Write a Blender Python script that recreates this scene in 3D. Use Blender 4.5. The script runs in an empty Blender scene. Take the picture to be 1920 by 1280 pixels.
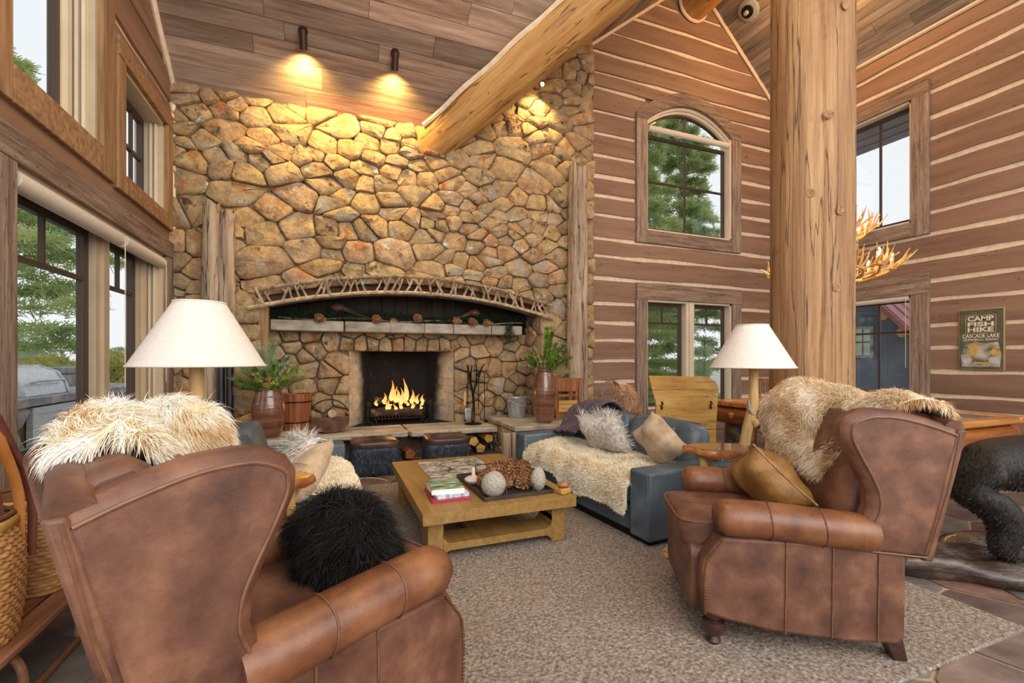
import bpy, math, random
import numpy as np
from math import sin, cos, pi, sqrt, radians as R
from mathutils import Vector, Matrix

# ------------------------------------------------------------------ camera, sky, light, exposure
sc = bpy.context.scene
col = sc.collection
cam = bpy.data.cameras.new('camera')
cam.sensor_width = 36.0
cam.lens = 859 / 1920 * 36
cam.shift_y = 32 / 1920
cam.clip_start = 0.05
cam.clip_end = 300
co = bpy.data.objects.new('camera', cam)
col.objects.link(co)
co.location = (0, 0, 1.4)
co.rotation_euler = (R(90), 0, -math.atan2(340, 859))
sc.camera = co

vs = sc.view_settings
vs.view_transform = 'Standard'
vs.look = 'None'
vs.gamma = 1
vs.use_curve_mapping = False
vs.exposure = 0.25

w = bpy.data.worlds.new('overcast_sky')
sc.world = w
w.use_nodes = True
nt = w.node_tree
bg = nt.nodes['Background']
tc = nt.nodes.new('ShaderNodeTexCoord')
sp = nt.nodes.new('ShaderNodeSeparateXYZ')
rp = nt.nodes.new('ShaderNodeValToRGB')
rp.color_ramp.elements[0].position = 0.0
rp.color_ramp.elements[0].color = (0.97, 0.975, 1.0, 1)
rp.color_ramp.elements[1].position = 0.7
rp.color_ramp.elements[1].color = (0.90, 0.94, 1.0, 1)
nt.links.new(tc.outputs['Generated'], sp.inputs[0])
nt.links.new(sp.outputs[2], rp.inputs[0])
nt.links.new(rp.outputs[0], bg.inputs[0])
bg.inputs[1].default_value = 0.88


def lamp(name, kind, loc, power, color, size=0.1, target=None, spot=None, blend=0.6):
    l = bpy.data.lights.new(name, kind)
    l.energy = power
    l.color = color
    if kind == 'AREA':
        l.shape = 'RECTANGLE'
        l.size, l.size_y = size
    elif kind in ('POINT', 'SPOT'):
        l.shadow_soft_size = size
    if kind == 'SPOT':
        l.spot_size = R(spot)
        l.spot_blend = blend
    o = bpy.data.objects.new(name, l)
    col.objects.link(o)
    o.location = loc
    if target is not None:
        o.rotation_euler = (Vector(target) - Vector(loc)).to_track_quat('-Z', 'Y').to_euler()
    return o


WARM = (1.0, 0.62, 0.25)
# added fill light behind the camera, standing in for daylight
lamp('rear_fill', 'AREA', (2.5, -3.2, 4.0), 420, (1.0, 0.93, 0.84), (8, 4.5), target=(2.5, 5, 1.2))
# lamps of the roof: they hang out of view, above the frame
lamp('ceiling_glow', 'POINT', (1.3, 2.0, 5.2), 120, (1.0, 0.74, 0.45), 0.5)
lamp('ridge_glow', 'POINT', (7.3, 5.2, 7.35), 95, (1.0, 0.52, 0.16), 0.2)
lamp('ridge_glow.001', 'POINT', (5.4, 3.2, 7.2), 80, (1.0, 0.6, 0.25), 0.2)

# ------------------------------------------------------------------ helpers
rnd = random.Random(7)
nrg = np.random.default_rng(5)


def hx(h):
    c = [int(h[i:i + 2], 16) / 255 for i in (0, 2, 4)]
    return tuple((x / 12.92 if x <= 0.04045 else ((x + 0.055) / 1.055) ** 2.4) for x in c) + (1,)


MATS = {}


def mat(name, stops, scale=(4, 4, 4), detail=6, rough=0.6, bump=0.0, bscale=None, metal=0.0, rand=0.0, hue=0.0,
        coat=0.0, spots=None, cracks=None, sheen=0.0, nrough=0.6, dist=0.0, spec=0.5, randramp=None, bdist=0.02, soot=None):
    """noise-driven material in object space; rand = brightness change from piece to piece"""
    if name in MATS:
        return MATS[name]
    m = bpy.data.materials.new(name)
    m.use_nodes = True
    n, l = m.node_tree.nodes, m.node_tree.links
    b = n['Principled BSDF']
    tc = n.new('ShaderNodeTexCoord')
    oi = n.new('ShaderNodeObjectInfo')
    ml = n.new('ShaderNodeMath'); ml.operation = 'MULTIPLY'; ml.inputs[1].default_value = 41.7
    l.new(oi.outputs['Random'], ml.inputs[0])
    ad = n.new('ShaderNodeVectorMath'); ad.operation = 'ADD'
    l.new(tc.outputs['Object'], ad.inputs[0]); l.new(ml.outputs[0], ad.inputs[1])
    mp = n.new('ShaderNodeMapping'); mp.inputs['Scale'].default_value = scale
    l.new(ad.outputs[0], mp.inputs[0])
    nz = n.new('ShaderNodeTexNoise'); nz.inputs['Scale'].default_value = 1; nz.inputs['Detail'].default_value = detail
    nz.inputs['Roughness'].default_value = nrough; nz.inputs['Distortion'].default_value = dist
    l.new(mp.outputs[0], nz.inputs['Vector'])
    cr = n.new('ShaderNodeValToRGB')
    el = cr.color_ramp.elements
    while len(el) < len(stops):
        el.new(0.5)
    for e, (p, c) in zip(el, stops):
        e.position = p
        e.color = hx(c)
    l.new(nz.outputs['Fac'], cr.inputs[0])
    out = cr.outputs[0]

    def mix(a, bcol, fac, mode='MIX'):
        mx = n.new('ShaderNodeMix'); mx.data_type = 'RGBA'; mx.blend_type = mode
        if isinstance(fac, float):
            mx.inputs[0].default_value = fac
        else:
            l.new(fac, mx.inputs[0])
        l.new(a, mx.inputs[6])
        if isinstance(bcol, tuple):
            mx.inputs[7].default_value = bcol
        else:
            l.new(bcol, mx.inputs[7])
        return mx.outputs[2]

    if randramp:
        r2 = n.new('ShaderNodeValToRGB')
        r2.color_ramp.interpolation = 'LINEAR'
        e2 = r2.color_ramp.elements
        while len(e2) < len(randramp):
            e2.new(0.5)
        for i, (e, c) in enumerate(zip(e2, randramp)):
            e.position = i / (len(randramp) - 1)
            e.color = hx(c)
        l.new(oi.outputs['Random'], r2.inputs[0])
        out = mix(out, r2.outputs[0], 0.72, 'MULTIPLY')
    for s in (spots or []):          # (colour, scale, threshold, softness)
        c, ssc, th, so = s
        z = n.new('ShaderNodeTexNoise'); z.inputs['Scale'].default_value = ssc; z.inputs['Detail'].default_value = 5
        z.inputs['Roughness'].default_value = 0.65
        l.new(ad.outputs[0], z.inputs['Vector'])
        mr = n.new('ShaderNodeMapRange'); mr.inputs[1].default_value = th; mr.inputs[2].default_value = th + so
        l.new(z.outputs['Fac'], mr.inputs[0])
        out = mix(out, hx(c), mr.outputs[0])
    bfac = nz.outputs['Fac']
    if cracks:                        # (colour, scale vector, threshold)
        c, csc, th = cracks
        m2 = n.new('ShaderNodeMapping'); m2.inputs['Scale'].default_value = csc
        l.new(ad.outputs[0], m2.inputs[0])
        z = n.new('ShaderNodeTexNoise'); z.inputs['Scale'].default_value = 1; z.inputs['Detail'].default_value = 3
        l.new(m2.outputs[0], z.inputs['Vector'])
        sb = n.new('ShaderNodeMath'); sb.operation = 'SUBTRACT'; sb.inputs[1].default_value = 0.5
        l.new(z.outputs['Fac'], sb.inputs[0])
        ab = n.new('ShaderNodeMath'); ab.operation = 'ABSOLUTE'; l.new(sb.outputs[0], ab.inputs[0])
        mr = n.new('ShaderNodeMapRange'); mr.inputs[1].default_value = 0.0; mr.inputs[2].default_value = th
        mr.inputs[3].default_value = 1; mr.inputs[4].default_value = 0
        l.new(ab.outputs[0], mr.inputs[0])
        out = mix(out, hx(c), mr.outputs[0])
    if rand or hue:
        hs = n.new('ShaderNodeHueSaturation')
        mr = n.new('ShaderNodeMapRange'); mr.inputs[3].default_value = 1 - rand; mr.inputs[4].default_value = 1 + rand
        l.new(oi.outputs['Random'], mr.inputs[0])
        l.new(mr.outputs[0], hs.inputs['Value'])
        if hue:
            m3 = n.new('ShaderNodeMath'); m3.operation = 'MULTIPLY'; m3.inputs[1].default_value = 13.7
            l.new(oi.outputs['Random'], m3.inputs[0])
            fr = n.new('ShaderNodeMath'); fr.operation = 'FRACT'; l.new(m3.outputs[0], fr.inputs[0])
            m4 = n.new('ShaderNodeMapRange'); m4.inputs[3].default_value = 0.5 - hue; m4.inputs[4].default_value = 0.5 + hue
            l.new(fr.outputs[0], m4.inputs[0]); l.new(m4.outputs[0], hs.inputs['Hue'])
        l.new(out, hs.inputs['Color'])
        out = hs.outputs[0]
    if soot:                          # stain by place in the firebox: (colour, y from, y to)
        c, ya, yb = soot
        ge = n.new('ShaderNodeNewGeometry'); sxyz = n.new('ShaderNodeSeparateXYZ'); l.new(ge.outputs['Position'], sxyz.inputs[0])
        zz = n.new('ShaderNodeTexNoise'); zz.inputs['Scale'].default_value = 5; zz.inputs['Detail'].default_value = 5
        l.new(ge.outputs['Position'], zz.inputs['Vector'])
        m5 = n.new('ShaderNodeMath'); m5.operation = 'MULTIPLY_ADD'; m5.inputs[1].default_value = 0.22
        l.new(zz.outputs['Fac'], m5.inputs[0]); l.new(sxyz.outputs[1], m5.inputs[2])
        m6 = n.new('ShaderNodeMath'); m6.operation = 'MULTIPLY_ADD'; m6.inputs[1].default_value = 0.10
        l.new(sxyz.outputs[2], m6.inputs[0]); l.new(m5.outputs[0], m6.inputs[2])
        mr = n.new('ShaderNodeMapRange'); mr.interpolation_type = 'SMOOTHSTEP'; mr.inputs[1].default_value = ya + 0.21; mr.inputs[2].default_value = yb + 0.21
        l.new(m6.outputs[0], mr.inputs[0])
        out = mix(out, hx(c), mr.outputs[0])
    l.new(out, b.inputs['Base Color'])
    b.inputs['Roughness'].default_value = rough
    b.inputs['Metallic'].default_value = metal
    b.inputs['Coat Weight'].default_value = coat
    b.inputs['Specular IOR Level'].default_value = spec
    if sheen:
        b.inputs['Sheen Weight'].default_value = sheen
    if bump:
        bp = n.new('ShaderNodeBump'); bp.inputs['Strength'].default_value = bump; bp.inputs['Distance'].default_value = bdist
        if bscale:
            m2 = n.new('ShaderNodeMapping'); m2.inputs['Scale'].default_value = bscale
            l.new(ad.outputs[0], m2.inputs[0])
            z = n.new('ShaderNodeTexNoise'); z.inputs['Scale'].default_value = 1; z.inputs['Detail'].default_value = 6
            z.inputs['Roughness'].default_value = 0.65
            l.new(m2.outputs[0], z.inputs['Vector'])
            bfac = z.outputs['Fac']
        l.new(bfac, bp.inputs['Height'])
        l.new(bp.outputs[0], b.inputs['Normal'])
    MATS[name] = m
    return m


def flat(name, c, rough=0.5, metal=0.0, emit=None, strength=1.0, coat=0.0):
    if name in MATS:
        return MATS[name]
    m = bpy.data.materials.new(name)
    m.use_nodes = True
    b = m.node_tree.nodes['Principled BSDF']
    b.inputs['Base Color'].default_value = hx(c)
    b.inputs['Roughness'].default_value = rough
    b.inputs['Metallic'].default_value = metal
    b.inputs['Coat Weight'].default_value = coat
    if emit:
        b.inputs['Emission Color'].default_value = hx(emit)
        b.inputs['Emission Strength'].default_value = strength
    MATS[name] = m
    return m


def glass(name):
    m = bpy.data.materials.new(name)
    m.use_nodes = True
    n, l = m.node_tree.nodes, m.node_tree.links
    n.remove(n['Principled BSDF'])
    t = n.new('ShaderNodeBsdfTransparent'); t.inputs[0].default_value = (0.97, 0.985, 0.98, 1)
    g = n.new('ShaderNodeBsdfGlossy'); g.inputs['Roughness'].default_value = 0.02
    x = n.new('ShaderNodeMixShader'); x.inputs[0].default_value = 0.03
    l.new(t.outputs[0], x.inputs[1]); l.new(g.outputs[0], x.inputs[2])
    l.new(x.outputs[0], n['Material Output'].inputs[0])
    MATS[name] = m
    return m


def tag(o, label=None, cat=None, group=None, kind=None):
    for k, v in (('label', label), ('category', cat), ('group', group), ('kind', kind)):
        if v:
            o[k] = v
    return o


def empty(name, loc=(0, 0, 0), rz=0.0, label=None, cat=None, group=None, kind=None, rot=None):
    o = bpy.data.objects.new(name, None)
    col.objects.link(o)
    o.location = loc
    o.rotation_euler = rot if rot is not None else (0, 0, rz)
    o.empty_display_size = 0.1
    return tag(o, label, cat, group, kind)


def obj(name, vf, m, parent=None, smooth=True, loc=None, rot=None, bevel=0.0, kind=None, label=None, cat=None, group=None, ang=40):
    v, f = vf
    me = bpy.data.meshes.new(name)
    me.from_pydata([tuple(p) for p in v], [], [tuple(q) for q in f])
    me.materials.append(m)
    if smooth:
        me.polygons.foreach_set('use_smooth', [True] * len(me.polygons))
        if ang:
            me.set_sharp_from_angle(angle=R(ang))
    me.update()
    o = bpy.data.objects.new(name, me)
    col.objects.link(o)
    if parent:
        o.parent = parent
    if loc is not None:
        o.location = loc
    if rot is not None:
        o.rotation_euler = rot
    if bevel:
        b = o.modifiers.new('edge', 'BEVEL')
        b.width = bevel
        b.segments = 2
        b.limit_method = 'ANGLE'
        b.angle_limit = R(40)
    return tag(o, label, cat, group, kind)


def again(o, parent=None, loc=None, rot=None, scale=None):
    """copy of one object with shared mesh"""
    c = o.copy()
    col.objects.link(c)
    if parent is not None:
        c.parent = parent
    if loc is not None:
        c.location = loc
    if rot is not None:
        c.rotation_euler = rot
    if scale is not None:
        c.scale = scale
    return c


def copy_tree(o, parent=None):
    c = o.copy()
    col.objects.link(c)
    if parent is not None:
        c.parent = parent
    for ch in list(o.children):
        copy_tree(ch, c)
    return c


def fast(name, V, faces4, faces3, m, parent, kind=None, loc=None):
    """large mesh out of numpy arrays"""
    me = bpy.data.meshes.new(name)
    n4, n3 = len(faces4), len(faces3)
    me.vertices.add(len(V))
    me.vertices.foreach_set('co', np.asarray(V, dtype=np.float32).ravel())
    lp = np.concatenate([np.asarray(faces4, dtype=np.int32).ravel(), np.asarray(faces3, dtype=np.int32).ravel()])
    me.loops.add(len(lp))
    me.loops.foreach_set('vertex_index', lp)
    st = np.concatenate([np.arange(n4) * 4, n4 * 4 + np.arange(n3) * 3]).astype(np.int32)
    me.polygons.add(n4 + n3)
    me.polygons.foreach_set('loop_start', st)
    me.polygons.foreach_set('use_smooth', [True] * (n4 + n3))
    me.materials.append(m)
    me.update(calc_edges=True)
    me.validate()
    o = bpy.data.objects.new(name, me)
    col.objects.link(o)
    if parent:
        o.parent = parent
    if loc is not None:
        o.location = loc
    return tag(o, kind=kind)


# ---- shapes: every one returns (verts, faces)
def join(*parts):
    V, F = [], []
    for v, f in parts:
        k = len(V)
        V += [tuple(p) for p in v]
        F += [tuple(i + k for i in q) for q in f]
    return V, F


def xf(vf, loc=(0, 0, 0), rot=(0, 0, 0), scale=(1, 1, 1)):
    from mathutils import Euler
    M = Matrix.Translation(loc) @ Euler(rot).to_matrix().to_4x4() @ Matrix.Diagonal((*scale, 1))
    return [tuple(M @ Vector(p)) for p in vf[0]], vf[1]


def box(x0, x1, y0, y1, z0, z1):
    return ([(x0, y0, z0), (x1, y0, z0), (x1, y1, z0), (x0, y1, z0), (x0, y0, z1), (x1, y0, z1), (x1, y1, z1), (x0, y1, z1)],
            [(0, 3, 2, 1), (4, 5, 6, 7), (0, 1, 5, 4), (1, 2, 6, 5), (2, 3, 7, 6), (3, 0, 4, 7)])


def prism(poly, to3, d0, d1):
    """2-D polygon extruded: to3(a, b, d) gives the point"""
    n = len(poly)
    v = [to3(a, b, d0) for a, b in poly] + [to3(a, b, d1) for a, b in poly]
    f = [tuple(range(n))[::-1], tuple(range(n, 2 * n))]
    f += [(i, (i + 1) % n, n + (i + 1) % n, n + i) for i in range(n)]
    # orient outward
    vol = 0
    for q in f:
        a = Vector(v[q[0]])
        for i in range(1, len(q) - 1):
            vol += a.dot(Vector(v[q[i]]).cross(Vector(v[q[i + 1]])))
    if vol < 0:
        f = [q[::-1] for q in f]
    return v, f


def grid(fn, nu, nv, closeu=False):
    v = [fn(i / (nu if closeu else nu - 1), j / (nv - 1)) for j in range(nv) for i in range(nu)]
    f = []
    for j in range(nv - 1):
        for i in range(nu if closeu else nu - 1):
            a, b = j * nu + i, j * nu + (i + 1) % nu
            f.append((a, b, b + nu, a + nu))
    return v, f


def tube(pts, rad, n=10, cap=True, noise=0.0, seed=0, ell=None):
    """swept tube; rad = number or list per point"""
    P = [Vector(p) for p in pts]
    k = len(P)
    r = [rad] * k if isinstance(rad, (int, float)) else rad
    rg = random.Random(seed)
    V, F = [], []
    T = [(P[min(i + 1, k - 1)] - P[max(i - 1, 0)]).normalized() for i in range(k)]
    up = Vector((0, 0, 1)) if abs(T[0].z) < 0.9 else Vector((1, 0, 0))
    N = (up - T[0] * up.dot(T[0])).normalized()
    for i in range(k):
        N = (N - T[i] * N.dot(T[i])).normalized()
        B = T[i].cross(N)
        for j in range(n):
            a = 2 * pi * j / n
            q = r[i] * (1 + noise * rg.uniform(-1, 1))
            e = ell or (1, 1)
            V.append(tuple(P[i] + N * (cos(a) * q * e[0]) + B * (sin(a) * q * e[1])))
    for i in range(k - 1):
        for j in range(n):
            a, b = i * n + j, i * n + (j + 1) % n
            F.append((a, b, b + n, a + n))
    if cap:
        F.append(tuple(range(n))[::-1])
        F.append(tuple((k - 1) * n + j for j in range(n)))
    return V, F


def lathe(prof, n=24, cap=True, bump=None):
    V, F = [], []
    for i, (r, z) in enumerate(prof):
        for j in range(n):
            a = 2 * pi * j / n
            q = r + (bump(i, j) if bump else 0)
            V.append((q * cos(a), q * sin(a), z))
    for i in range(len(prof) - 1):
        for j in range(n):
            a, b = i * n + j, i * n + (j + 1) % n
            F.append((a, b, b + n, a + n))
    if cap:
        F.append(tuple(range(n))[::-1])
        F.append(tuple((len(prof) - 1) * n + j for j in range(n)))
    return V, F


def sbox(sx, sy, sz, p=6.0, n=8, c=(0, 0, 0), wob=0.0, seed=0):
    """soft rounded box (superellipsoid), full sizes"""
    V, F, ix = [], [], {}
    rg = random.Random(seed)
    ph = [rg.uniform(0, 6.28) for _ in range(6)]

    def vert(q):
        k = tuple(round(t, 5) for t in q)
        if k not in ix:
            s = sum(abs(t) ** p for t in q) ** (1 / p)
            x, y, z = (t / s for t in q)
            if wob:
                d = 1 + wob * (sin(3.1 * x + ph[0]) * sin(2.7 * y + ph[1]) + 0.6 * sin(5 * z + 4 * x + ph[2]) * sin(4.6 * y + ph[3]))
                x, y, z = x * d, y * d, z * d
            ix[k] = len(V)
            V.append((c[0] + x * sx / 2, c[1] + y * sy / 2, c[2] + z * sz / 2))
        return ix[k]
    # denser toward the edges
    t = [math.copysign(abs(u) ** 0.75, u) for u in (-1 + 2 * i / n for i in range(n + 1))]
    for ax in range(3):
        for s in (-1, 1):
            for i in range(n):
                for j in range(n):
                    def P(a, b):
                        q = [0, 0, 0]
                        q[ax] = s; q[(ax + 1) % 3] = t[a]; q[(ax + 2) % 3] = t[b]
                        return vert(q)
                    q = (P(i, j), P(i + 1, j), P(i + 1, j + 1), P(i, j + 1))
                    F.append(q if s > 0 else q[::-1])
    return V, F


def pillow(sx, sy, h, n=16, pinch=0.12, wob=0.01, seed=0):
    """scatter pillow lying in xy, with pulled-in sides"""
    rg = random.Random(seed)
    ph = [rg.uniform(0, 6.28) for _ in range(4)]

    def P(u, v, s):
        x, y = 2 * u - 1, 2 * v - 1
        e = (1 - abs(x) ** 2.4) * (1 - abs(y) ** 2.4)
        z = s * h / 2 * max(0, e) ** 0.55
        xx = x * (1 - pinch * (1 - y * y) * 1.0 * abs(x) ** 2)
        yy = y * (1 - pinch * (1 - x * x) * 1.0 * abs(y) ** 2)
        wv = wob * (sin(4 * x + ph[0]) + sin(5 * y + ph[1]) + sin(9 * x * y + ph[2]))
        return (xx * sx / 2, yy * sy / 2, z + wv * (1 if e > 0 else 0.5))
    a = grid(lambda u, v: P(u, v, 1), n, n)
    b = grid(lambda u, v: P(u, v, -1), n, n)
    return join(a, (b[0], [q[::-1] for q in b[1]]))


def blob(rx, ry, rz, n=14, seed=0, amp=0.08, c=(0, 0, 0), freq=2.0):
    rg = random.Random(seed)
    ph = [rg.uniform(0, 6.28) for _ in range(9)]
    V, F = [], []
    for i in range(n + 1):
        t = pi * i / n
        for j in range(2 * n):
            a = pi * j / n
            x, y, z = sin(t) * cos(a), sin(t) * sin(a), cos(t)
            d = 1 + amp * (sin(freq * x * 2 + ph[0] + y) + sin(freq * 2.3 * y + ph[1] + z) + sin(freq * 2.1 * z + ph[2] + x) +
                           0.5 * sin(freq * 5 * x + ph[3]) * sin(freq * 4.7 * y + ph[4]))
            V.append((c[0] + rx * x * d, c[1] + ry * y * d, c[2] + rz * z * d))
    m = 2 * n
    for i in range(n):
        for j in range(m):
            a, b = i * m + j, i * m + (j + 1) % m
            F.append((a, a + m, b + m, b))
    return V, F


def clip(poly, nx, ny, c):
    """keep nx*x+ny*y <= c"""
    out = []
    k = len(poly)
    for i in range(k):
        p, q = poly[i], poly[(i + 1) % k]
        dp, dq = nx * p[0] + ny * p[1] - c, nx * q[0] + ny * q[1] - c
        if dp <= 0:
            out.append(p)
        if (dp < 0 < dq) or (dq < 0 < dp):
            t = dp / (dp - dq)
            out.append((p[0] + (q[0] - p[0]) * t, p[1] + (q[1] - p[1]) * t))
    return out


def area(p):
    return 0.5 * abs(sum(p[i][0] * p[(i + 1) % len(p)][1] - p[(i + 1) % len(p)][0] * p[i][1] for i in range(len(p))))


def voronoi(seeds, bounds, gap, an=1.0):
    """cells of the seeds inside a convex polygon, each shrunk by gap; second axis weighted by an"""
    S = [(a, b * an) for a, b in seeds]
    B = [(a, b * an) for a, b in bounds]
    out = []
    A = np.array(S)
    for i, s in enumerate(S):
        d = ((A - A[i]) ** 2).sum(1)
        near = np.argsort(d)[1:34]
        p = B
        for j in near:
            q = S[j]
            nx, ny = q[0] - s[0], q[1] - s[1]
            L = sqrt(nx * nx + ny * ny)
            if L < 1e-6:
                continue
            nx /= L
            ny /= L
            p = clip(p, nx, ny, nx * (s[0] + q[0]) / 2 + ny * (s[1] + q[1]) / 2 - gap)
            if len(p) < 3:
                break
        out.append([(a, b / an) for a, b in p] if len(p) >= 3 else None)
    return out


def chaikin(p, it=1, k=0.22):
    for _ in range(it):
        o = []
        for i in range(len(p)):
            a, b = p[i], p[(i + 1) % len(p)]
            o.append((a[0] + (b[0] - a[0]) * k, a[1] + (b[1] - a[1]) * k))
            o.append((a[0] + (b[0] - a[0]) * (1 - k), a[1] + (b[1] - a[1]) * (1 - k)))
        p = o
    return p


def dedupe(p, eps=0.012):
    o = []
    for q in p:
        if not o or (q[0] - o[-1][0]) ** 2 + (q[1] - o[-1][1]) ** 2 > eps * eps:
            o.append(q)
    if len(o) > 1 and (o[0][0] - o[-1][0]) ** 2 + (o[0][1] - o[-1][1]) ** 2 < eps * eps:
        o.pop()
    return o


def stone(poly, depth, rg, to3, dome=True, rough=0.017):
    """one stone: returns (verts, faces) round its centre and that centre"""
    p = dedupe(poly)
    if len(p) < 3 or area(p) < 0.0012:
        return None
    p = dedupe(chaikin(p, 1, 0.13 if dome else 0.03), 0.008)
    n = len(p)
    cx, cy = sum(a for a, _ in p) / n, sum(b for _, b in p) / n
    C = to3(cx, cy, 0)
    tx, ty = rg.uniform(-1, 1) * depth * 0.55, rg.uniform(-1, 1) * depth * 0.55
    sz = sqrt(area(p))
    rings = ([(1.0, 0.0), (1.0, 0.55), (0.9, 0.88), (0.5, 1.0)] if dome else [(1.0, 0.0), (1.0, 0.8), (0.97, 1.0)])
    V, F = [], []
    for k, (s, d) in enumerate(rings):
        for (a, b) in p:
            jj = rough if (dome and k >= 1) else (rough * 0.2 if k == 2 else 0)
            x, y = (a - cx) * s, (b - cy) * s
            h = depth * d + (x * tx + y * ty) / max(sz, 0.05) * (1 if k else 0) * (1 if dome else 0.1) + rg.uniform(-jj, jj)
            q = to3(cx + x + rg.uniform(-jj, jj) * 0.5, cy + y + rg.uniform(-jj, jj) * 0.5, max(h, 0.0))
            V.append((q[0] - C[0], q[1] - C[1], q[2] - C[2]))
    q = to3(cx, cy, depth * (1.0 if not dome else 1.03))
    V.append((q[0] - C[0], q[1] - C[1], q[2] - C[2]))
    R_ = len(rings)
    for k in range(R_ - 1):
        for i in range(n):
            a, b = k * n + i, k * n + (i + 1) % n
            F.append((a, b, b + n, a + n))
    for i in range(n):
        F.append(((R_ - 1) * n + i, (R_ - 1) * n + (i + 1) % n, R_ * n))
    # outward check
    c0 = Vector(to3(0, 0, 1)) - Vector(to3(0, 0, 0))
    f = F[-1]
    nn = (Vector(V[f[1]]) - Vector(V[f[0]])).cross(Vector(V[f[2]]) - Vector(V[f[0]]))
    if nn.dot(c0) < 0:
        F = [q[::-1] for q in F]
    return (V, F), C


def tri_sample(vf, n):
    V = np.array(vf[0], dtype=float)
    T = []
    for q in vf[1]:
        for i in range(1, len(q) - 1):
            T.append((q[0], q[i], q[i + 1]))
    T = np.array(T)
    a, b, c = V[T[:, 0]], V[T[:, 1]], V[T[:, 2]]
    N = np.cross(b - a, c - a)
    ar = np.linalg.norm(N, axis=1)
    k = nrg.choice(len(T), n, p=ar / ar.sum())
    r1, r2 = np.sqrt(nrg.random(n))[:, None], nrg.random(n)[:, None]
    P = a[k] * (1 - r1) + b[k] * (r1 * (1 - r2)) + c[k] * (r1 * r2)
    return P, N[k] / np.maximum(ar[k], 1e-9)[:, None]


def unit(a):
    return a / np.maximum(np.linalg.norm(a, axis=1), 1e-9)[:, None]


def fur(parent, vf, n, L, m, w=0.0022, comb=(0, 0, -0.5), lift=1.0, jit=0.35, tuft=0.0, freq=14.0, name='fur', keep=None, droop=0.5):
    """strands of hair as thin two-step ribbons on a surface"""
    P, N = tri_sample(vf, n)
    if keep is not None:
        k = keep(P, N)
        P, N = P[k], N[k]
        n = len(P)
    cm = np.array(comb, dtype=float)
    D = N * lift + cm + jit * nrg.normal(size=(n, 3))
    if tuft:
        Q = P * freq
        W = np.stack([np.sin(Q[:, 1] + 1.7 * np.sin(Q[:, 2])), np.sin(1.3 * Q[:, 2] + 2 + 1.5 * np.sin(Q[:, 0])), np.sin(0.9 * Q[:, 0] + 4 + np.sin(1.4 * Q[:, 1]))], 1)
        D = D + tuft * W
    D = unit(D)
    ln = (L * (0.55 + 0.75 * nrg.random(n)))[:, None]
    mid = P + D * ln * 0.5
    D2 = unit(D + np.array([0, 0, -droop]) + cm * 0.4 + 0.25 * nrg.normal(size=(n, 3)))
    tip = mid + D2 * ln * 0.55
    cv = 0.5 * (mid + tip) + 0.05 * ln * (D - D2)
    S = unit(np.cross(D, nrg.normal(size=(n, 3)))) * w * (0.7 + 0.6 * nrg.random(n))[:, None]
    V = np.empty((n, 7, 3))
    V[:, 0], V[:, 1] = P - S, P + S
    V[:, 2], V[:, 3] = mid + S * 0.9, mid - S * 0.9
    V[:, 4], V[:, 5] = cv + S * 0.6, cv - S * 0.6
    V[:, 6] = tip
    b = np.arange(n)[:, None] * 7
    q4 = np.concatenate([b + np.array([0, 1, 2, 3]), b + np.array([3, 2, 4, 5])])
    return fast(name, V.reshape(-1, 3), q4, b + np.array([5, 4, 6]), m, parent, kind='stuff')


def rim(vf, nu, nv, drop=0.02, out=0.012):
    """narrow band hanging from the border of a grid, so that hair grows over its edge"""
    v = [Vector(p) for p in vf[0]]
    c = sum(v, Vector()) / len(v)
    loop = [i for i in range(nu)] + [j * nu + nu - 1 for j in range(1, nv)] + [(nv - 1) * nu + i for i in range(nu - 2, -1, -1)] + [j * nu for j in range(nv - 2, 0, -1)]
    V, F = [], []
    for i in loop:
        d = (v[i] - c)
        d.z = 0
        d = d.normalized() if d.length > 1e-6 else Vector((0, 1, 0))
        V += [tuple(v[i]), tuple(v[i] + d * out + Vector((0, 0, -drop)))]
    n = len(loop)
    for k in range(n):
        a, b = 2 * k, 2 * ((k + 1) % n)
        F.append((a, b, b + 1, a + 1))
    # outward
    q = F[0]
    nn = (Vector(V[q[1]]) - Vector(V[q[0]])).cross(Vector(V[q[2]]) - Vector(V[q[0]]))
    if nn.dot(Vector(V[q[2]]) - c) < 0:
        F = [x[::-1] for x in F]
    return V, F


def onplane(u, v, k):
    return None


# ------------------------------------------------------------------ materials
RW = ['8f7a68', '6b5443', 'a48b76', '5a4436', '93857a', '7d5f4a', 'a67a63', '8b8078', '75604f']
WEATH = dict(detail=9, rough=0.8, nrough=0.68)
M_plankx = mat('reclaimed_plank_x', [(0.28, '7a6555'), (0.5, 'b8a292'), (0.72, 'e2d0c0')], (0.9, 13, 13), bump=0.5, rand=0.25,
               randramp=['b8a89c', '7c6654', 'd8c4b2', '5f4a3a', 'c8bfb8', 'a08068', 'd29c84', 'b4aca6', '8c7460', 'd4c2b0'], **WEATH)
M_planky = mat('reclaimed_plank_y', [(0.28, '6d6058'), (0.5, 'aaa09a'), (0.72, 'd2cac4')], (11, 0.9, 11), bump=0.35, rand=0.18,
               randramp=['a8a09c', '7c7068', 'c4bbb4', '8b8079', 'b5aaa2', '96877c'], **WEATH)
M_trimx = mat('weathered_board_x', [(0.25, '4a3a30'), (0.5, '8d7564'), (0.75, 'b7a292')], (1.5, 22, 22), bump=0.5, rand=0.1,
              cracks=('2e221b', (1.2, 30, 30), 0.012), **WEATH)
M_trimy = mat('weathered_board_y', [(0.25, '4a3a30'), (0.5, '86705f'), (0.75, 'b0998a')], (22, 1.5, 22), bump=0.5, rand=0.1,
              cracks=('2e221b', (30, 1.2, 30), 0.012), **WEATH)
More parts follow.
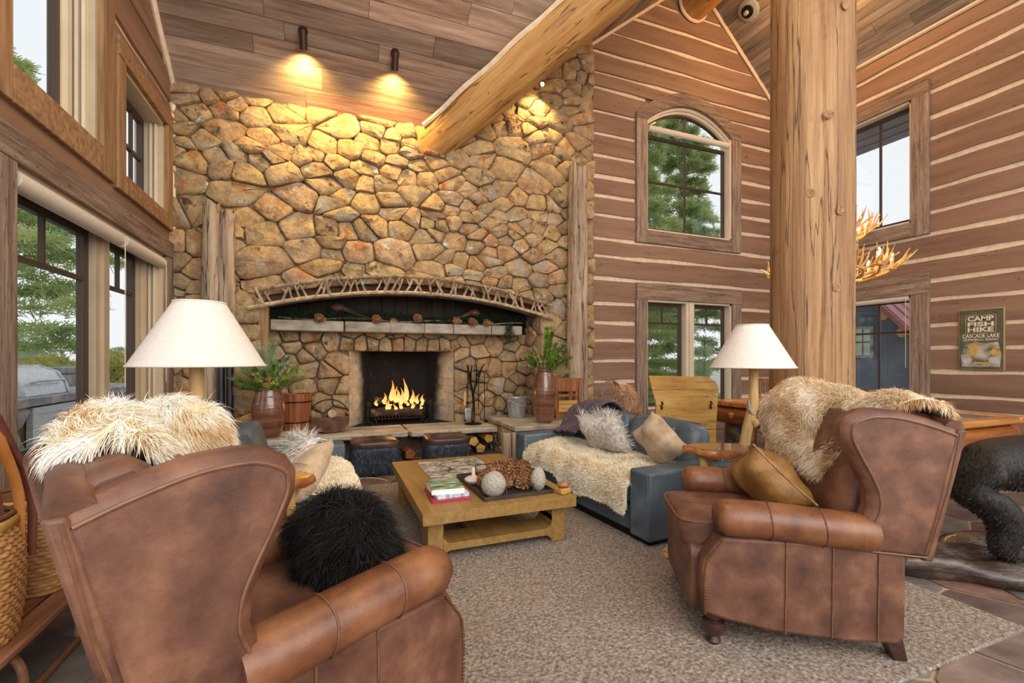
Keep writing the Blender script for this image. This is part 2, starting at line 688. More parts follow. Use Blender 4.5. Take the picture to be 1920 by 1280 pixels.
M_trimz = mat('weathered_board_z', [(0.25, '54443a'), (0.5, '917b6b'), (0.75, 'b9a698')], (22, 22, 1.5), bump=0.5, rand=0.1,
              cracks=('33271f', (30, 30, 1.2), 0.012), **WEATH)
M_honeyy = mat('honey_board_y', [(0.25, '62482f'), (0.5, '967250'), (0.75, 'b8966e')], (20, 1.4, 20), bump=0.4, rand=0.1, **WEATH)
M_honeyz = mat('honey_board_z', [(0.25, '644a30'), (0.5, '9a7652'), (0.75, 'bc9a72')], (20, 20, 1.4), bump=0.4, rand=0.1, **WEATH)
M_logx = mat('stained_log_x', [(0.3, '7a5c4a'), (0.5, '8c6d59'), (0.7, '9a7a66')], (0.5, 6, 6), detail=6, rough=0.62, bump=0.2, rand=0.06,
             spots=[('523829', 7, 0.72, 0.05)], cracks=('4a3224', (0.35, 3.2, 5), 0.0022))
M_logy = mat('stained_log_y', [(0.3, '7a5c4a'), (0.5, '8c6d59'), (0.7, '9a7a66')], (6, 0.5, 6), detail=6, rough=0.62, bump=0.2, rand=0.06,
             spots=[('523829', 7, 0.72, 0.05)], cracks=('4a3224', (3.2, 0.35, 5), 0.0022))
M_chink = mat('cream_chinking', [(0.3, 'd8c2a6'), (0.7, 'efdcc4')], (14, 14, 14), rough=0.85, bump=0.2)
M_stone = mat('field_stone', [(0.22, '6a5a48'), (0.38, 'a08a6e'), (0.50, 'c4ad8b'), (0.62, 'dac6a4'), (0.8, 'ece0c6')], (7, 7, 7), detail=12, rough=0.9, bump=1.0, nrough=0.78,
              bscale=(13, 13, 13), rand=0.2, hue=0.008, randramp=['f2e8d4', 'cfc2ae', 'fcf2de', 'dccdb6', 'f0d8b0', 'c4b8aa', 'f2e2c2', 'e2c6a0', 'd8ccbc'], bdist=0.05,
              spots=[('aaa296', 3.0, 0.55, 0.12), ('a85c26', 4.2, 0.57, 0.14), ('c8843c', 7, 0.64, 0.10), ('463830', 6.5, 0.60, 0.10), ('efe6d2', 6, 0.64, 0.08)])
M_mortar = mat('mortar', [(0.3, '5d4c3a'), (0.7, '857058')], (12, 12, 12), rough=0.95, bump=0.4)
M_slab = mat('hearth_slab', [(0.25, '82796c'), (0.5, 'aaa192'), (0.75, 'c8c0b2')], (4, 4, 7), detail=8, rough=0.8, bump=0.7, bscale=(9, 9, 20),
             spots=[('8f6a48', 4, 0.62, 0.12)])
M_slate = mat('slate_tile', [(0.25, '66605c'), (0.5, '9a928c'), (0.75, 'c4bab2')], (3, 3, 3), detail=8, rough=0.32, bump=0.35, bscale=(10, 10, 10), rand=0.15,
              randramp=['a0a6ae', 'b06a40', 'aab2bc', '8a7a68', 'c07a42', '98a0a8', '9a8460', 'b48058', 'a8623c'])
M_grout = mat('sand_grout', [(0.3, '9c8466'), (0.7, 'bca486')], (20, 20, 20), rough=0.9, bump=0.2)
M_post = mat('peeled_log', [(0.25, '6c4c32'), (0.42, '916a46'), (0.56, 'aa835a'), (0.68, 'be9a72'), (0.85, 'd0b090')], (11, 11, 0.55), detail=12, rough=0.6, bump=0.7, nrough=0.75,
             cracks=('422a17', (9, 9, 0.28), 0.012), spots=[('845a36', 2.4, 0.6, 0.14)])
M_beam = mat('peeled_beam', [(0.25, '86592c'), (0.45, 'b08046'), (0.6, 'c89c60'), (0.8, 'dcba86')], (7, 7, 0.6), detail=10, rough=0.55, bump=0.5, nrough=0.7,
             cracks=('4a2e16', (7, 7, 0.3), 0.010), spots=[('5a3818', 16, 0.66, 0.05)])
M_drift = mat('driftwood', [(0.25, '6a5646'), (0.5, 'a5907a'), (0.75, 'cdbba6')], (10, 10, 0.9), detail=9, rough=0.8, bump=0.7, rand=0.06,
              cracks=('3c2e22', (9, 9, 0.5), 0.02), spots=[('8a5a32', 3, 0.6, 0.15)])
M_leather = mat('brown_leather', [(0.3, '4c2d21'), (0.5, '694433'), (0.7, '8a6048')], (6, 6, 6), detail=8, rough=0.48, bump=0.12, bscale=(90, 90, 90), nrough=0.6)
M_leather2 = mat('worn_tan_leather', [(0.3, '56301c'), (0.5, '784a2e'), (0.7, '90603f')], (6, 6, 6), detail=7, rough=0.36, bump=0.1, bscale=(90, 90, 90))
M_seam = mat('leather_piping', [(0.3, '63402c'), (0.7, '7f563c')], (20, 20, 20), rough=0.45)
M_blue = mat('blue_grey_leather', [(0.3, '3f4a52'), (0.5, '52606a'), (0.7, '66747d')], (4, 4, 4), detail=7, rough=0.4, bump=0.1, bscale=(70, 70, 70))
M_gold = mat('gold_brown_leather', [(0.3, '7a5426'), (0.5, '9a6e38'), (0.7, 'b48a54')], (9, 9, 9), detail=6, rough=0.4, bump=0.3, bscale=(14, 14, 14))
M_nail = flat('brass_nail', '8a6038', 0.35, 0.9)
M_dark = flat('dark_brown_foot', '3a2018', 0.35, coat=0.4)
M_black = flat('black_iron', '1c1a1a', 0.5, 0.6)
M_creamshaded = mat('shaded_cream_paint', [(0.3, 'b3a287'), (0.7, 'c4b499')], (3, 3, 3), rough=0.5)  # left window frames: their shadow is put into this darker cream
M_cream = mat('cream_paint', [(0.3, 'd8c9b0'), (0.7, 'e6d9c4')], (3, 3, 3), rough=0.5)
M_bronze = flat('bronze_sash', '4a3c34', 0.45, 0.2)
M_shade = mat('linen_shade', [(0.3, 'd9cdc2'), (0.7, 'e8ded5')], (60, 60, 60), rough=0.9)
M_roller = mat('roller_cloth', [(0.3, 'd4cabc'), (0.7, 'e2d9cc')], (40, 40, 40), rough=0.8)
M_glass = glass('window_glass')
M_aspen = mat('peeled_aspen', [(0.3, 'b88c4c'), (0.55, 'd6b070'), (0.75, 'e6ca94')], (16, 16, 3), detail=7, rough=0.45, bump=0.3, spots=[('8a5a2c', 14, 0.68, 0.06)])
M_oak = mat('oak', [(0.3, '886634'), (0.5, '98753f'), (0.7, 'a88348')], (26, 1.4, 26), detail=8, rough=0.45, bump=0.12, nrough=0.6)
M_sheep = mat('sheepskin_cream', [(0.3, 'ead4aa'), (0.5, 'f9eed4'), (0.7, 'fefaf0')], (7, 7, 7), rough=0.9, spec=0.1)
M_sheepw = mat('sheepskin_white_tan', [(0.34, 'c99a60'), (0.44, 'ecdab8'), (0.56, 'fbf6ec')], (6, 6, 6), detail=4, rough=0.9, spec=0.1)
M_sheept = mat('sheepskin_tan', [(0.35, 'cba478'), (0.5, 'e6cba4'), (0.64, 'f6ead4')], (7, 7, 7), detail=4, rough=0.9, spec=0.1)
M_shag = mat('shaggy_grey', [(0.33, 'b8b1a8'), (0.5, 'dad4cc'), (0.66, 'f4f0ea')], (28, 28, 28), detail=3, rough=0.9, spec=0.1)
M_blackfur = mat('black_fur', [(0.3, '0d0b0b'), (0.6, '1c1817'), (0.75, '3a302a')], (20, 20, 20), rough=0.7, spec=0.3)
M_bluefur = mat('blue_black_fur', [(0.3, '20242c'), (0.55, '3a414d'), (0.72, '6a7280')], (24, 24, 24), rough=0.7, spec=0.3)
M_hide = mat('tan_hide', [(0.3, 'a98766'), (0.5, 'c6a886'), (0.7, 'dcc7aa')], (9, 9, 9), detail=6, rough=0.85, bump=0.15, bscale=(60, 60, 60), sheen=0.3)
M_knit = mat('plum_knit', [(0.3, '574a52'), (0.7, '776871')], (30, 30, 30), rough=0.95, bump=0.9, bscale=(90, 90, 90))
M_rug = mat('wool_rug', [(0.28, '5e5146'), (0.43, '8f8072'), (0.55, 'ab9b8d'), (0.74, 'cfc2b4')], (60, 60, 60), detail=3, rough=0.95, bump=1.0,
            bscale=(52, 52, 52), spots=[('97836c', 1.0, 0.52, 0.2)])
M_clay = mat('glazed_clay', [(0.3, '5a382a'), (0.5, '754a38'), (0.7, '866050')], (2, 2, 14), detail=5, rough=0.2, coat=0.8, bump=0.1)
M_redwood = mat('red_wood', [(0.3, '6e3a20'), (0.5, '93562f'), (0.7, 'ad7042')], (18, 18, 2), detail=7, rough=0.5, bump=0.2)
M_varnish = mat('varnished_log', [(0.3, '6e3a1a'), (0.5, '9c5c2c'), (0.72, 'c08848')], (9, 1.2, 9), detail=8, rough=0.3, coat=0.3, bump=0.4,
                spots=[('4a2814', 7, 0.66, 0.06)])
M_varnx = mat('varnished_rail', [(0.3, '8a4f22'), (0.5, 'b8763a'), (0.72, 'd09a58')], (1.2, 12, 12), detail=8, rough=0.25, coat=0.4, bump=0.1)
M_yellow = mat('old_yellow_wood', [(0.3, 'a97634'), (0.5, 'c9994e'), (0.72, 'dcb46c')], (2, 12, 12), detail=8, rough=0.5, bump=0.2,
               cracks=('6e4a20', (1, 14, 14), 0.006))
M_tin = mat('galvanised_steel', [(0.3, '8f979c'), (0.7, 'c4cbd0')], (14, 14, 14), rough=0.35, metal=0.45, bump=0.1)
M_steel = mat('brushed_steel', [(0.3, 'b4b4b8'), (0.7, 'd4d4d8')], (2, 30, 30), rough=0.4, metal=0.5)
M_firebrick = mat('fire_brick', [(0.3, 'a8967c'), (0.55, 'c8b89e'), (0.75, 'dcd2be')], (5, 5, 5), detail=6, rough=0.9, bump=0.3, soot=('131110', 7.27, 7.52))
M_soot = mat('sooty_brick', [(0.3, '0f0d0c'), (0.6, '1d1a18'), (0.8, '35302b')], (4, 4, 4), detail=5, rough=0.95, bump=0.3)
M_twig = mat('twig_bark', [(0.3, '6a5544'), (0.5, '9a836c'), (0.72, 'c6b094')], (14, 14, 14), detail=6, rough=0.8, bump=0.4, rand=0.3, hue=0.02)
M_darkwood = mat('dark_wood', [(0.3, '2e211a'), (0.7, '4f3a2c')], (12, 12, 2), detail=7, rough=0.7, bump=0.3)
M_cone = mat('pine_cone', [(0.3, '6a452e'), (0.5, '9c6c48'), (0.7, 'd0a27a')], (30, 30, 30), rough=0.7)
M_needle = mat('pine_needle', [(0.3, '4e6836'), (0.5, '7a9450'), (0.72, 'a8b874')], (9, 9, 9), rough=0.7, spec=0.2)
M_needled = mat('dark_needle', [(0.3, '14241a'), (0.6, '263a28'), (0.75, '44583a')], (9, 9, 9), rough=0.7, spec=0.2)
M_leaf = mat('bright_leaf', [(0.3, '6c8a34'), (0.6, '9ab84e'), (0.75, 'bccf70')], (12, 12, 12), rough=0.5)
M_treeneedle = mat('tree_needles', [(0.25, '7f9760'), (0.45, 'acc384'), (0.6, 'd0d99e'), (0.75, 'ebeab6')], (1.2, 1.2, 1.2), detail=4, rough=0.8, spec=0.1)
def translucent(m, k):
    n, l = m.node_tree.nodes, m.node_tree.links
    b, o = n['Principled BSDF'], n['Material Output']
    t = n.new('ShaderNodeBsdfTranslucent')
    src = b.inputs['Base Color'].links[0].from_socket
    l.new(src, t.inputs[0])
    x = n.new('ShaderNodeMixShader'); x.inputs[0].default_value = k
    l.new(b.outputs[0], x.inputs[1]); l.new(t.outputs[0], x.inputs[2]); l.new(x.outputs[0], o.inputs[0])


translucent(M_treeneedle, 0.55)
for q_ in (M_needle, M_leaf):
    translucent(q_, 0.35)
M_bark = mat('tree_bark', [(0.3, '7a6a5c'), (0.6, 'a3917f')], (8, 8, 2), rough=0.9, bump=0.5)
M_wicker = mat('wicker', [(0.3, '9c6c3c'), (0.5, 'c4935a'), (0.72, 'dbb27c')], (26, 26, 60), detail=4, rough=0.6, bump=0.2)
M_wickerd = mat('dark_wicker', [(0.3, '5c3a22'), (0.7, '7e5634')], (26, 26, 40), rough=0.6, bump=0.2)
M_granite = mat('granite', [(0.35, '8a8578'), (0.5, 'a8a295'), (0.65, 'bfb9ac')], (90, 90, 90), detail=4, rough=0.7, bump=0.2)
M_antler = mat('antler', [(0.3, 'a8703a'), (0.5, 'd2a060'), (0.72, 'ecd09a')], (14, 14, 14), rough=0.4)
M_white = flat('white_paper', 'efece6', 0.7)
M_bearm = mat('black_bear_bronze', [(0.3, '100e0e'), (0.6, '1e1a18'), (0.78, '3a2e27')], (40, 40, 12), detail=5, rough=0.42, bump=0.6, bscale=(55, 55, 18))
M_root = mat('root_wood', [(0.3, '221914'), (0.5, '45362c'), (0.75, '806c5c')], (4, 4, 12), detail=8, rough=0.35, bump=1.0, bscale=(5, 5, 14), coat=0.3)
M_copper = mat('aged_copper', [(0.3, '3c2820'), (0.6, '6a4430'), (0.78, '8a6044')], (8, 8, 8), rough=0.45, metal=0.5)
M_outstone = mat('grey_outdoor_stone', [(0.3, '6f6d6c'), (0.5, '97959a'), (0.72, 'c0bec0')], (5, 5, 5), detail=7, rough=0.85, bump=0.7, rand=0.15)
M_ground = mat('patio_ground', [(0.3, 'a39e98'), (0.7, 'c4c0ba')], (1, 1, 1), rough=0.9)

# ------------------------------------------------------------------ the room
XL, YS, YG, XR = -1.8, 6.6, 7.05, 8.9       # left wall, chimney face, gable wall, right wall
KA, KR = 0.8, 0.94
LA = sqrt(1 + KA * KA)
cA, sA = 1 / LA, KA / LA
RX, RZ = 6.6, 8.83                          # ridge
LR = sqrt(1 + KR * KR)
cR, sR = 1 / LR, KR / LR


def zA(y): return 4.67 + KA * (YS - y)
def zB(x): return 4.67 + KA * (x - 1.4) if x < RX else RZ - KR * (x - RX)


def to_gable(a, b, d): return (a, YG - d, b)
def to_left(a, b, d): return (XL + d, a, b)
def to_right(a, b, d): return (XR - d, a, b)
def to_face(a, b, d): return (a, YS - d, b)
def to_floor(a, b, d): return (a, b, d)
def to_A(a, s, d): return (a, YS - s * cA - d * sA, 4.67 + s * sA - d * cA)
def to_Br(a, s, d): return (RX + s * cR - d * sR, a, RZ - s * sR - d * cR)
def to_Bl(a, s, d): return (RX - s * cA + d * sA, a, RZ - s * sA - d * cA)


# floor: grout bed with slate tiles
fl = obj('floor', box(-2.0, 9.2, -1.2, 7.1, -0.12, -0.012), M_grout, smooth=False, label='slate flagstone floor under and around the big wool rug', kind='structure')
rg = random.Random(3)
seeds = []
for i in range(200):
    for _ in range(60):
        a, b = rg.uniform(-1.8, 8.9), rg.uniform(-0.2, 7.0)
        rr = rg.uniform(0.30, 0.56)
        u, v = (a * 0.75 + b * 0.66), (b * 0.75 - a * 0.66) * 1.9
        if all((u - p[2]) ** 2 + (v - p[3]) ** 2 > rr * rr for p in seeds):
            seeds.append((a, b, u, v))
            break


def rot_vor(sd, gap):
    q = [(p[2], p[3]) for p in sd]
    bd = [(-3, -14), (12, -14), (12, 12), (-3, 12)]
    out = []
    den = 0.75 * 0.75 + 0.66 * 0.66
    for c in voronoi(q, bd, gap):
        if c:
            o = []
            for u, v in c:
                v2 = v / 1.9
                o.append(((u * 0.75 - v2 * 0.66) / den, (u * 0.66 + v2 * 0.75) / den))
            for (nx, ny, k) in ((-1, 0, 1.8), (1, 0, 8.9), (0, -1, 0.4), (0, 1, 7.05)):
                o = clip(o, nx, ny, k)
            out.append(o if len(o) > 2 else None)
    return out


for p in rot_vor(seeds, 0.016):
    if p and area(p) > 0.01:
        s = stone(p, 0.012, rg, lambda a, b, d: (a, b, d - 0.012), dome=False, rough=0.001)
        if s:
            obj('slate_tile', s[0], M_slate, fl, loc=s[1], ang=30)


# ---- walls made of base + logs
def base_wall(name, holes, a0, a1, z0, z1, to3, th, cuts, m, label):
    A = sorted({a0, a1, *[h[0] for h in holes], *[h[1] for h in holes]})
    Z = sorted({z0, z1, *[h[2] for h in holes], *[h[3] for h in holes]})
    parts = []
    for i in range(len(A) - 1):
        for j in range(len(Z) - 1):
            ca, cz = (A[i] + A[i + 1]) / 2, (Z[j] + Z[j + 1]) / 2
            if any(h[0] < ca < h[1] and h[2] < cz < h[3] for h in holes):
                continue
            p = [(A[i], Z[j]), (A[i + 1], Z[j]), (A[i + 1], Z[j + 1]), (A[i], Z[j + 1])]
            for c in cuts:
                p = clip(p, *c)
            if len(p) > 2:
                parts.append(prism(p, to3, 0.0, -th))
    return obj(name, join(*parts), m, smooth=False, kind='structure', label=label)


def log_rows(parent, zl, a0, a1, openings, to3, m, cuts, gap=0.072, depth=0.028, seed=0, name='log'):
    rg = random.Random(seed)
    for z0, z1 in zip(zl[:-1], zl[1:]):
        zb, zt = z0 + gap / 2, z1 - gap / 2
        act = sorted([o for o in openings if o['z0'] < zt and o['z1'] > zb], key=lambda o: o['c'])
        zs = [zb + (zt - zb) * k / 6 for k in range(7)]
        for o in act:
            for q in (o['z0'], o['z1']):
                if zb < q < zt:
                    zs += [q - 0.001, q + 0.001]
        zs.sort()
        for k in range(len(act) + 1):
            L = (lambda z: a0) if k == 0 else (lambda z, o=act[k - 1]: o['f'](z)[1])
            Rr = (lambda z: a1) if k == len(act) else (lambda z, o=act[k]: o['f'](z)[0])
            lo, hi = L(zb), Rr(zb)
            ph = [rg.uniform(0, 6.28) for _ in range(4)]
            poly = []
            nb = max(2, int(abs(hi - lo) / 0.35))
            for i in range(nb + 1):
                t = lo + (hi - lo) * i / nb
                poly.append((t, zb + (0.011 * sin(2.3 * t + ph[0]) + 0.006 * sin(7 * t + ph[1])) * (0 < i < nb)))
            for z in zs[1:-1]:
                poly.append((Rr(z), z))
            lo, hi = L(zt), Rr(zt)
            for i in range(nb + 1):
                t = hi + (lo - hi) * i / nb
                poly.append((t, zt + (0.011 * sin(2.1 * t + ph[2]) + 0.006 * sin(6 * t + ph[3])) * (0 < i < nb)))
            for z in zs[1:-1][::-1]:
                poly.append((L(z), z))
            poly = dedupe(poly, 0.0005)
            for c in cuts:
                poly = clip(poly, *c)
            poly = dedupe(poly, 0.0005)
            if len(poly) < 3 or area(poly) < 0.004:
                continue
            d = depth + rg.uniform(-0.008, 0.012)
            C = to3(sum(p[0] for p in poly) / len(poly), sum(p[1] for p in poly) / len(poly), 0)
            v, f = prism(poly, to3, -0.01, d)
            obj(name, ([tuple(a - b for a, b in zip(p, C)) for p in v], f), m, parent, smooth=False, loc=C)


def rect_open(x0, x1, z0, z1):
    c = (x0 + x1) / 2
    return dict(z0=z0, z1=z1, c=c, f=lambda z: (x0, x1) if z0 < z < z1 else (c, c))


def arch_z(x, x0, x1, zs, zp):
    t = (x - (x0 + x1) / 2) / ((x1 - x0) / 2)
    return zs + (zp - zs) * (1 - t * t)


def arch_open(x0, x1, z0, zs, zp):
    c, h = (x0 + x1) / 2, (x1 - x0) / 2

    def f(z):
        if z <= z0 or z >= zp:
            return (c, c)
        if z <= zs:
            return (x0, x1)
        k = h * sqrt(max(0, 1 - (z - zs) / (zp - zs)))
        return (c - k, c + k)
    return dict(z0=z0, z1=zp, c=c, f=f)


# gable wall (right of the chimney)
GW = [(5.47, 7.57, 3.79, 6.27), (5.47, 7.57, 0.45, 2.50)]
cutsG = [(-KA, 1, 4.67 - KA * 1.4), (KR, 1, RZ + KR * RX)]
wb = base_wall('wall_back', GW, 3.9, 9.1, -0.02, 9.0, to_gable, 0.25, cutsG, M_chink, 'brown log gable wall with cream chinking right of the stone chimney')
ZG = [0.25, 0.63, 0.99, 1.36, 1.73, 2.05, 2.4, 2.84, 3.24, 3.55, 3.97, 4.32, 4.66, 5.03, 5.42, 5.81, 6.22, 6.5, 6.88, 7.28, 7.68, 8.08, 8.48, 8.9]
log_rows(wb, [-0.1] + ZG, 3.95, 8.9, [arch_open(5.36, 7.68, 3.68, 5.92, 6.4), rect_open(5.36, 7.68, 0.35, 2.62)], to_gable, M_logx, cutsG, seed=4)
# right wall
RWN = [(4.575, 5.68, 3.63, 5.64), (4.575, 5.68, 0.75, 2.44)]
wr = base_wall('wall_right', RWN, -1.2, 7.3, -0.02, 6.75, to_right, 0.25, [], M_chink, 'tall brown log wall with cream chinking behind the pool table')
ZR = [-0.1, 0.2, 0.6, 0.83, 1.2, 1.57, 1.92, 2.33, 2.64, 3.0, 3.37, 3.73, 4.09, 4.51, 4.89, 5.23, 5.64, 5.99, 6.35, 6.72]
log_rows(wr, ZR, -1.0, 7.05, [rect_open(4.48, 5.78, 3.54, 5.75), rect_open(4.48, 5.78, 0.65, 2.55)], to_right, M_logy, [], seed=8)
# left wall
LW = [(3.62, 6.33, 0.64, 2.57), (3.58, 4.72, 3.14, 5.2), (5.18, 6.34, 3.07, 4.08)]
cutsL = [(KA, 1, 4.67 + KA * YS)]
wl = base_wall('wall_left', LW, 2.2, 7.1, -0.02, 8.5, to_left, 0.25, cutsL, M_chink, 'brown log wall of tall windows left of the fireplace')
log_rows(wl, [-0.1, 0.3, 0.62, 1.0, 1.4, 1.8, 2.2, 2.58, 2.98, 3.36, 3.74, 4.1, 4.42, 4.8, 5.2, 5.6, 6.0, 6.4, 6.8, 7.2, 7.6, 8.0], 2.25, 6.6,
         [rect_open(3.5, 6.5, 0.56, 2.7), rect_open(3.5, 4.8, 3.03, 5.3), rect_open(5.1, 6.45, 3.0, 4.15)], to_left, M_logy, cutsL, seed=12)
# cream caulk lines along the roof edges
tr = [tube([(4.05, YG - 0.06, zB(4.05) - 0.03), (RX, YG - 0.06, RZ - 0.03)], 0.035, 6), tube([(RX, YG - 0.06, RZ - 0.03), (XR, YG - 0.06, zB(XR) - 0.03)], 0.035, 6)]
obj('trim_1', join(*tr), M_chink, kind='structure', label='cream caulk line where the gable wall meets the roof')
obj('trim_2', tube([(XR - 0.06, -1, zB(XR) - 0.03), (XR - 0.06, 7.0, zB(XR) - 0.03)], 0.035, 6), M_chink, kind='structure', label='cream caulk line along the eave of the right wall')
pts = [(XL + 0.05, y, zA(y) - 0.04 + 0.01 * sin(y * 9)) for y in np.linspace(2.2, 6.6, 30)]
pts += [(XL + 0.05, 6.57, z) for z in (4.4, 4.0, 3.4, 2.9)]
obj('trim_3', tube(pts, 0.035, 6), M_chink, kind='structure', label='cream caulk line up the corner of left wall and chimney')

# ceilings
ce = obj('ceiling', join(prism([(-2.0, -0.05), (1.4, -0.05), (1.4 + 6.5 * cA, 6.5), (-2.0, 6.5)], to_A, -0.12, -0.015)), M_darkwood, smooth=False,
         kind='structure', label='reclaimed grey and brown plank ceiling sloping above the fireplace')
rg = random.Random(11)
s = 0.0
while s < 4.0:
    wd = rg.choice([0.2, 0.24, 0.24, 0.28])
    a = -1.8 - rg.uniform(0, 1.4)
    end = 1.55 + (s + wd) * cA
    while a < end:
        L = rg.uniform(1.0, 3.0)
        b = min(a + L, end)
        if b > -1.75:
            x0 = max(a, -1.8)
            d = 0.012 + rg.uniform(0, 0.008)
            C = to_A((x0 + b) / 2, s + wd / 2, 0)
            v, f = prism([(x0 + 0.002, s + 0.003), (b - 0.002, s + 0.003), (b - 0.002, s + wd - 0.003), (x0 + 0.002, s + wd - 0.003)], to_A, -0.016, d)
            obj('plank', ([tuple(p[i] - C[i] for i in range(3)) for p in v], f), M_plankx, ce, smooth=False, loc=C)
        a += L
    s += wd
ce2 = obj('ceiling.001', prism([(-1.2, 0.0), (7.2, 0.0), (7.2, 3.3), (-1.2, 3.3)], to_Br, -0.12, -0.015), M_darkwood, smooth=False,
          kind='structure', label='grey plank ceiling sloping down to the right wall')
s = 0.0
while s < 3.1:
    wd = rg.choice([0.14, 0.17, 0.2])
    a = 7.05
    while a > 1.6:
        L = rg.uniform(0.9, 2.4)
        b = max(a - L, 1.5)
        d = 0.012 + rg.uniform(0, 0.008)
        C = to_Br((a + b) / 2, s + wd / 2, 0)
        v, f = prism([(b + 0.002, s + 0.003), (a - 0.002, s + 0.003), (a - 0.002, s + wd - 0.003), (b + 0.002, s + wd - 0.003)], to_Br, -0.016, d)
        obj('plank', ([tuple(p[i] - C[i] for i in range(3)) for p in v], f), M_planky, ce2, smooth=False, loc=C)
        a = b
    s += wd
SL = (RX - 1.4) / cA
ce3 = obj('ceiling.002', prism([(7.2, 0.0), (7.2, SL), (6.6, SL), (6.6 - SL * cA, 0.0)], to_Bl, -0.12, -0.015), M_darkwood, smooth=False,
          kind='structure', label='plank ceiling sloping from the ridge down to the big beam')
s = 0.0
while s < SL - 0.1:
    wd = rg.choice([0.17, 0.2, 0.23])
    e = 6.6 - (SL - s - wd) * cA
    a = 7.05
    while a > e:
        b = max(a - rg.uniform(1.2, 2.6), e)
        C = to_Bl((a + b) / 2, s + wd / 2, 0)
        v, f = prism([(b + 0.002, s + 0.003), (a - 0.002, s + 0.003), (a - 0.002, s + wd - 0.003), (b + 0.002, s + wd - 0.003)], to_Bl, -0.016, 0.016)
        if a - b > 0.15:
            obj('plank', ([tuple(p[i] - C[i] for i in range(3)) for p in v], f), M_planky, ce3, smooth=False, loc=C)
        a = b
    s += wd


# log beam in the valley, ridge log, round post
def logtube(P0, P1, r0, r1, n=28, k=40, seed=0, amp=0.02, bark=0.006):
    rg = random.Random(seed)
    ph = [rg.uniform(0, 6.28) for _ in range(8)]
    P0, P1 = Vector(P0), Vector(P1)
    T = (P1 - P0).normalized()
    up = Vector((0, 0, 1)) if abs(T.z) < 0.9 else Vector((1, 0, 0))
    N = (up - T * up.dot(T)).normalized()
    B = T.cross(N)
    L = (P1 - P0).length
    V, F = [], []
    for i in range(k + 1):
        t = i / k
        r = r0 + (r1 - r0) * t
        for j in range(n):
            a = 2 * pi * j / n
            q = r * (1 + amp * sin(2 * a + ph[0] + t * L) + amp * 0.7 * sin(3 * a + ph[1] - 0.6 * t * L) + amp * 0.5 * sin(t * L * 3 + ph[2]) * sin(a + ph[3])) + rg.uniform(-bark, bark)
            V.append(tuple(P0 + T * (L * t) + N * (q * cos(a)) + B * (q * sin(a))))
    for i in range(k):
        for j in range(n):
            a, b = i * n + j, i * n + (j + 1) % n
            F.append((a, b, b + n, a + n))
    F.append(tuple(range(n))[::-1])
    F.append(tuple(k * n + j for j in range(n)))
    return V, F


vd = Vector((1.25, -1.25, 1.0)).normalized()
vs0 = Vector((1.46, 6.62, 4.60))
bq = vd.to_track_quat('Z', 'Y').to_euler()
bm_ = obj('ceiling_beam', logtube((0, 0, -0.25), (0, 0, 6.2), 0.265, 0.40, 40, 60, 3, 0.02, 0.004), M_beam, kind='structure',
          label='huge peeled log beam running up from the chimney along the roof valley', cat='beam', loc=tuple(vs0), rot=bq)
off = Vector((-0.215, -0.215, 0)) * 1.0
obj('trim_4', tube([tuple(vs0 + off + Vector((0, 0, 0.1)) + vd * t + Vector((0.012 * sin(t * 7), 0, 0))) for t in np.linspace(-0.05, 4.5, 40)], 0.035, 6), M_chink,
    kind='structure', label='cream caulk line between the valley beam and plank ceiling')
obj('ceiling_beam.001', logtube((0, 0, 0), (0, 0, 6.5), 0.31, 0.33, 24, 30, 5), M_beam, loc=(6.55, 7.0, 8.28), rot=(R(90), 0, 0), kind='structure',
    label='round ridge log at the peak of the gable', cat='beam')
pts = [(6.55 + 0.33 * cos(a), 6.97, 8.28 + 0.33 * sin(a)) for a in np.linspace(0, 2 * pi, 26)]
obj('trim_5', tube(pts, 0.03, 6, cap=False), M_chink, kind='structure', label='cream caulk ring round the end of the ridge log')
PX, PY = 3.76, 2.66


def checked_post():
    rg = random.Random(17)
    n, k, H_ = 150, 110, 7.7
    cr = []
    for q in range(26):
        big = q < 3
        z0 = 0.0 if q == 0 else rg.uniform(0, 6.0)
        cr.append((rg.uniform(0, 6.28) if q else 4.02, z0, 7.7 if q == 0 else z0 + rg.uniform(0.6, 2.4), 0.030 if big else rg.uniform(0.006, 0.016), 0.05 if big else 0.03, rg.uniform(0, 6)))
    V, F = [], []
    for i in range(k + 1):
        z = H_ * i / k
        for j in range(n):
            a = 2 * pi * j / n
            r = 0.312 - 0.028 * z / H_ + 0.008 * sin(2 * a + 0.7 * z) + 0.006 * sin(3 * a - 0.9 * z + 1) + 0.004 * sin(5 * a + 2 * z) * sin(1.3 * z) + rg.uniform(-0.0015, 0.0015)
            for (c, z0, z1, d, wd, ph) in cr:
                if z0 < z < z1:
                    cc = c + 0.06 * sin(1.6 * z + ph) + 0.02 * sin(6 * z + ph)
                    da = abs((a - cc + pi) % (2 * pi) - pi)
                    if da < wd:
                        r -= d * (1 - da / wd) * min(1, (z - z0) * 4, (z1 - z) * 4)
            V.append((r * cos(a), r * sin(a), z))
    for i in range(k):
        for j in range(n):
            a, b = i * n + j, i * n + (j + 1) % n
            F.append((a, b, b + n, a + n))
    F.append(tuple(k * n + j for j in range(n)))
    return V, F


po = obj('pillar', checked_post(), M_post, kind='structure', loc=(PX, PY, 0), label='massive peeled log post standing behind the right wing chair', cat='post', ang=None)
for a, z in ((4.35, 1.95), (4.6, 4.15), (4.15, 3.3), (3.75, 2.7), (4.45, 2.55), (3.95, 4.6)):
    obj('knot', lathe([(0.036, -0.004), (0.030, 0.0005), (0.022, 0.0015), (0.016, -0.001), (0.001, 0.0)], 14), M_post, po, loc=(0.306 * cos(a), 0.306 * sin(a), z), rot=(0, R(90), a))

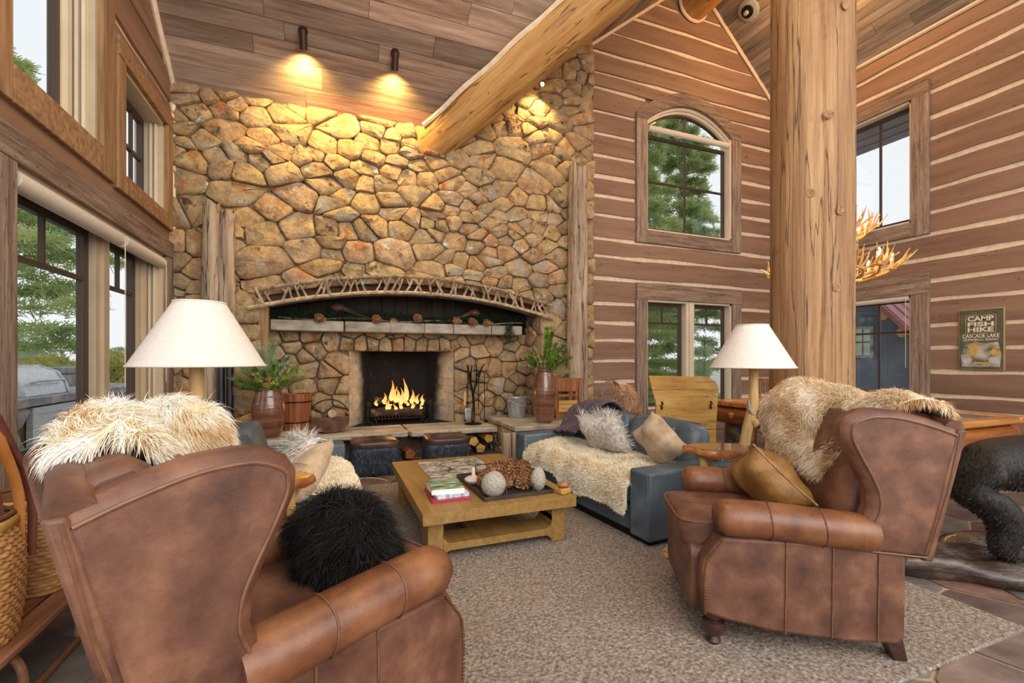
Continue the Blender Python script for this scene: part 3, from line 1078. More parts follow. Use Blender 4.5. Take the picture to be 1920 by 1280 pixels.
# ------------------------------------------------------------------ chimney
def arch_t(x): return 2.44 - 0.28 * ((x - 1.15) / 2.05) ** 2


AX0, AX1 = -0.82, 3.08
xs = np.linspace(AX0, AX1, 15)
up = [(-1.8, 4.67), (-1.8, 2.0)] + [(AX0, 2.0)] + [(x, arch_t(x) + 0.02) for x in xs] + [(AX1, 2.0), (4.02, 2.0), (4.02, zB(4.02)), (1.4, 4.67)]
parts = [prism(up, to_face, 0, -0.42), prism([(-1.8, -0.02), (AX0, -0.02), (AX0, 2.0), (-1.8, 2.0)], to_face, 0, -0.42),
         prism([(AX1, -0.02), (4.02, -0.02), (4.02, 2.0), (AX1, 2.0)], to_face, 0, -0.42)]
ch = obj('wall_front', join(*parts), M_mortar, smooth=False, kind='structure', label='tall field stone chimney wall holding the fireplace')


def darts(n, r0, r1, bounds, an, rg, tries=400, ok=None):
    S = []
    x0, x1, z0, z1 = bounds
    for i in range(n):
        for t in range(tries):
            a, b = rg.uniform(x0, x1), rg.uniform(z0, z1)
            if ok and not ok(a, b):
                continue
            r = r0 + (r1 - r0) * rg.random() ** 1.5
            r *= 1 - 0.35 * t / tries
            if all((a - p) ** 2 + ((b - q) * an) ** 2 > (r + s_) ** 2 / 4 for p, q, s_ in S):
                S.append((a, b, r))
                break
    return S


rg = random.Random(21)
inside = lambda a, b: AX0 < a < AX1 and b < arch_t(a)
okf = lambda a, b: b < (4.72 if a < 1.45 else zB(a) + 0.1) and not (AX0 - 0.03 < a < AX1 + 0.03 and b < arch_t(a) + 0.04)
S = darts(300, 0.13, 0.92, (-1.8, 4.02, 0.44, 6.75), 1.5, rg, 130, okf)
cells = voronoi([(a, b) for a, b, _ in S], [(-1.82, 0.4), (4.05, 0.4), (4.05, 6.9), (-1.82, 6.9)], 0.004, 1.5)
k = 0
for (a, b, r), p in zip(S, cells):
    if not p:
        continue
    if b < 2.17 and (a < AX0 or a > AX1):
        p = clip(p, 1, 0, AX0) if a < AX0 else clip(p, -1, 0, -AX1)
    elif AX0 - 0.1 < a < AX1 + 0.1:
        g = -0.28 * 2 * (a - 1.15) / 2.05 ** 2
        p = clip(p, g, -1, -(arch_t(a) + 0.01) + g * a)
    p = clip(p, 0, 1, 4.70) if a < 1.4 else clip(p, -KA, 1, 4.70 - KA * 1.4)
    if len(p) < 3:
        continue
    st = stone(p, rg.uniform(0.045, 0.105), rg, to_face)
    if st:
        k += 1
        obj('stone', st[0], M_stone, ch, loc=st[1], kind='stuff' if k > 300 else None, ang=60)

# alcove: back, returns, soffit
YB = 7.1
FX0, FX1, FZ0, FZ1 = 0.25, 1.81, 0.40, 1.51
def to_back(a, b, d): return (a, YB - d, b)
fs = obj('wall_alcove', join(box(AX0 - 0.3, FX0, YB, YB + 0.15, 0, 1.76), box(FX1, AX1 + 0.3, YB, YB + 0.15, 0, 1.76), box(FX0, FX1, YB, YB + 0.15, FZ1, 1.76),
                             box(AX0 - 0.3, AX0 - 0.02, YS, YB + 0.4, 0, 2.5), box(AX1 + 0.02, AX1 + 0.3, YS, YB + 0.4, 0, 2.5), box(AX0 - 0.3, AX1 + 0.3, YB + 0.31, YB + 0.4, 1.76, 2.5), box(AX0, AX1, YS + 0.1, YB + 0.4, 2.46, 2.55)),
         M_mortar, smooth=False, kind='structure', label='stone recess around the firebox below the twig arch')
okb = lambda a, b: not (FX0 - 0.06 < a < FX1 + 0.06 and b < FZ1 + 0.24)
S = darts(80, 0.16, 0.42, (AX0, AX1, 0.4, 1.78), 1.15, rg, 300, okb)
nl = 10
for i in range(nl):
    S.append((FX0 - 0.12 + (FX1 - FX0 + 0.24) * (i + 0.5) / nl, FZ1 + 0.115 + rg.uniform(-0.01, 0.01), 0.1))
cells = voronoi([(a, b) for a, b, _ in S] + [(1.03, 1.2), (0.6, 1.2), (1.45, 1.2), (1.03, 0.7), (0.6, 0.7), (1.5, 0.7)],
                [(AX0, 0.38), (AX1, 0.38), (AX1, 1.80), (AX0, 1.80)], 0.007, 1.15)
for i, ((a, b, r), p) in enumerate(zip(S, cells)):
    if not p:
        continue
    if b > FZ1 + 0.03:
        p = clip(p, 0, -1, -FZ1) if FX0 - 0.1 < a < FX1 + 0.1 else p
    else:
        p = clip(p, 1, 0, FX0) if a < FX0 else clip(p, -1, 0, -FX1)
    if len(p) > 2:
        st = stone(p, rg.uniform(0.05, 0.10), rg, to_back)
        if st:
            obj('stone', st[0], M_stone, fs, loc=st[1], ang=60)
for sx, X in ((1, AX0 - 0.02), (-1, AX1 + 0.02)):
    S = darts(14, 0.2, 0.34, (YS, YB, 0.44, 2.4), 1.2, rg)
    for (a, b, r), p in zip(S, voronoi([(a, b) for a, b, _ in S], [(YS, 0.4), (YB, 0.4), (YB, 2.42), (YS, 2.42)], 0.007, 1.2)):
        if p:
            st = stone(p, rg.uniform(0.04, 0.08), rg, lambda u, v, d, X=X, sx=sx: (X + sx * d, u, v))
            if st:
                obj('stone', st[0], M_stone, fs, loc=st[1], ang=60)
# dark boarded back of the recess above the mantel
bb = empty('wall_recess', kind='structure', label='dark boards at the back of the recess above the mantel')
for i in range(20):
    x = AX0 + (AX1 - AX0) * i / 20
    obj('board', box(x + 0.004, x + (AX1 - AX0) / 20 - 0.004, YB + 0.24 + rg.uniform(0, 0.02), YB + 0.3, 1.75, 2.47), M_darkwood, bb, smooth=False)

# firebox with splayed brick sides
fb = empty('firebox', (0, 0, 0), label='open brick firebox with sooty back and pale brick sides', cat='firebox')
BX0, BX1, BY = 0.60, 1.50, 7.72
obj('back_wall', box(BX0 - 0.05, BX1 + 0.05, BY, BY + 0.08, FZ0 - 0.02, 1.9), M_soot, fb, smooth=False)
obj('floor_slab', box(FX0 - 0.1, FX1 + 0.1, YB - 0.02, BY + 0.05, FZ0 - 0.08, FZ0), M_soot, fb, smooth=False)
obj('flue_hood', prism([(FX0, FZ1 + 0.01), (FX1, FZ1 + 0.01), (BX1, 1.9), (BX0, 1.9)], lambda a, b, d: (a, YB + 0.16 + d, b), 0, 0.02), M_soot, fb, smooth=False)


def brick_side(x0, y0, x1, y1, sgn):
    L = sqrt((x1 - x0) ** 2 + (y1 - y0) ** 2)
    ux, uy = (x1 - x0) / L, (y1 - y0) / L
    nx, ny = (-uy * sgn, ux * sgn)
    row = 0
    z = FZ0
    to3 = lambda a, b, d: (x0 + ux * a + nx * d, y0 + uy * a + ny * d, b)
    obj('side_wall', prism([(0, FZ0 - 0.05), (L, FZ0 - 0.05), (L, 1.9), (0, 1.9)], to3, -0.08, 0.0), M_mortar, fb, smooth=False)
    while z < 1.5:
        a = -0.115 * (row % 2)
        while a < L:
            b = min(a + 0.23, L)
            a0 = max(a, 0)
            if b - a0 > 0.03:
                sooty = False
                C = to3((a0 + b) / 2, z + 0.055, 0)
                v, f = prism([(a0 + 0.0012, z + 0.0012), (b - 0.0012, z + 0.0012), (b - 0.0012, z + 0.1138), (a0 + 0.0012, z + 0.1138)], to3, -0.01, 0.004 + rg.uniform(0, 0.002))
                obj('brick', ([tuple(p[i] - C[i] for i in range(3)) for p in v], f), M_soot if sooty else M_firebrick, fb, smooth=False, loc=C)
            a += 0.23
        z += 0.115
        row += 1


brick_side(FX0, YB, BX0, BY, -1)
brick_side(FX1, YB, BX1, BY, 1)

# hearth slabs
def rough_slab(x0, x1, y0, y1, z0, z1, seed, amp=0.02):
    rg = random.Random(seed)
    out = []
    P = []
    for (xa, ya, xb, yb) in ((x0, y0, x1, y0), (x1, y0, x1, y1), (x1, y1, x0, y1), (x0, y1, x0, y0)):
        n = max(3, int((abs(xb - xa) + abs(yb - ya)) / 0.12))
        for i in range(n):
            t = i / n
            P.append((xa + (xb - xa) * t + rg.uniform(-amp, amp), ya + (yb - ya) * t + rg.uniform(-amp, amp)))
    v, f = prism(P, lambda a, b, d: (a, b, d), z0, z1)
    return v, f


he = empty('hearth', kind='structure', label='raised stone hearth with higher stone ledges at both sides')
he['category'] = 'hearth'
obj('hearth_slab', rough_slab(-0.28, 1.0, 6.36, 7.12, 0.33, 0.40, 1), M_slab, he, bevel=0.012, ang=30)
obj('hearth_slab', rough_slab(1.01, 2.28, 6.30, 7.12, 0.33, 0.40, 2), M_slab, he, bevel=0.012, ang=30)
obj('ledge_slab', rough_slab(2.3, 4.0, 5.68, 6.98, 0.42, 0.485, 3), M_slab, he, bevel=0.012, ang=30)
obj('ledge_slab', rough_slab(-1.78, -0.3, 5.75, 6.98, 0.42, 0.485, 4), M_slab, he, bevel=0.012, ang=30)
obj('hearth_base', join(box(2.36, 3.95, 5.80, 6.98, 0, 0.42), box(-1.78, -0.38, 5.85, 6.98, 0, 0.42), box(-0.3, 2.3, 6.85, 7.1, 0, 0.33)), M_mortar, he, smooth=False)
S = darts(14, 0.2, 0.34, (2.36, 3.95, 0.0, 0.42), 1.2, rg)
for (a, b, r), p in zip(S, voronoi([(a, b) for a, b, _ in S], [(2.36, 0.0), (3.95, 0.0), (3.95, 0.42), (2.36, 0.42)], 0.006, 1.2)):
    st = p and stone(p, 0.05, rg, lambda u, v, d: (u, 5.80 - d, v))
    if st:
        obj('stone', st[0], M_stone, he, loc=st[1], ang=60)
S = darts(10, 0.2, 0.34, (5.8, 6.9, 0.0, 0.42), 1.2, rg)
for (a, b, r), p in zip(S, voronoi([(a, b) for a, b, _ in S], [(5.8, 0.0), (6.9, 0.0), (6.9, 0.42), (5.8, 0.42)], 0.006, 1.2)):
    st = p and stone(p, 0.05, rg, lambda u, v, d: (2.36 - d, u, v))
    if st:
        obj('stone', st[0], M_stone, he, loc=st[1], ang=60)
for k, x in enumerate((2.12, 2.25)):
    obj('post', box(x, x + 0.115, 5.66, 5.75, 0, 0.41), M_drift, he, bevel=0.015)

# mantel stones
ma = empty('mantel', kind='structure', label='long pale stone mantel shelf over the firebox')
ma['category'] = 'mantel'
x = -0.74
for wd in (0.92, 0.62, 0.5, 0.44, 0.6, 0.52):
    vf = rough_slab(x, x + wd - 0.006, 6.78, 7.32, 1.775, 1.92, int(wd * 100), 0.008)
    obj('mantel_stone', vf, M_slab, ma, bevel=0.014, ang=30)
    x += wd

# twig arch
ta = empty('twig_arch', (0, 0, 0), label='arched frieze of forked twigs between two bent rails over the fireplace', cat='frieze')
def band(x, o): return arch_t(x) + o
xs = np.linspace(-0.95, 3.25, 40)
obj('rail', tube([(x, 6.44, band(x, 0.10 - 0.03 * abs(x - 1.15) / 2)) for x in xs], 0.022, 8, noise=0.12, seed=2), M_twig, ta)
obj('rail', tube([(x, 6.44, band(x, -0.125)) for x in xs], 0.026, 8, noise=0.12, seed=3), M_twig, ta)
rg = random.Random(31)
x = -0.85
i = 0
while x < 3.18:
    b, t = band(x, -0.125), band(x, 0.10)
    h = t - b
    dx = rg.choice([-1, 1]) * rg.uniform(0.03, 0.15)
    y = 6.44 + rg.uniform(-0.02, 0.05)
    r = rg.uniform(0.013, 0.024)
    f = rg.uniform(0.35, 0.6)
    m = (x + dx * f + rg.uniform(-0.02, 0.02), y, b + h * f)
    t1 = tube([(x, y, b - 0.01), m, (x + dx, y, t + 0.01 - 0.14 * dx * (x - 1.15) * 0.3)], [r, r * 0.9, r * 0.75], 6, noise=0.15, seed=i)
    if rg.random() < 0.7:
        sgn = -1 if dx > 0 else 1
        t1 = join(t1, tube([m, (m[0] + sgn * rg.uniform(0.05, 0.11), y, t + 0.005)], [r * 0.8, r * 0.6], 6, noise=0.15, seed=i + 99))
    obj('twig', t1, M_twig, ta)
    x += rg.uniform(0.075, 0.125)
    i += 1
obj('backing', prism([(q, band(q, -0.145)) for q in np.linspace(-0.8, 3.06, 20)] + [(q, band(q, 0.03)) for q in np.linspace(3.06, -0.8, 20)], lambda a, b, d: (a, 6.66 + d, b), 0, 0.03), M_darkwood, ta, smooth=False)
obj('trim_6', box(-0.86, -0.74, 6.56, 6.72, 0.485, 2.06), M_honeyz, kind='structure', bevel=0.02, label='brown wooden post at the left edge of the recess')

# half-log posts standing against the stone
def halflog(name, x0, x1, y, z0, z1, lean, seed, label):
    rg = random.Random(seed)
    k, n = 40, 18
    V, F = [], []
    c, r = (x0 + x1) / 2, (x1 - x0) / 2
    for i in range(k + 1):
        t = i / k
        for j in range(n):
            a = 2 * pi * j / n
            q = r * (1 + 0.10 * sin(2 * a + 3 * t + seed) + 0.07 * sin(5 * a + seed) + 0.05 * sin(14 * t + a)) + rg.uniform(-0.006, 0.006)
            z = z0 + (z1 - z0) * t + (rg.uniform(-0.14, 0.03) if i == k else 0)
            V.append((c + lean * t + q * cos(a), y + q * 0.75 * sin(a), z))
    for i in range(k):
        for j in range(n):
            a, b = i * n + j, i * n + (j + 1) % n
            F.append((a, b, b + n, a + n))
    F.append(tuple(range(n))[::-1])
    F.append(tuple(k * n + j for j in range(n)))
    return obj(name, (V, F), M_drift, label=label, cat='post')


halflog('split_log_post', -1.47, -1.27, 6.40, 0.485, 3.26, 0.05, 2, 'grey split log post left of the pair behind the left lampshade')
halflog('split_log_post', -1.26, -1.10, 6.40, 0.485, 3.22, 0.02, 5, 'brown split log post right of the pair behind the left lampshade')
halflog('driftwood_post', 3.48, 3.80, 6.38, 0.485, 4.50, 0.02, 8, 'pale driftwood post against the stone right of the fireplace')

# ------------------------------------------------------------------ windows
def wbox(*a): return box(*a)


def window(n, loc, rz, x0, x1, z0, z1, lights, label, bx, bz, trim=0.22, sashd=0.13, shade=None, peak=None, transom=None, headtrim=None, sash_w=0.06, nosill=False, inner=None, my=-0.02):
    """lights = list of (x0, x1, [vertical muntins], [(horizontal, ...)]) in wall coordinates; local y runs outward"""
    w = empty(f'window_{n}', loc, rz, label=label, kind='structure')
    ht = headtrim or trim
    # casing boards
    if peak is None:
        obj('head_casing', wbox(x0 - trim, x1 + trim, -0.075, 0, z1, z1 + ht), bx, w, smooth=False, bevel=0.008)
    else:
        xs = np.linspace(x0, x1, 17)
        o = [(x0 - trim, z1 + 0.10)] + [(x, arch_z(x, x0 - trim, x1 + trim, z1 + 0.10, peak + trim)) for x in np.linspace(x0 - trim, x1 + trim, 19)][1:-1] + [(x1 + trim, z1 + 0.10)]
        p = o + [(x1 + trim, z1), (x1, z1)] + [(x, arch_z(x, x0, x1, z1, peak)) for x in xs[::-1]][1:-1] + [(x0, z1), (x0 - trim, z1)]
        obj('arched_casing', prism(p, lambda a, b, d: (a, d, b), -0.075, 0.02), bx, w, smooth=False)
    obj('side_casing', wbox(x0 - trim, x0, -0.07, 0, z0 - (0 if nosill else trim), z1), bz, w, smooth=False, bevel=0.008)
    obj('side_casing', wbox(x1, x1 + trim, -0.07, 0, z0 - (0 if nosill else trim), z1), bz, w, smooth=False, bevel=0.008)
    obj('sill_casing', wbox(x0 + 0.002, x1 - 0.002, -0.072, 0, z0 - trim, z0), bx, w, smooth=False, bevel=0.008)
    # jamb liners
    jd = sashd + 0.06
    J = [wbox(x0, x0 + 0.035, -0.03, jd, z0, z1), wbox(x1 - 0.035, x1, -0.03, jd, z0, z1), wbox(x0, x1, -0.03, jd, z0, z0 + 0.035)]
    if peak is None:
        J.append(wbox(x0, x1, -0.03, jd, z1 - 0.035, z1))
    else:
        for k, (e0, e1) in enumerate(((0.0, 0.05), (0.05, 0.09))):
            xs = np.linspace(x0, x1, 21)
            p = [(x, arch_z(x, x0, x1, z1, peak) - e0) for x in xs] + [(x, arch_z(x, x0, x1, z1, peak) - e1) for x in xs[::-1]]
            J.append(prism(p, lambda a, b, d: (a, d, b), 0.0 + 0.05 * k, jd))
    obj('jamb', join(*J), inner or M_cream, w, smooth=False)
    # sashes
    for (a, b, vm, hm) in lights:
        top = z1 - 0.04 if transom is None else transom
        bot = z0 + 0.04
        sw = sash_w
        s = obj('sash', join(wbox(a, a + sw, sashd - 0.02, sashd + 0.03, bot, top), wbox(b - sw, b, sashd - 0.02, sashd + 0.03, bot, top),
                             wbox(a + sw, b - sw, sashd - 0.02, sashd + 0.03, bot, bot + sw), wbox(a + sw, b - sw, sashd - 0.02, sashd + 0.03, top - sw, top)), M_bronze, w, smooth=False)
        for x, zlo, zhi in vm:
            obj('muntin', wbox(x - 0.016, x + 0.016, sashd - 0.012, sashd + 0.02, zlo if zlo else bot + sw, zhi if zhi else top - sw), M_bronze, s, smooth=False)
        for z in hm:
            obj('muntin', wbox(a + sw, b - sw, sashd - 0.014, sashd + 0.022, z - 0.018, z + 0.018), M_bronze, s, smooth=False)
        obj('pane', wbox(a + sw, b - sw, sashd, sashd + 0.006, bot + sw, top - sw), M_glass, s, smooth=False)
    for k in range(len(lights) - 1):
        a, b = lights[k][1], lights[k + 1][0]
        obj('mullion', join(wbox(a, b, my, jd, z0 + 0.035, z1 - 0.035), wbox(a + (b - a) * 0.3, b - (b - a) * 0.3, my - 0.03, my, z0 + 0.035, z1 - 0.035)), inner or M_cream, w, smooth=False)
    if shade:
        for (a, b, z, r) in shade:
            sh = obj('roller_shade', tube([(a, -0.01, z), (b, -0.01, z)], r, 16), M_roller, w)
            obj('pull_chain', tube([(b - 0.03, -0.01 - r, z), (b - 0.03, -0.01 - r, z0 + 0.5)], 0.004, 5), M_cream, sh)
    return w


w1 = window(1, (XL, 0, 0), R(90), 3.62, 6.33, 0.64, 2.57,
            [(3.66, 5.04, [(4.40, 2.08, None)], [2.08]), (5.30, 6.06, [(5.68, 2.08, None)], [2.08])],
            'big double window on the left with roller blinds and a view of the grill', M_trimx, M_trimz, trim=0.25, sashd=0.17, headtrim=0.19,
            shade=[(3.66, 5.17, 2.485, 0.062), (5.23, 6.28, 2.485, 0.062)], sash_w=0.09, my=0.10, inner=M_creamshaded)
for yy in (0.03, 0.075):
    obj('frame_stop', wbox(6.255, 6.296, yy, yy + 0.022, 0.68, 2.52), M_cream, w1, smooth=False)
obj('mullion', join(wbox(6.06, 6.30, 0.12, 0.23, 0.67, 2.53), wbox(6.12, 6.18, 0.08, 0.12, 0.67, 2.53)), M_creamshaded, w1, smooth=False)
w2 = window(2, (XL, 0, 0), R(90), 3.58, 4.72, 3.14, 5.2, [(3.62, 4.52, [], [])],
            'upper left window with honey coloured frame cut by the photo edge', M_honeyy, M_honeyz, trim=0.23, sashd=0.14, inner=M_creamshaded)
for yy in (0.02, 0.065):
    obj('frame_stop', wbox(4.645, 4.686, yy, yy + 0.022, 3.18, 5.16), M_cream, w2, smooth=False)
obj('mullion', join(wbox(4.52, 4.69, 0.12, 0.2, 3.26, 5.16), wbox(4.56, 4.62, 0.09, 0.12, 3.26, 5.16)), M_cream, w2, smooth=False)
w3 = window(3, (XL, 0, 0), R(90), 5.18, 6.34, 3.07, 4.08, [(5.22, 6.24, [(5.95, None, None)], [3.58])],
            'smaller upper left window tucked in the corner beside the chimney', M_honeyy, M_honeyz, trim=0.17, sashd=0.15, inner=M_creamshaded)
for yy in (0.02, 0.065):
    obj('frame_stop', wbox(6.265, 6.306, yy, yy + 0.022, 3.11, 4.04), M_cream, w3, smooth=False)
w4 = window(4, (0, YG, 0), 0, 5.47, 7.57, 3.79, 5.84, [(5.50, 7.54, [(6.52, None, None)], [4.78])],
            'arched upper window in the gable wall looking out on pines', M_trimx, M_trimz, trim=0.24, sashd=0.13, peak=6.27, transom=5.66,
            shade=[(5.52, 7.52, 5.72, 0.055)])
xs = np.linspace(5.55, 7.49, 15)
pa = obj('arch_sash', prism([(x, arch_z(x, 5.5, 7.54, 5.8, 6.2)) for x in np.linspace(5.5, 7.54, 17)] + [(x, arch_z(x, 5.56, 7.48, 5.8, 6.14)) for x in np.linspace(7.48, 5.56, 17)],
                            lambda a, b, d: (a, d, b), 0.11, 0.16), M_bronze, w4, smooth=False)
obj('pane', prism([(5.55, 5.78)] + [(x, arch_z(x, 5.53, 7.51, 5.8, 6.17)) for x in xs] + [(7.49, 5.78)], lambda a, b, d: (a, d, b), 0.13, 0.136), M_glass, pa, smooth=False)
for x in (6.52,):
    obj('muntin', box(x - 0.016, x + 0.016, 0.118, 0.15, 5.7, 6.18), M_bronze, pa, smooth=False)
w5 = window(5, (0, YG, 0), 0, 5.47, 7.57, 0.45, 2.50, [(5.50, 6.42, [(5.96, 2.08, None)], [2.08]), (6.62, 7.54, [(7.08, 2.08, None)], [2.08])],
            'lower double window in the gable wall behind the yellow sleigh', M_trimx, M_trimz, trim=0.24, sashd=0.13, headtrim=0.3)
w6 = window(6, (XR, 0, 0), R(-90), -5.68, -4.575, 3.63, 5.64, [(-5.66, -4.60, [(-5.12, None, None)], [])],
            'upper window in the right wall showing bare white sky', M_trimx, M_trimz, trim=0.24, sashd=0.12)
w7 = window(7, (XR, 0, 0), R(-90), -5.68, -4.575, 0.75, 2.44, [(-5.66, -4.60, [(-5.14, None, None)], [1.845])],
            'lower window in the right wall showing a slate blue cabin', M_trimx, M_trimz, trim=0.24, sashd=0.12, headtrim=0.33,
            shade=[(-5.64, -4.62, 2.40, 0.05)])

# ------------------------------------------------------------------ outside
obj('ground', box(-40, 60, -20, 60, -0.4, -0.15), M_ground, smooth=False, kind='structure', label='pale ground outside the house')


def pine(loc, h, r0, z_low, seed, label, n_wh=16, dens=1.0, L=0.11, trunk=0.14, sparse=1.0):
    rg = random.Random(seed)
    t = empty('pine_tree', loc, label=label, cat='tree', group=None)
    obj('trunk', tube([(0.05 * sin(k), 0.05 * cos(k * 1.3), h * k / 9 - 0.2) for k in range(10)], [trunk * (1 - 0.09 * k) for k in range(10)], 8, noise=0.1, seed=seed), M_bark, t)
    B, NP, ND = [], [], []
    for i in range(n_wh):
        z = z_low + (h - z_low) * (i / n_wh)
        rr = r0 * (1 - 0.85 * i / n_wh) * rg.uniform(0.75, 1.15)
        m = 5 if i < n_wh * 0.8 else 4
        a0 = rg.uniform(0, 6.28)
        for j in range(m):
            if rg.random() > sparse:
                continue
            a = a0 + 6.28 * j / m + rg.uniform(-0.3, 0.3)
            q = rr * rg.uniform(0.7, 1.1)
            drop = rg.uniform(0.02, 0.25)
            P = [Vector((q * s * cos(a) + 0.08 * sin(5 * s + i), q * s * sin(a), z + rg.uniform(-0.1, 0.1) * s + q * (0.12 * s - drop * s * s))) for s in (0.03, 0.3, 0.6, 0.85, 1.0)]
            B.append(tube([tuple(p) for p in P], [0.03, 0.022, 0.014, 0.009, 0.004], 5, cap=False))
            for s in np.linspace(0.22, 1.0, int(9 * dens) + 3):
                k = min(int(s * 4), 3)
                base = P[k].lerp(P[k + 1], s * 4 - k)
                for sd in (-1, 1):
                    LL = q * 0.34 * (1.15 - s) + 0.12
                    d = Vector((cos(a + sd * 0.95), sin(a + sd * 0.95), rg.uniform(-0.25, 0.15)))
                    for g in range(3):
                        NP.append(base + d * LL * (g + rg.random()) / 3)
                        ND.append(d)
    obj('branches', join(*B), M_bark, t, kind='stuff')
    P = np.repeat(np.array([tuple(p) for p in NP]), 11, axis=0)
    D = np.repeat(np.array([tuple(p) for p in ND]), 11, axis=0)
    n = len(P)
    P = P + nrg.normal(size=(n, 3)) * 0.05
    D = unit(D * 0.9 + 0.65 * nrg.normal(size=(n, 3)) + np.array([0, 0, 0.12]))
    ln = L * (0.7 + 0.6 * nrg.random(n))[:, None]
    S_ = unit(np.cross(D, nrg.normal(size=(n, 3)))) * 0.0085 * (L / 0.11)
    V = np.empty((n, 4, 3))
    V[:, 0], V[:, 1], V[:, 2], V[:, 3] = P - S_, P + S_, P + D * ln + S_ * 0.6, P + D * ln - S_ * 0.6
    fast('needles', V.reshape(-1, 3), np.arange(n)[:, None] * 4 + np.array([0, 1, 2, 3]), np.zeros((0, 3), int), M_treeneedle, t, kind='stuff')
    return t


pine((-7.0, 13.0, -0.2), 9.6, 2.75, 1.0, 1, 'leafy pine just beyond the grill terrace, filling the near left window', 22, 1.15, 0.16, sparse=0.78)
pine((-11.6, 20.5, -0.2), 6.4, 1.9, 0.5, 2, 'small pine seen through the far left window pane', 13, 0.8, 0.14)
pine((8.2, 11.6, -0.4), 13.0, 2.5, 0.5, 3, 'dense green pine standing left in the gable windows', 32, 1.2, 0.15, sparse=0.92)
pine((11.4, 12.6, -0.4), 13.5, 2.1, 0.4, 4, 'thin pine with a visible trunk standing right in the gable windows', 32, 1.0, 0.15, trunk=0.2, sparse=0.75)
pine((5.6, 17.0, -0.4), 10, 2.6, 1.0, 5, 'pine farther back behind the gable windows', 14, 0.8, 0.16)
pine((29.0, 15.3, -0.4), 7.6, 2.6, 0.6, 6, 'pine beyond the red roof of the cabin', 14, 0.9, 0.2)


def bush(loc, r, h, seed, label, m):
    rg = random.Random(seed)
    o = obj('bush', blob(r * 0.85, r * 0.85, h * 0.85, 10, seed, 0.12, (0, 0, h * 0.6)), m, loc=loc, label=label, cat='bush')
    vf = blob(r, r, h, 12, seed, 0.14, (0, 0, h * 0.6))
    fur(o, vf, 9000, 0.22, m, w=0.012, comb=(0, 0, 0.3), jit=0.8, name='foliage')
    return o


M_bushy = mat('yellow_green_leaves', [(0.3, '8f9a50'), (0.5, 'b9b565'), (0.7, 'd6c87e')], (2, 2, 2), rough=0.8)
M_bushg = mat('far_green_leaves', [(0.3, '6d8060'), (0.6, '93a283')], (1, 1, 1), rough=0.9)
for i, (x, y, r, h) in enumerate(((-7.9, 18.6, 1.4, 0.95), (-4.7, 14.0, 1.0, 0.85), (-7.6, 23.0, 1.6, 1.1))):
    bush((x, y, -0.2), r, h, 40 + i, ['round yellow-green bush behind the terrace wall, middle of three', 'yellow-green bush nearest the terrace wall', 'yellow-green bush farthest from the terrace wall'][i], M_bushy)
for i in range(7):
    bush((-30 + i * 6.0, 40 + 5 * sin(i * 2), -0.2), 2.3, 2.0 + 0.8 * sin(i * 1.7), 60 + i, ['far green tree crown on the horizon, ' + q for q in ('first from the left', 'second from the left', 'third from the left', 'fourth from the left', 'third from the right', 'second from the right', 'last on the right')][i], M_bushg)['group'] = 'far tree line'

# outdoor kitchen
ok = empty('outdoor_counter', (0, 0, -0.05), label='grey stone outdoor counter with a steel cabinet door beyond the window', cat='counter')
rg = random.Random(77)
obj('countertop', rough_slab(-4.05, -3.15, 3.2, 10.6, 0.90, 1.0, 9, 0.015), M_outstone, ok, bevel=0.01)
obj('body', box(-4.0, -3.27, 3.3, 10.5, 0.0, 0.90), M_mortar, ok, smooth=False)
obj('back_wall', box(-4.35, -4.06, 3.2, 10.6, 0.0, 1.2), M_outstone, ok, smooth=False)
obj('wall_cap', rough_slab(-4.45, -4.0, 3.1, 10.7, 1.2, 1.31, 10, 0.015), M_outstone, ok, bevel=0.01)
S = darts(60, 0.2, 0.42, (5.2, 10.5, 0.0, 0.90), 1.3, rg)
S = [s_ for s_ in S if not (6.8 < s_[0] < 8.2)]
for (a, b, r), p in zip(S, voronoi([(a, b) for a, b, _ in S] + [(7.5, 0.2), (7.5, 0.6), (7.0, 0.2), (7.0, 0.6), (8.0, 0.2), (8.0, 0.6)], [(5.2, 0), (10.5, 0), (10.5, 0.9), (5.2, 0.9)], 0.008, 1.3)):
    st = p and stone(p, 0.05, rg, lambda u, v, d: (-3.27 + d, u, v))
    if st:
        obj('stone', st[0], M_outstone, ok, loc=st[1], ang=60)
for i in range(15):
    y = 3.25 + i * 0.49
    obj('backsplash_stone', rough_slab(-4.06, -4.0, y, y + 0.48, 1.0, 1.19, 20 + i, 0.004), M_outstone, ok, bevel=0.01)
do = obj('cabinet_door', box(-3.25, -3.2, 7.02, 8.05, 0.06, 0.80), M_steel, ok, smooth=False, bevel=0.006)
obj('door_frame', join(box(-3.24, -3.18, 6.92, 7.02, 0.0, 0.88), box(-3.24, -3.18, 8.05, 8.15, 0.0, 0.88), box(-3.24, -3.18, 7.02, 8.05, 0.80, 0.88)), M_steel, ok, smooth=False)
obj('handle', tube([(-3.19, 7.42, 0.70), (-3.16, 7.44, 0.70), (-3.16, 7.70, 0.70), (-3.19, 7.72, 0.70)], 0.012, 8), M_tin, do)
gl = empty('grill', (-3.62, 7.45, 0.95), 0, label='stainless barbecue grill with rounded hood on the outdoor counter', cat='grill')
hood = [(-0.33, 0.0), (-0.33, 0.30), (-0.24, 0.36), (0.05, 0.36), (0.24, 0.28), (0.33, 0.13), (0.36, 0.0)]
obj('hood', prism(hood, lambda a, b, d: (a, d, b), -0.5, 0.4), M_steel, gl, bevel=0.01)
obj('end_cap', prism([(a * 1.03, b * 1.03) for a, b in hood], lambda a, b, d: (a, d, b), 0.4, 0.47), M_tin, gl, bevel=0.01)
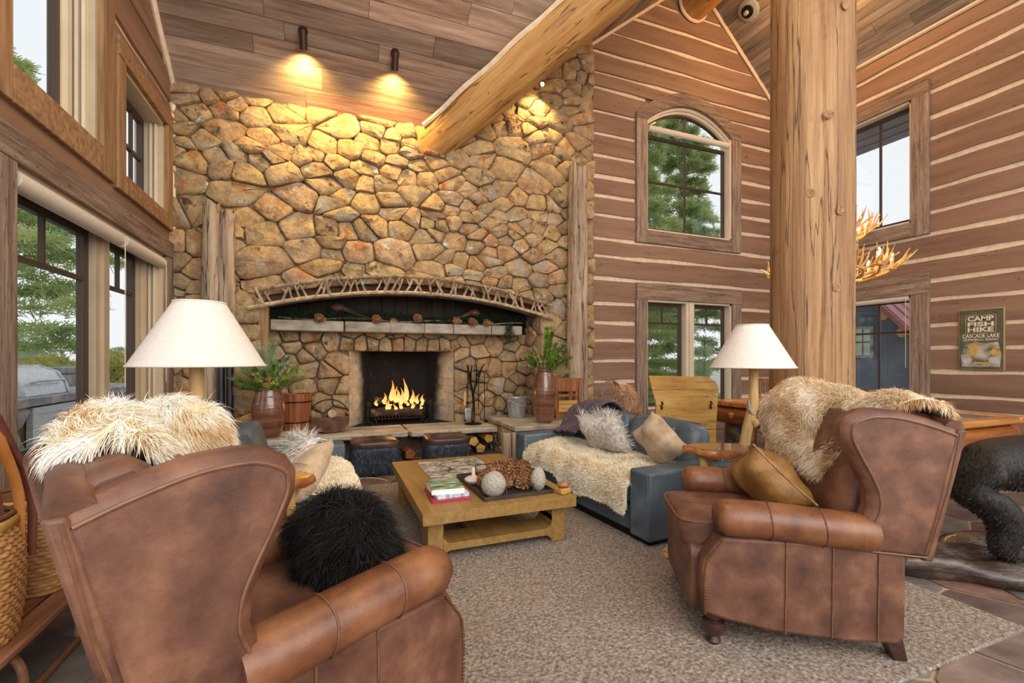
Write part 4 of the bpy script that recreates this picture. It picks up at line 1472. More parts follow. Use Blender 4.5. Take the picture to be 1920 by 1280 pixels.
obj('handle', tube([(0.36, -0.4, 0.16), (0.38, -0.3, 0.18), (0.38, 0.25, 0.18), (0.36, 0.33, 0.16)], 0.015, 8), M_tin, gl)

# cabin next door, seen through the right windows
cb = empty('cabin', (0, 0, 0), label='slate blue cabin with log rafters and red metal roof outside', cat='building')
M_blueplaster = mat('blue_plaster', [(0.3, '5c6678'), (0.7, '7d8799')], (0.8, 0.8, 0.8), rough=0.9, bump=0.2)
M_redroof = mat('red_metal_roof', [(0.3, '8a4a4c'), (0.7, 'a8686a')], (1, 1, 1), rough=0.45)
M_rafter = mat('log_rafter', [(0.3, 'b08448'), (0.7, 'd8ae70')], (6, 6, 6), rough=0.6, bump=0.2)
CX = 15.5
ks, gy, gz = 1.12, 11.0, 5.55
obj('gable_wall', prism([(7.2, -0.2), (13.4, -0.2), (13.4, gz - ks * (13.4 - gy)), (gy, gz), (7.2, gz - ks * (gy - 7.2))], lambda a, b, d: (CX + d, a, b), 0, 0.3), M_blueplaster, cb, smooth=False)
for sd in (-1, 1):
    rl = 4.6 if sd < 0 else 2.7
    q = [(gy, gz + 0.16), (gy + sd * rl, gz + 0.16 - ks * rl), (gy + sd * rl, gz + 0.34 - ks * rl), (gy, gz + 0.34)]
    rf = obj('roof', prism(q, lambda a, b, d: (CX + d, a, b), -0.7, 6.0), M_redroof, cb, smooth=False)
    for k in range(5):
        x = CX - 0.6 + k * 0.5
        obj('roof_seam', tube([(x, gy, gz + 0.35), (x, gy + sd * rl, gz + 0.35 - ks * rl)], 0.025, 5), M_redroof, rf)
    for k in range(1, 9 if sd < 0 else 5):
        y = gy + sd * (0.25 + k * 0.47)
        zc = gz - ks * abs(y - gy) + 0.02
        obj('rafter_log', tube([(CX - 0.6, y, zc), (CX + 0.2, y, zc)], 0.135, 12), M_rafter, cb)
wv = obj('window', join(box(CX - 0.06, CX, 8.98, 9.52, 1.42, 2.4)), M_outstone, cb, smooth=False)
obj('pane', box(CX - 0.08, CX - 0.06, 9.05, 9.45, 1.5, 2.32), flat('pale_pane', 'c4d0c0', 0.2), wv, smooth=False)
obj('muntin', join(box(CX - 0.10, CX - 0.08, 9.24, 9.26, 1.5, 2.32), box(CX - 0.10, CX - 0.08, 9.05, 9.45, 1.9, 1.93)), M_bronze, wv, smooth=False)
M_soffit = mat('grey_soffit', [(0.3, '7d808c'), (0.7, '989ba6')], (3, 3, 3), rough=0.8)
ev = empty('eave_soffit', label='grey soffit boards of the eave outside the upper right window', kind='structure')
for i in range(6):
    obj('board', box(9.2 + i * 0.17, 9.36 + i * 0.17, 2.0, 8.0, 5.60 + 0.02 * (i % 2), 5.72), M_soffit, ev, smooth=False)
obj('eave_soffit.001', box(-3.0, -2.1, 2.0, 4.9, 2.84, 3.0), M_soffit, smooth=False, kind='structure', label='grey porch roof edge outside the big left window')

# ------------------------------------------------------------------ rug
rugp = [(0.05, 5.33), (0.75, 5.24), (2.9, 5.1), (4.1, 1.28), (3.3, 1.2), (1.0, 0.45), (-0.9, 0.5), (-0.75, 3.0)]


def rug_mesh():
    # woven surface: rows of small loops as relief
    P = [(-0.78, 5.24), (3.33, 5.24), (3.335, 1.22), (-0.76, 1.20)]
    v, f = prism(P, lambda a, b, d: (a, b, d), -0.004, 0.016)
    return v, f


rug = obj('area_rug', rug_mesh(), M_rug, bevel=0.006, label='large flat woven beige wool rug under the seating group', cat='rug')


# ------------------------------------------------------------------ wing chairs
def interp_path(P, n):
    P = [Vector(p) for p in P]
    d = [0]
    for a, b in zip(P[:-1], P[1:]):
        d.append(d[-1] + (b - a).length)
    out = []
    for i in range(n):
        t = d[-1] * i / (n - 1)
        k = max(j for j in range(len(d)) if d[j] <= t + 1e-9)
        k = min(k, len(P) - 2)
        q = (t - d[k]) / max(d[k + 1] - d[k], 1e-9)
        p0, p1, p2, p3 = P[max(k - 1, 0)], P[k], P[k + 1], P[min(k + 2, len(P) - 1)]
        out.append(tuple(0.5 * ((2 * p1) + (p2 - p0) * q + (2 * p0 - 5 * p1 + 4 * p2 - p3) * q * q + (3 * p1 - p0 - 3 * p2 + p3) * q ** 3)))
    return out


WING = [(-0.227, 0.493), (-0.235, 0.55), (-0.275, 0.625), (-0.304, 0.70), (-0.298, 0.78), (-0.27, 0.85), (-0.225, 0.94), (-0.19, 1.02),
        (-0.188, 1.075), (-0.215, 1.12), (-0.27, 1.148), (-0.337, 1.155), (-0.43, 1.148), (-0.55, 1.115), (-0.678, 1.066), (-0.61, 0.77), (-0.541, 0.472)]


def wing_chair(loc, rz, label):
    c = empty('wing_chair', loc, rz, label=label, cat='armchair')
    for s in (-1, 1):
        X = lambda a, b, d, s=s: (s * d, a, b)
        # outside panel below the arm
        side = [(0.425, 0.165), (0.432, 0.30), (0.42, 0.41), (0.385, 0.47), (0.335, 0.535), (-0.30, 0.535), (-0.45, 0.50), (-0.445, 0.12), (-0.42, 0.09), (-0.2, 0.085), (0.1, 0.10), (0.3, 0.135)]
        pn = obj('side_panel', prism(side, X, 0.27, 0.395), M_leather, c, bevel=0.016)
        for y in (0.06, -0.14, -0.33):
            obj('seam', tube([(s * 0.397, y, 0.10), (s * 0.398, y - 0.005, 0.53)], 0.004, 5), M_seam, pn)
        nl = interp_path([(s * 0.399, 0.415, 0.17), (s * 0.399, 0.42, 0.30), (s * 0.399, 0.408, 0.41), (s * 0.399, 0.375, 0.465), (s * 0.399, 0.335, 0.52)], 30)
        obj('nail_heads', join(*[xf(lathe([(0.0055, 0), (0.004, 0.003), (0.0005, 0.0042)], 6), p, (0, s * pi / 2, 0)) for p in nl]), M_nail, pn, kind='stuff')
        # rolled arm
        P = interp_path([(s * 0.345, 0.355, 0.615), (s * 0.345, 0.33, 0.615), (s * 0.35, 0.15, 0.612), (s * 0.35, -0.1, 0.592), (s * 0.345, -0.33, 0.572)], 16)
        rr = [0.062, 0.085] + [0.087] * 13 + [0.08]
        am = obj('arm', tube(P, rr, 20, ell=(1.0, 1.08)), M_leather2, c, ang=60)
        for k in (5, 10):
            q = P[k]
            rp_ = [(q[0] + 0.0955 * cos(a), q[1] + 0.004 * sin(3 * a), q[2] + 0.0885 * sin(a)) for a in np.linspace(0, 2 * pi, 25)]
            obj('seam', tube(rp_, 0.0035, 5, cap=False), M_seam, am)
        # wing
        wg = obj('wing', prism(WING, X, 0.28, 0.40), M_leather, c, bevel=0.036, ang=50)
        e = interp_path([(s * 0.401, y - 0.036 * (1 if i < 9 else 0.45 if i < 11 else 0.0), z - (0.0 if i < 8 else 0.018 if i < 9 else 0.036) + (0.02 if i == 0 else 0)) for i, (y, z) in enumerate(WING[:14])] + [(s * 0.401, -0.645, 1.043)], 60)
        obj('piping', tube(e, 0.0055, 6), M_seam, wg)
        obj('piping', tube([(s * 0.40, -0.66, 1.055), (s * 0.40, -0.61, 0.79), (s * 0.40, -0.53, 0.495), (s * 0.40, -0.275, 0.51)], 0.005, 6), M_seam, wg)
    # seat
    obj('seat_cushion', sbox(0.54, 0.78, 0.16, 7, 10, (0, 0.11, 0.495), 0.012, 3), M_leather, c)
    e = [(0.272 * math.copysign(abs(cos(a)) ** 0.28, cos(a)), 0.11 + 0.392 * math.copysign(abs(sin(a)) ** 0.28, sin(a)), 0.556) for a in np.linspace(0, 2 * pi, 60)]
    obj('seat_piping', tube(e, 0.006, 6, cap=False), M_seam, c)
    obj('front_apron', sbox(0.60, 0.14, 0.34, 8, 8, (0, 0.40, 0.29), 0.02, 5), M_leather, c)
    obj('seat_frame', box(-0.28, 0.28, -0.42, 0.36, 0.11, 0.42), M_leather, c, bevel=0.02)
    # back
    pr = [(-0.24, 0.50), (-0.30, 0.62), (-0.37, 0.82), (-0.43, 1.0), (-0.47, 1.10), (-0.53, 1.145), (-0.60, 1.125), (-0.668, 1.07), (-0.60, 0.78), (-0.535, 0.48), (-0.44, 0.20), (-0.40, 0.20)]
    obj('backrest', prism(pr, lambda a, b, d: (d, a, b), -0.30, 0.30), M_leather, c, bevel=0.03, ang=60)
    obj('back_cushion', xf(sbox(0.56, 0.15, 0.62, 4, 10, (0, 0, 0), 0.03, 8), (0, -0.36, 0.80), (R(15), 0, 0)), M_leather, c)
    bk = obj('outside_back', prism([(-0.40, 0.475), (0.40, 0.475), (0.40, 1.068), (-0.40, 1.068)], lambda a, b, d: (a, -0.541 - (b - 0.472) * 0.231 - d, b), -0.03, 0.012), M_leather, c, bevel=0.01)
    obj('top_roll', tube([(-0.385, -0.645, 1.065), (-0.2, -0.63, 1.085), (0, -0.62, 1.09), (0.2, -0.63, 1.085), (0.385, -0.645, 1.065)], 0.045, 14), M_leather, c)
    for s in (-1, 1):
        obj('front_foot', xf(lathe([(0.030, 0.0), (0.034, 0.012), (0.024, 0.035), (0.046, 0.05), (0.056, 0.075), (0.05, 0.105), (0.03, 0.118), (0.044, 0.13), (0.044, 0.16)], 20), (s * 0.33, 0.36, 0)), M_dark, c)
        obj('rear_leg', prism([(-0.36, 0.13), (-0.45, 0.13), (-0.475, 0.0), (-0.42, 0.0)], lambda a, b, d, s=s: (s * 0.33 + d, a, b), -0.035, 0.035), M_dark, c, bevel=0.006)
    return c


CR = dict(loc=(2.22, 1.83, 0.016), rz=R(60))
CL = dict(loc=(-0.09, 1.83, 0.016), rz=R(-63))
wing_chair(CR['loc'], CR['rz'], 'brown leather wing chair facing left with tan sheepskin over its back and a gold pillow')
wing_chair(CL['loc'], CL['rz'], 'nearest brown leather wing chair, white sheepskin on top and black fur pillow inside')


def drape(fn, nu, nv, thick=0.02):
    a = grid(fn, nu, nv)
    V = np.array(a[0])
    return a


# sheepskins over the chairs (local chair axes: x side, y front); mir flips the side that carries the long fall
def throw(ch, mir, label, m, seed, L, n, w, xa=-0.36, tend=0.93, fw=0.0):
    rg = random.Random(seed)
    ph = [rg.uniform(0, 6.28) for _ in range(6)]
    inner = [(-0.27, 0.74), (-0.33, 0.88), (-0.40, 1.03), (-0.45, 1.13), (-0.52, 1.19), (-0.60, 1.18), (-0.69, 1.11), (-0.715, 1.04)]
    wing = [(-0.16 - fw, 0.84), (-0.145 - fw, 0.95), (-0.15 - fw, 1.06), (-0.18 - fw, 1.165), (-0.30, 1.215), (-0.45, 1.21), (-0.62, 1.15), (-0.72, 1.07)]
    I = interp_path([(0, y, z) for y, z in inner], 60)
    W = interp_path([(0, y, z) for y, z in wing], 60)

    def fn(u, v):
        x = xa + (0.47 - xa) * u                 # u=1 far wing
        k = max(0.0, min(1.0, (u - 0.55) / 0.28))
        k = k * k * (3 - 2 * k)
        t0 = 0.62 * max(0, 1 - u / 0.42) ** 0.8 + 0.06 * sin(7 * u + ph[0]) * (1 - k)
        t0 = max(0.0, t0)
        t1 = tend - 0.05 * sin(5 * u + ph[1]) - 0.1 * (1 - min(1, u * 5))
        t = t0 + (t1 - t0) * v
        i = min(58.99, t * 59)
        a = int(i)
        q = i - a
        A = Vector(I[a]).lerp(Vector(I[a + 1]), q)
        B = Vector(W[a]).lerp(Vector(W[a + 1]), q)
        p = A.lerp(B, k)
        bump = 0.012 * sin(9 * u + 6 * v + ph[2]) + 0.010 * sin(13 * v - 5 * u + ph[3])
        # outside of the far wing
        return (mir * (x + bump * 0.3), p.y + bump * 0.4, p.z + 0.012 + bump)
    vf = grid(fn, 34, 34)
    if mir > 0:
        pass
    t = empty('sheepskin_throw', ch['loc'], ch['rz'], label=label, cat='throw')
    # orientation: up-facing
    v, f = vf
    q = f[len(f) // 2]
    nn = (Vector(v[q[1]]) - Vector(v[q[0]])).cross(Vector(v[q[2]]) - Vector(v[q[0]]))
    if nn.z < 0:
        f = [x[::-1] for x in f]
    vf = (v, f)
    hide = obj('hide', vf, m, t)
    so = hide.modifiers.new('thickness', 'SOLIDIFY'); so.thickness = 0.006; so.offset = -1
    fur(t, vf, n, L, m, w=w, comb=(0.0, 0.30, -0.35), lift=0.7, jit=0.22, tuft=0.7, freq=17, droop=0.9)
    fur(t, rim(vf, 34, 34), n // 7, L, m, w=w, comb=(0, 0.1, -0.5), lift=0.6, jit=0.25, tuft=0.5, freq=17, droop=0.9)
    return t


throw(CR, 1, 'tan sheepskin draped over the top of the right wing chair', M_sheept, 3, 0.042, 46000, 0.0011, fw=0.03)
throw(CL, -1, 'long haired white and tan sheepskin on top of the nearest wing chair', M_sheepw, 5, 0.066, 60000, 0.0010, xa=-0.10, tend=0.80)

# pillows on the chairs
p = obj('leather_pillow', pillow(0.40, 0.40, 0.25, 18, 0.10, 0.006, 4), M_gold, loc=(2.30, 1.87, 0.71), rot=(R(50), R(25), R(62)), label='gold brown leather pillow leaning in the right wing chair', cat='pillow')
obj('piping', tube([(0.20 * x * (1 - 0.1 * (1 - y * y)), 0.20 * y * (1 - 0.1 * (1 - x * x)), 0) for x, y in [(1, t) for t in np.linspace(-1, 1, 9)] + [(t, 1) for t in np.linspace(0.8, -1, 9)] + [(-1, t) for t in np.linspace(0.8, -1, 9)] + [(t, -1) for t in np.linspace(-0.8, 1, 9)]], 0.006, 6), M_gold, p)
bp_ = blob(0.235, 0.13, 0.165, 14, 3, 0.08)
p = obj('fur_pillow', bp_, M_blackfur, loc=(0.05, 1.88, 0.685), rot=(0, R(8), R(-58)), label='shaggy black fur pillow on the seat of the nearest wing chair', cat='pillow')
fur(p, bp_, 42000, 0.085, M_blackfur, w=0.0011, comb=(0.1, 0, -0.3), lift=0.8, jit=0.3, tuft=0.7, freq=30, droop=0.8)


# ------------------------------------------------------------------ sofas
def sofa(loc, rz, label):
    c = empty('sofa', loc, rz, label=label, cat='sofa')
    L, D = 2.14, 0.98
    for s in (-1, 1):
        a = obj('arm', box(s * (L / 2 - 0.11) - 0.11, s * (L / 2 - 0.11) + 0.11, -D / 2, D / 2, 0.05, 0.56), M_blue, c, bevel=0.022)
        obj('seam', tube([(s * (L / 2 + 0.001), 0.0, 0.06), (s * (L / 2 + 0.002), 0.0, 0.555), (s * (L / 2 - 0.2), 0.0, 0.561)], 0.004, 5), M_blue, a)
        obj('seam', tube([(s * (L / 2 - 0.006), D / 2 - 0.006, 0.07), (s * (L / 2 - 0.006), D / 2 - 0.006, 0.55)], 0.005, 5), M_blue, a)
    obj('base', box(-L / 2 + 0.2, L / 2 - 0.2, -D / 2 + 0.02, D / 2 - 0.05, 0.05, 0.26), M_blue, c, bevel=0.02)
    obj('plinth', box(-L / 2 + 0.04, L / 2 - 0.04, -D / 2 + 0.05, D / 2 - 0.04, 0.0, 0.055), M_black, c, smooth=False)
    obj('back_frame', box(-L / 2 + 0.02, L / 2 - 0.02, -D / 2 - 0.01, -D / 2 + 0.2, 0.06, 0.66), M_blue, c, bevel=0.03)
    for s in (-1, 1):
        obj('seat_cushion', sbox(0.84, 0.76, 0.18, 7, 9, (s * 0.425, 0.09, 0.34), 0.008, 2 + s), M_blue, c)
        b = obj('back_cushion', xf(sbox(0.85, 0.24, 0.44, 5, 10, (0, 0, 0), 0.02, 5 + s), (s * 0.43, -0.30, 0.63), (R(14), 0, 0)), M_blue, c)
        obj('seam', xf(tube([(-0.36, -0.03, 0.216), (0, -0.03, 0.221), (0.36, -0.03, 0.216)], 0.004, 5), (s * 0.43, -0.30, 0.63), (R(14), 0, 0)), M_blue, b)
    return c


SR = dict(loc=(2.55, 3.84, 0.0), rz=R(95))
SLF = dict(loc=(-0.31, 3.93, 0.0), rz=R(-87))
sofa(SR['loc'], SR['rz'], 'blue grey leather sofa right of the coffee table with cream sheepskin on its seat')
sofa(SLF['loc'], SLF['rz'], 'blue grey leather sofa half hidden behind the near wing chair')


def seat_skin(S, x0, x1, label, m, seed, fall, L, n, mirror=1):
    rg = random.Random(seed)
    ph = [rg.uniform(0, 6.28) for _ in range(6)]
    path = interp_path([(0, -0.22, 0.47), (0, 0.0, 0.455), (0, 0.25, 0.455), (0, 0.42, 0.45), (0, 0.495, 0.41), (0, 0.515, 0.33), (0, 0.515, 0.2)], 60)

    def fn(u, v):
        x = x0 + (x1 - x0) * u
        end = fall(u)
        i = min(58.99, max(0, v * end * 59))
        a = int(i)
        p = Vector(path[a]).lerp(Vector(path[a + 1]), i - a)
        b = 0.018 * sin(8 * u + ph[0]) * sin(5 * v + ph[1]) + 0.012 * sin(17 * u + 9 * v + ph[2])
        return (x, p.y + 0.4 * b, p.z + b + 0.012)
    vf = grid(fn, 40, 26)
    v, f = vf
    q = f[100]
    nn = (Vector(v[q[1]]) - Vector(v[q[0]])).cross(Vector(v[q[2]]) - Vector(v[q[0]]))
    if nn.z < 0:
        vf = (v, [x[::-1] for x in f])
    t = empty('sheepskin_throw', S['loc'], S['rz'], label=label, cat='throw')
    hide = obj('hide', vf, m, t)
    so = hide.modifiers.new('thickness', 'SOLIDIFY'); so.thickness = 0.02; so.offset = -1
    fur(t, vf, n, L, m, w=0.0022, comb=(0, 0.1, -0.1), lift=1.1, jit=0.3, tuft=0.5, freq=26, droop=0.3)
    fur(t, rim(vf, 40, 26), n // 8, L, m, w=0.0022, comb=(0, 0.1, -0.3), lift=0.8, jit=0.3, tuft=0.4, freq=26)
    return t


seat_skin(SR, -0.84, 0.80, 'long cream sheepskin spread over the seat of the right sofa', M_sheep, 2, lambda u: 0.90 + 0.08 * (1 - u) - 0.03 * sin(11 * u) - 0.12 * max(0, u - 0.8), 0.034, 50000)
seat_skin(SLF, -0.84, 0.80, 'beige hide spread over the seat of the left sofa', M_sheep, 4, lambda u: 0.86 + 0.03 * sin(7 * u), 0.018, 26000)


def shaggy(loc, rot, sx, sy, h, label, seed, n=5200):
    vf = pillow(sx, sy, h, 14, 0.12, 0.006, seed)
    o = obj('shaggy_pillow', vf, M_shag, loc=loc, rot=rot, label=label, cat='pillow')
    fur(o, vf, n, 0.10, M_shag, w=0.0022, comb=(0.05, -0.5, 0), lift=0.7, jit=0.4, tuft=0.7, freq=14, keep=lambda P, N: (abs(P[:, 0]) < sx * 0.36) & (N[:, 2] > 0), droop=0.2)
    return o


shaggy((2.52, 3.90, 0.655), (R(62), R(4), R(99)), 0.64, 0.42, 0.18, 'grey and white shaggy wool pillow in the middle of the right sofa', 3)
shaggy((-0.24, 3.78, 0.635), (R(58), R(-6), R(-75)), 0.54, 0.42, 0.16, 'white shaggy wool pillow on the left sofa', 6)


def hide_pillow(loc, rot, s, label, seed):
    o = obj('hide_pillow', pillow(s, s, 0.19, 18, 0.10, 0.006, seed), M_hide, loc=loc, rot=rot, label=label, cat='pillow')
    k = 0.10

    def edge(x, y):
        e = (1 - abs(x) ** 2.4) * (1 - abs(y) ** 2.4)
        return (x * s / 2, y * s / 2, 0.095 * max(0, e) ** 0.55 + 0.012)
    obj('seam', tube([edge(t, 0.05 * sin(3 * t)) for t in np.linspace(-0.95, 0.95, 21)], 0.005, 6), M_hide, o)
    obj('seam', tube([edge(0.05 * sin(2 * t), t) for t in np.linspace(-0.95, 0.95, 21)], 0.005, 6), M_hide, o)
    return o


hide_pillow((2.60, 3.17, 0.70), (R(60), R(34), R(84)), 0.42, 'tan hide pillow tipped on its corner at the near end of the right sofa', 2)
hide_pillow((-0.16, 3.12, 0.67), (R(52), R(-24), R(-70)), 0.44, 'tan hide pillow at the near end of the left sofa', 7)

# plum knitted blanket over the far back corner of the right sofa
def knit(u, v):
    path = [(0.50, 0.12, 0.50), (0.54, -0.1, 0.60), (0.60, -0.22, 0.78), (0.62, -0.31, 0.885), (0.64, -0.42, 0.87), (0.64, -0.52, 0.72)]
    P = knit.P
    i = min(38.99, v * 39)
    a = int(i)
    p = Vector(P[a]).lerp(Vector(P[a + 1]), i - a)
    wd = 0.66 - 0.16 * (1 - v)
    k = (u - 0.5)
    b = 0.012 * sin(26 * u + 4 * v) + 0.008 * sin(12 * v + 9 * u)
    return (p.x + 0.02 + k * wd, p.y + b * 0.5 + 0.06 * k * k, p.z + b - 0.20 * max(0, k) ** 1.3)
knit.P = interp_path([(0.66, 0.10, 0.60), (0.68, -0.06, 0.66), (0.68, -0.17, 0.80), (0.66, -0.26, 0.89), (0.64, -0.38, 0.905), (0.62, -0.50, 0.78), (0.62, -0.53, 0.55)], 40)
kb = grid(knit, 40, 40)
q = kb[1][800]
nn = (Vector(kb[0][q[1]]) - Vector(kb[0][q[0]])).cross(Vector(kb[0][q[2]]) - Vector(kb[0][q[0]]))
if nn.z < 0:
    kb = (kb[0], [x[::-1] for x in kb[1]])
o = obj('knitted_blanket', kb, M_knit, loc=SR['loc'], rot=(0, 0, SR['rz']), label='plum knitted blanket over the far back corner of the right sofa', cat='blanket')
so = o.modifiers.new('thickness', 'SOLIDIFY'); so.thickness = 0.02; so.offset = 1

# ------------------------------------------------------------------ coffee table and what lies on it
ct = empty('coffee_table', (1.14, 3.85, 0.016), 0, label='low square oak coffee table with thick top and slab legs on the rug', cat='table')
for k, (a, b) in enumerate(((-0.575, -0.2885), (-0.288, 0.0), (0.0005, 0.288), (0.2885, 0.575))):
    obj('top_board', box(a, b, -0.83, 0.83, 0.276, 0.354), M_oak, ct, bevel=0.0015)
for sx in (-1, 1):
    for sy in (-1, 1):
        x0, y0 = sx * 0.47, sy * 0.62
        obj('leg', box(x0 - 0.055, x0 + 0.055, y0 - 0.12, y0 + 0.12, 0.0, 0.276), M_oak, ct, bevel=0.006)
for sy in (-1, 1):
    r = 0.055
    q = [(-0.415, 0.20)] + [(-0.415 + r - r * cos(a), 0.105 + r - r * sin(a)) for a in np.linspace(0, pi / 2, 6)] + [(0.415 - r + r * sin(a), 0.105 + r - r * cos(a)) for a in np.linspace(0, pi / 2, 6)] + [(0.415, 0.20)]
    q += [(0.415, 0.0)] + [(0.415 - r + r * cos(a), 0.0 + r * sin(a)) for a in np.linspace(0, pi / 2, 6)] + [(-0.415 + r - r * sin(a), r * cos(a)) for a in np.linspace(0, pi / 2, 6)]
    obj('shelf_board', prism(q, lambda a, b, d, sy=sy: (a, sy * 0.62 + d, b), -0.12, 0.12), M_oak, ct, ang=30)
obj('stretcher', box(-0.17, 0.17, -0.5, 0.5, 0.056, 0.104), M_oak, ct, bevel=0.005)

TZ = 0.3705
M_puzzle = mat('landscape_print', [(0.3, '2c3028'), (0.42, '6c6a66'), (0.5, 'a09488'), (0.58, 'e0d8cc'), (0.7, 'b88a58')], (13, 17, 5), detail=10, rough=0.7, nrough=0.8,
               spots=[('3f5a34', 7, 0.57, 0.04), ('8c86ae', 6, 0.62, 0.04), ('d08a4a', 8, 0.66, 0.03)])
obj('jigsaw_puzzle', prism([(0.80, 3.72), (1.40, 4.14), (1.42, 4.56), (0.79, 4.55)], lambda a, b, d: (a, b, d), TZ, TZ + 0.004), M_puzzle, smooth=False,
    label='finished landscape jigsaw puzzle lying flat on the coffee table', cat='puzzle')


def book(name, loc, rz, sx, sy, h, cover, label, photo=None):
    b = empty(name, loc, rz, label=label, cat='book', group='stack of books on the coffee table')
    obj('pages', box(-sx / 2 + 0.006, sx / 2 - 0.004, -sy / 2 + 0.004, sy / 2 - 0.004, 0.003, h - 0.003), M_white, b, smooth=False)
    obj('front_cover', box(-sx / 2, sx / 2, -sy / 2, sy / 2, h - 0.003, h), photo or cover, b, smooth=False)
    obj('back_cover', box(-sx / 2, sx / 2, -sy / 2, sy / 2, 0, 0.003), cover, b, smooth=False)
    obj('spine', box(-sx / 2, sx / 2, -sy / 2 - 0.003, -sy / 2, 0, h), cover, b, smooth=False)
    return b


M_coverpic = mat('photo_cover', [(0.35, '4f6a3a'), (0.5, '8aa060'), (0.6, 'c2d2e6'), (0.7, 'e6eaf0')], (9, 22, 9), detail=5, rough=0.3)
M_coverblue = mat('blue_cover', [(0.4, 'dfe2ea'), (0.55, 'a9b2d0'), (0.65, '6472a8')], (30, 8, 8), detail=3, rough=0.4)
book('book', (0.815, 3.40, TZ), R(-2), 0.28, 0.36, 0.018, flat('red_cover', 'a8323c', 0.4), 'thin red book at the bottom of the stack')
book('book', (0.825, 3.42, TZ + 0.0185), R(2), 0.25, 0.33, 0.022, M_coverblue, 'white and blue book in the middle of the stack')
book('book', (0.81, 3.44, TZ + 0.041), R(-4), 0.24, 0.31, 0.035, M_white, 'thick book with a meadow photo on its cover, top of the stack', M_coverpic)

ty = empty('serving_tray', (1.30, 3.50, TZ), R(1), label='dark metal tray full of pine cones and stones on the coffee table', cat='tray')
M_tray = mat('dark_metal', [(0.3, '3c352f'), (0.7, '5a5048')], (9, 9, 9), rough=0.45, metal=0.5)
TX, TY_ = 0.275, 0.36
obj('base_plate', box(-TX, TX, -TY_, TY_, 0.0, 0.006), M_tray, ty, smooth=False)
obj('rim', join(box(-TX - 0.006, -TX, -TY_, TY_, 0, 0.032), box(TX, TX + 0.006, -TY_, TY_, 0, 0.032), box(-TX - 0.006, TX + 0.006, -TY_ - 0.006, -TY_, 0, 0.032), box(-TX - 0.006, TX + 0.006, TY_, TY_ + 0.006, 0, 0.032)), M_tray, ty, smooth=False)
for sy in (-1, 1):
    y = sy * (TY_ + 0.003)
    obj('handle', tube([(-0.11, y, 0.03), (-0.11, y, 0.088), (-0.10, y, 0.094), (0.10, y, 0.094), (0.11, y, 0.088), (0.11, y, 0.03)], 0.005, 6), M_tray, ty)


def cone_mesh(r, h, seed, open_=1.0):
    """pine cone: core with spiral of bent scales"""
    rg = random.Random(seed)
    parts = [lathe([(0.05 * r, 0), (0.45 * r, 0.12 * h), (0.5 * r, 0.4 * h), (0.3 * r, 0.8 * h), (0.03 * r, h)], 8)]
    n = 52
    V, F = [], []
    for i in range(n):
        t = (i + 0.5) / n
        a = i * 2.39996
        R0 = r * (0.30 + 0.22 * sin(pi * min(1, t * 1.1 + 0.1)))
        R1 = r * (0.55 + 0.5 * sin(pi * min(1, t * 0.95 + 0.14))) * (1 - 0.35 * t) * open_
        z = h * (0.04 + 0.92 * t)
        wd = r * 0.30 * (1.15 - 0.6 * t)
        dz = h * 0.07
        ca, sa = cos(a), sin(a)
        k = len(V)
        for (q, s, zz) in ((R0, 0.5, z - dz * 0.5), (R0, -0.5, z - dz * 0.5), (R1, -1, z + dz), (R1, 1, z + dz), (R1 * 1.03, 0.0, z + dz * 1.6), (R0, 0.0, z + dz * 0.6)):
            V.append((q * ca - s * wd * sa, q * sa + s * wd * ca, zz))
        F += [(k, k + 1, k + 2, k + 3), (k + 3, k + 2, k + 4), (k + 5, k + 3, k + 4), (k + 5, k + 4, k + 2), (k, k + 3, k + 5), (k + 1, k + 5, k + 2)]
    parts.append((V, F))
    return join(*parts)


CONE = cone_mesh(0.068, 0.16, 1)
rg = random.Random(5)
cl = [((1.14, 3.44, TZ + 0.07), 'pine cone at the left end of the heap in the tray'), ((1.25, 3.36, TZ + 0.07), 'pine cone at the front of the heap, just behind the granite egg'),
      ((1.35, 3.42, TZ + 0.07), 'pine cone near the middle of the heap in the tray'), ((1.40, 3.29, TZ + 0.07), 'pine cone behind the near tray handle'),
      ((1.22, 3.56, TZ + 0.07), 'pine cone at the back left of the heap in the tray'), ((1.35, 3.60, TZ + 0.07), 'pine cone at the back of the heap in the tray'),
      ((1.46, 3.52, TZ + 0.07), 'pine cone at the back right of the heap in the tray'), ((1.49, 3.38, TZ + 0.07), 'pine cone beside the tall upright stone'),
      ((1.24, 3.45, TZ + 0.15), 'pine cone resting on top of the heap, left'), ((1.36, 3.47, TZ + 0.155), 'pine cone resting on top of the heap, middle'), ((1.44, 3.41, TZ + 0.14), 'pine cone resting on top of the heap, right')]
c0 = None
for i, (q, lb) in enumerate(cl):
    rot = (R(90) + rg.uniform(-0.3, 0.3), rg.uniform(-0.5, 0.5), rg.uniform(-1.2, 1.2))
    qq = Vector(q)
    if c0 is None:
        c0 = o = obj('pine_cone', [CONE[0], CONE[1]], M_cone, smooth=False)
    else:
        o = again(c0)
    o.rotation_euler = rot
    from mathutils import Euler
    o.location = qq - Euler(rot).to_matrix() @ Vector((0, 0, 0.08))
    tag(o, lb, 'pine cone', 'pine cones in the tray')
obj('granite_stone', ([(x * (1 - 0.9 * max(0, z - 0.09)), y * (1 - 0.9 * max(0, z - 0.09)), z) for x, y, z in blob(0.095, 0.085, 0.098, 14, 2, 0.02, (0, 0, 0.09))[0]], blob(0.09, 0.08, 0.1)[1]), M_granite, loc=(1.13, 3.225, TZ + 0.004), label='big egg shaped grey granite stone at the near edge of the tray', cat='stone')
obj('granite_stone', blob(0.062, 0.055, 0.093, 14, 4, 0.02, (0, 0, 0.088)), M_granite, loc=(1.50, 3.235, TZ + 0.004), label='tall upright grey stone at the right corner of the tray', cat='stone')
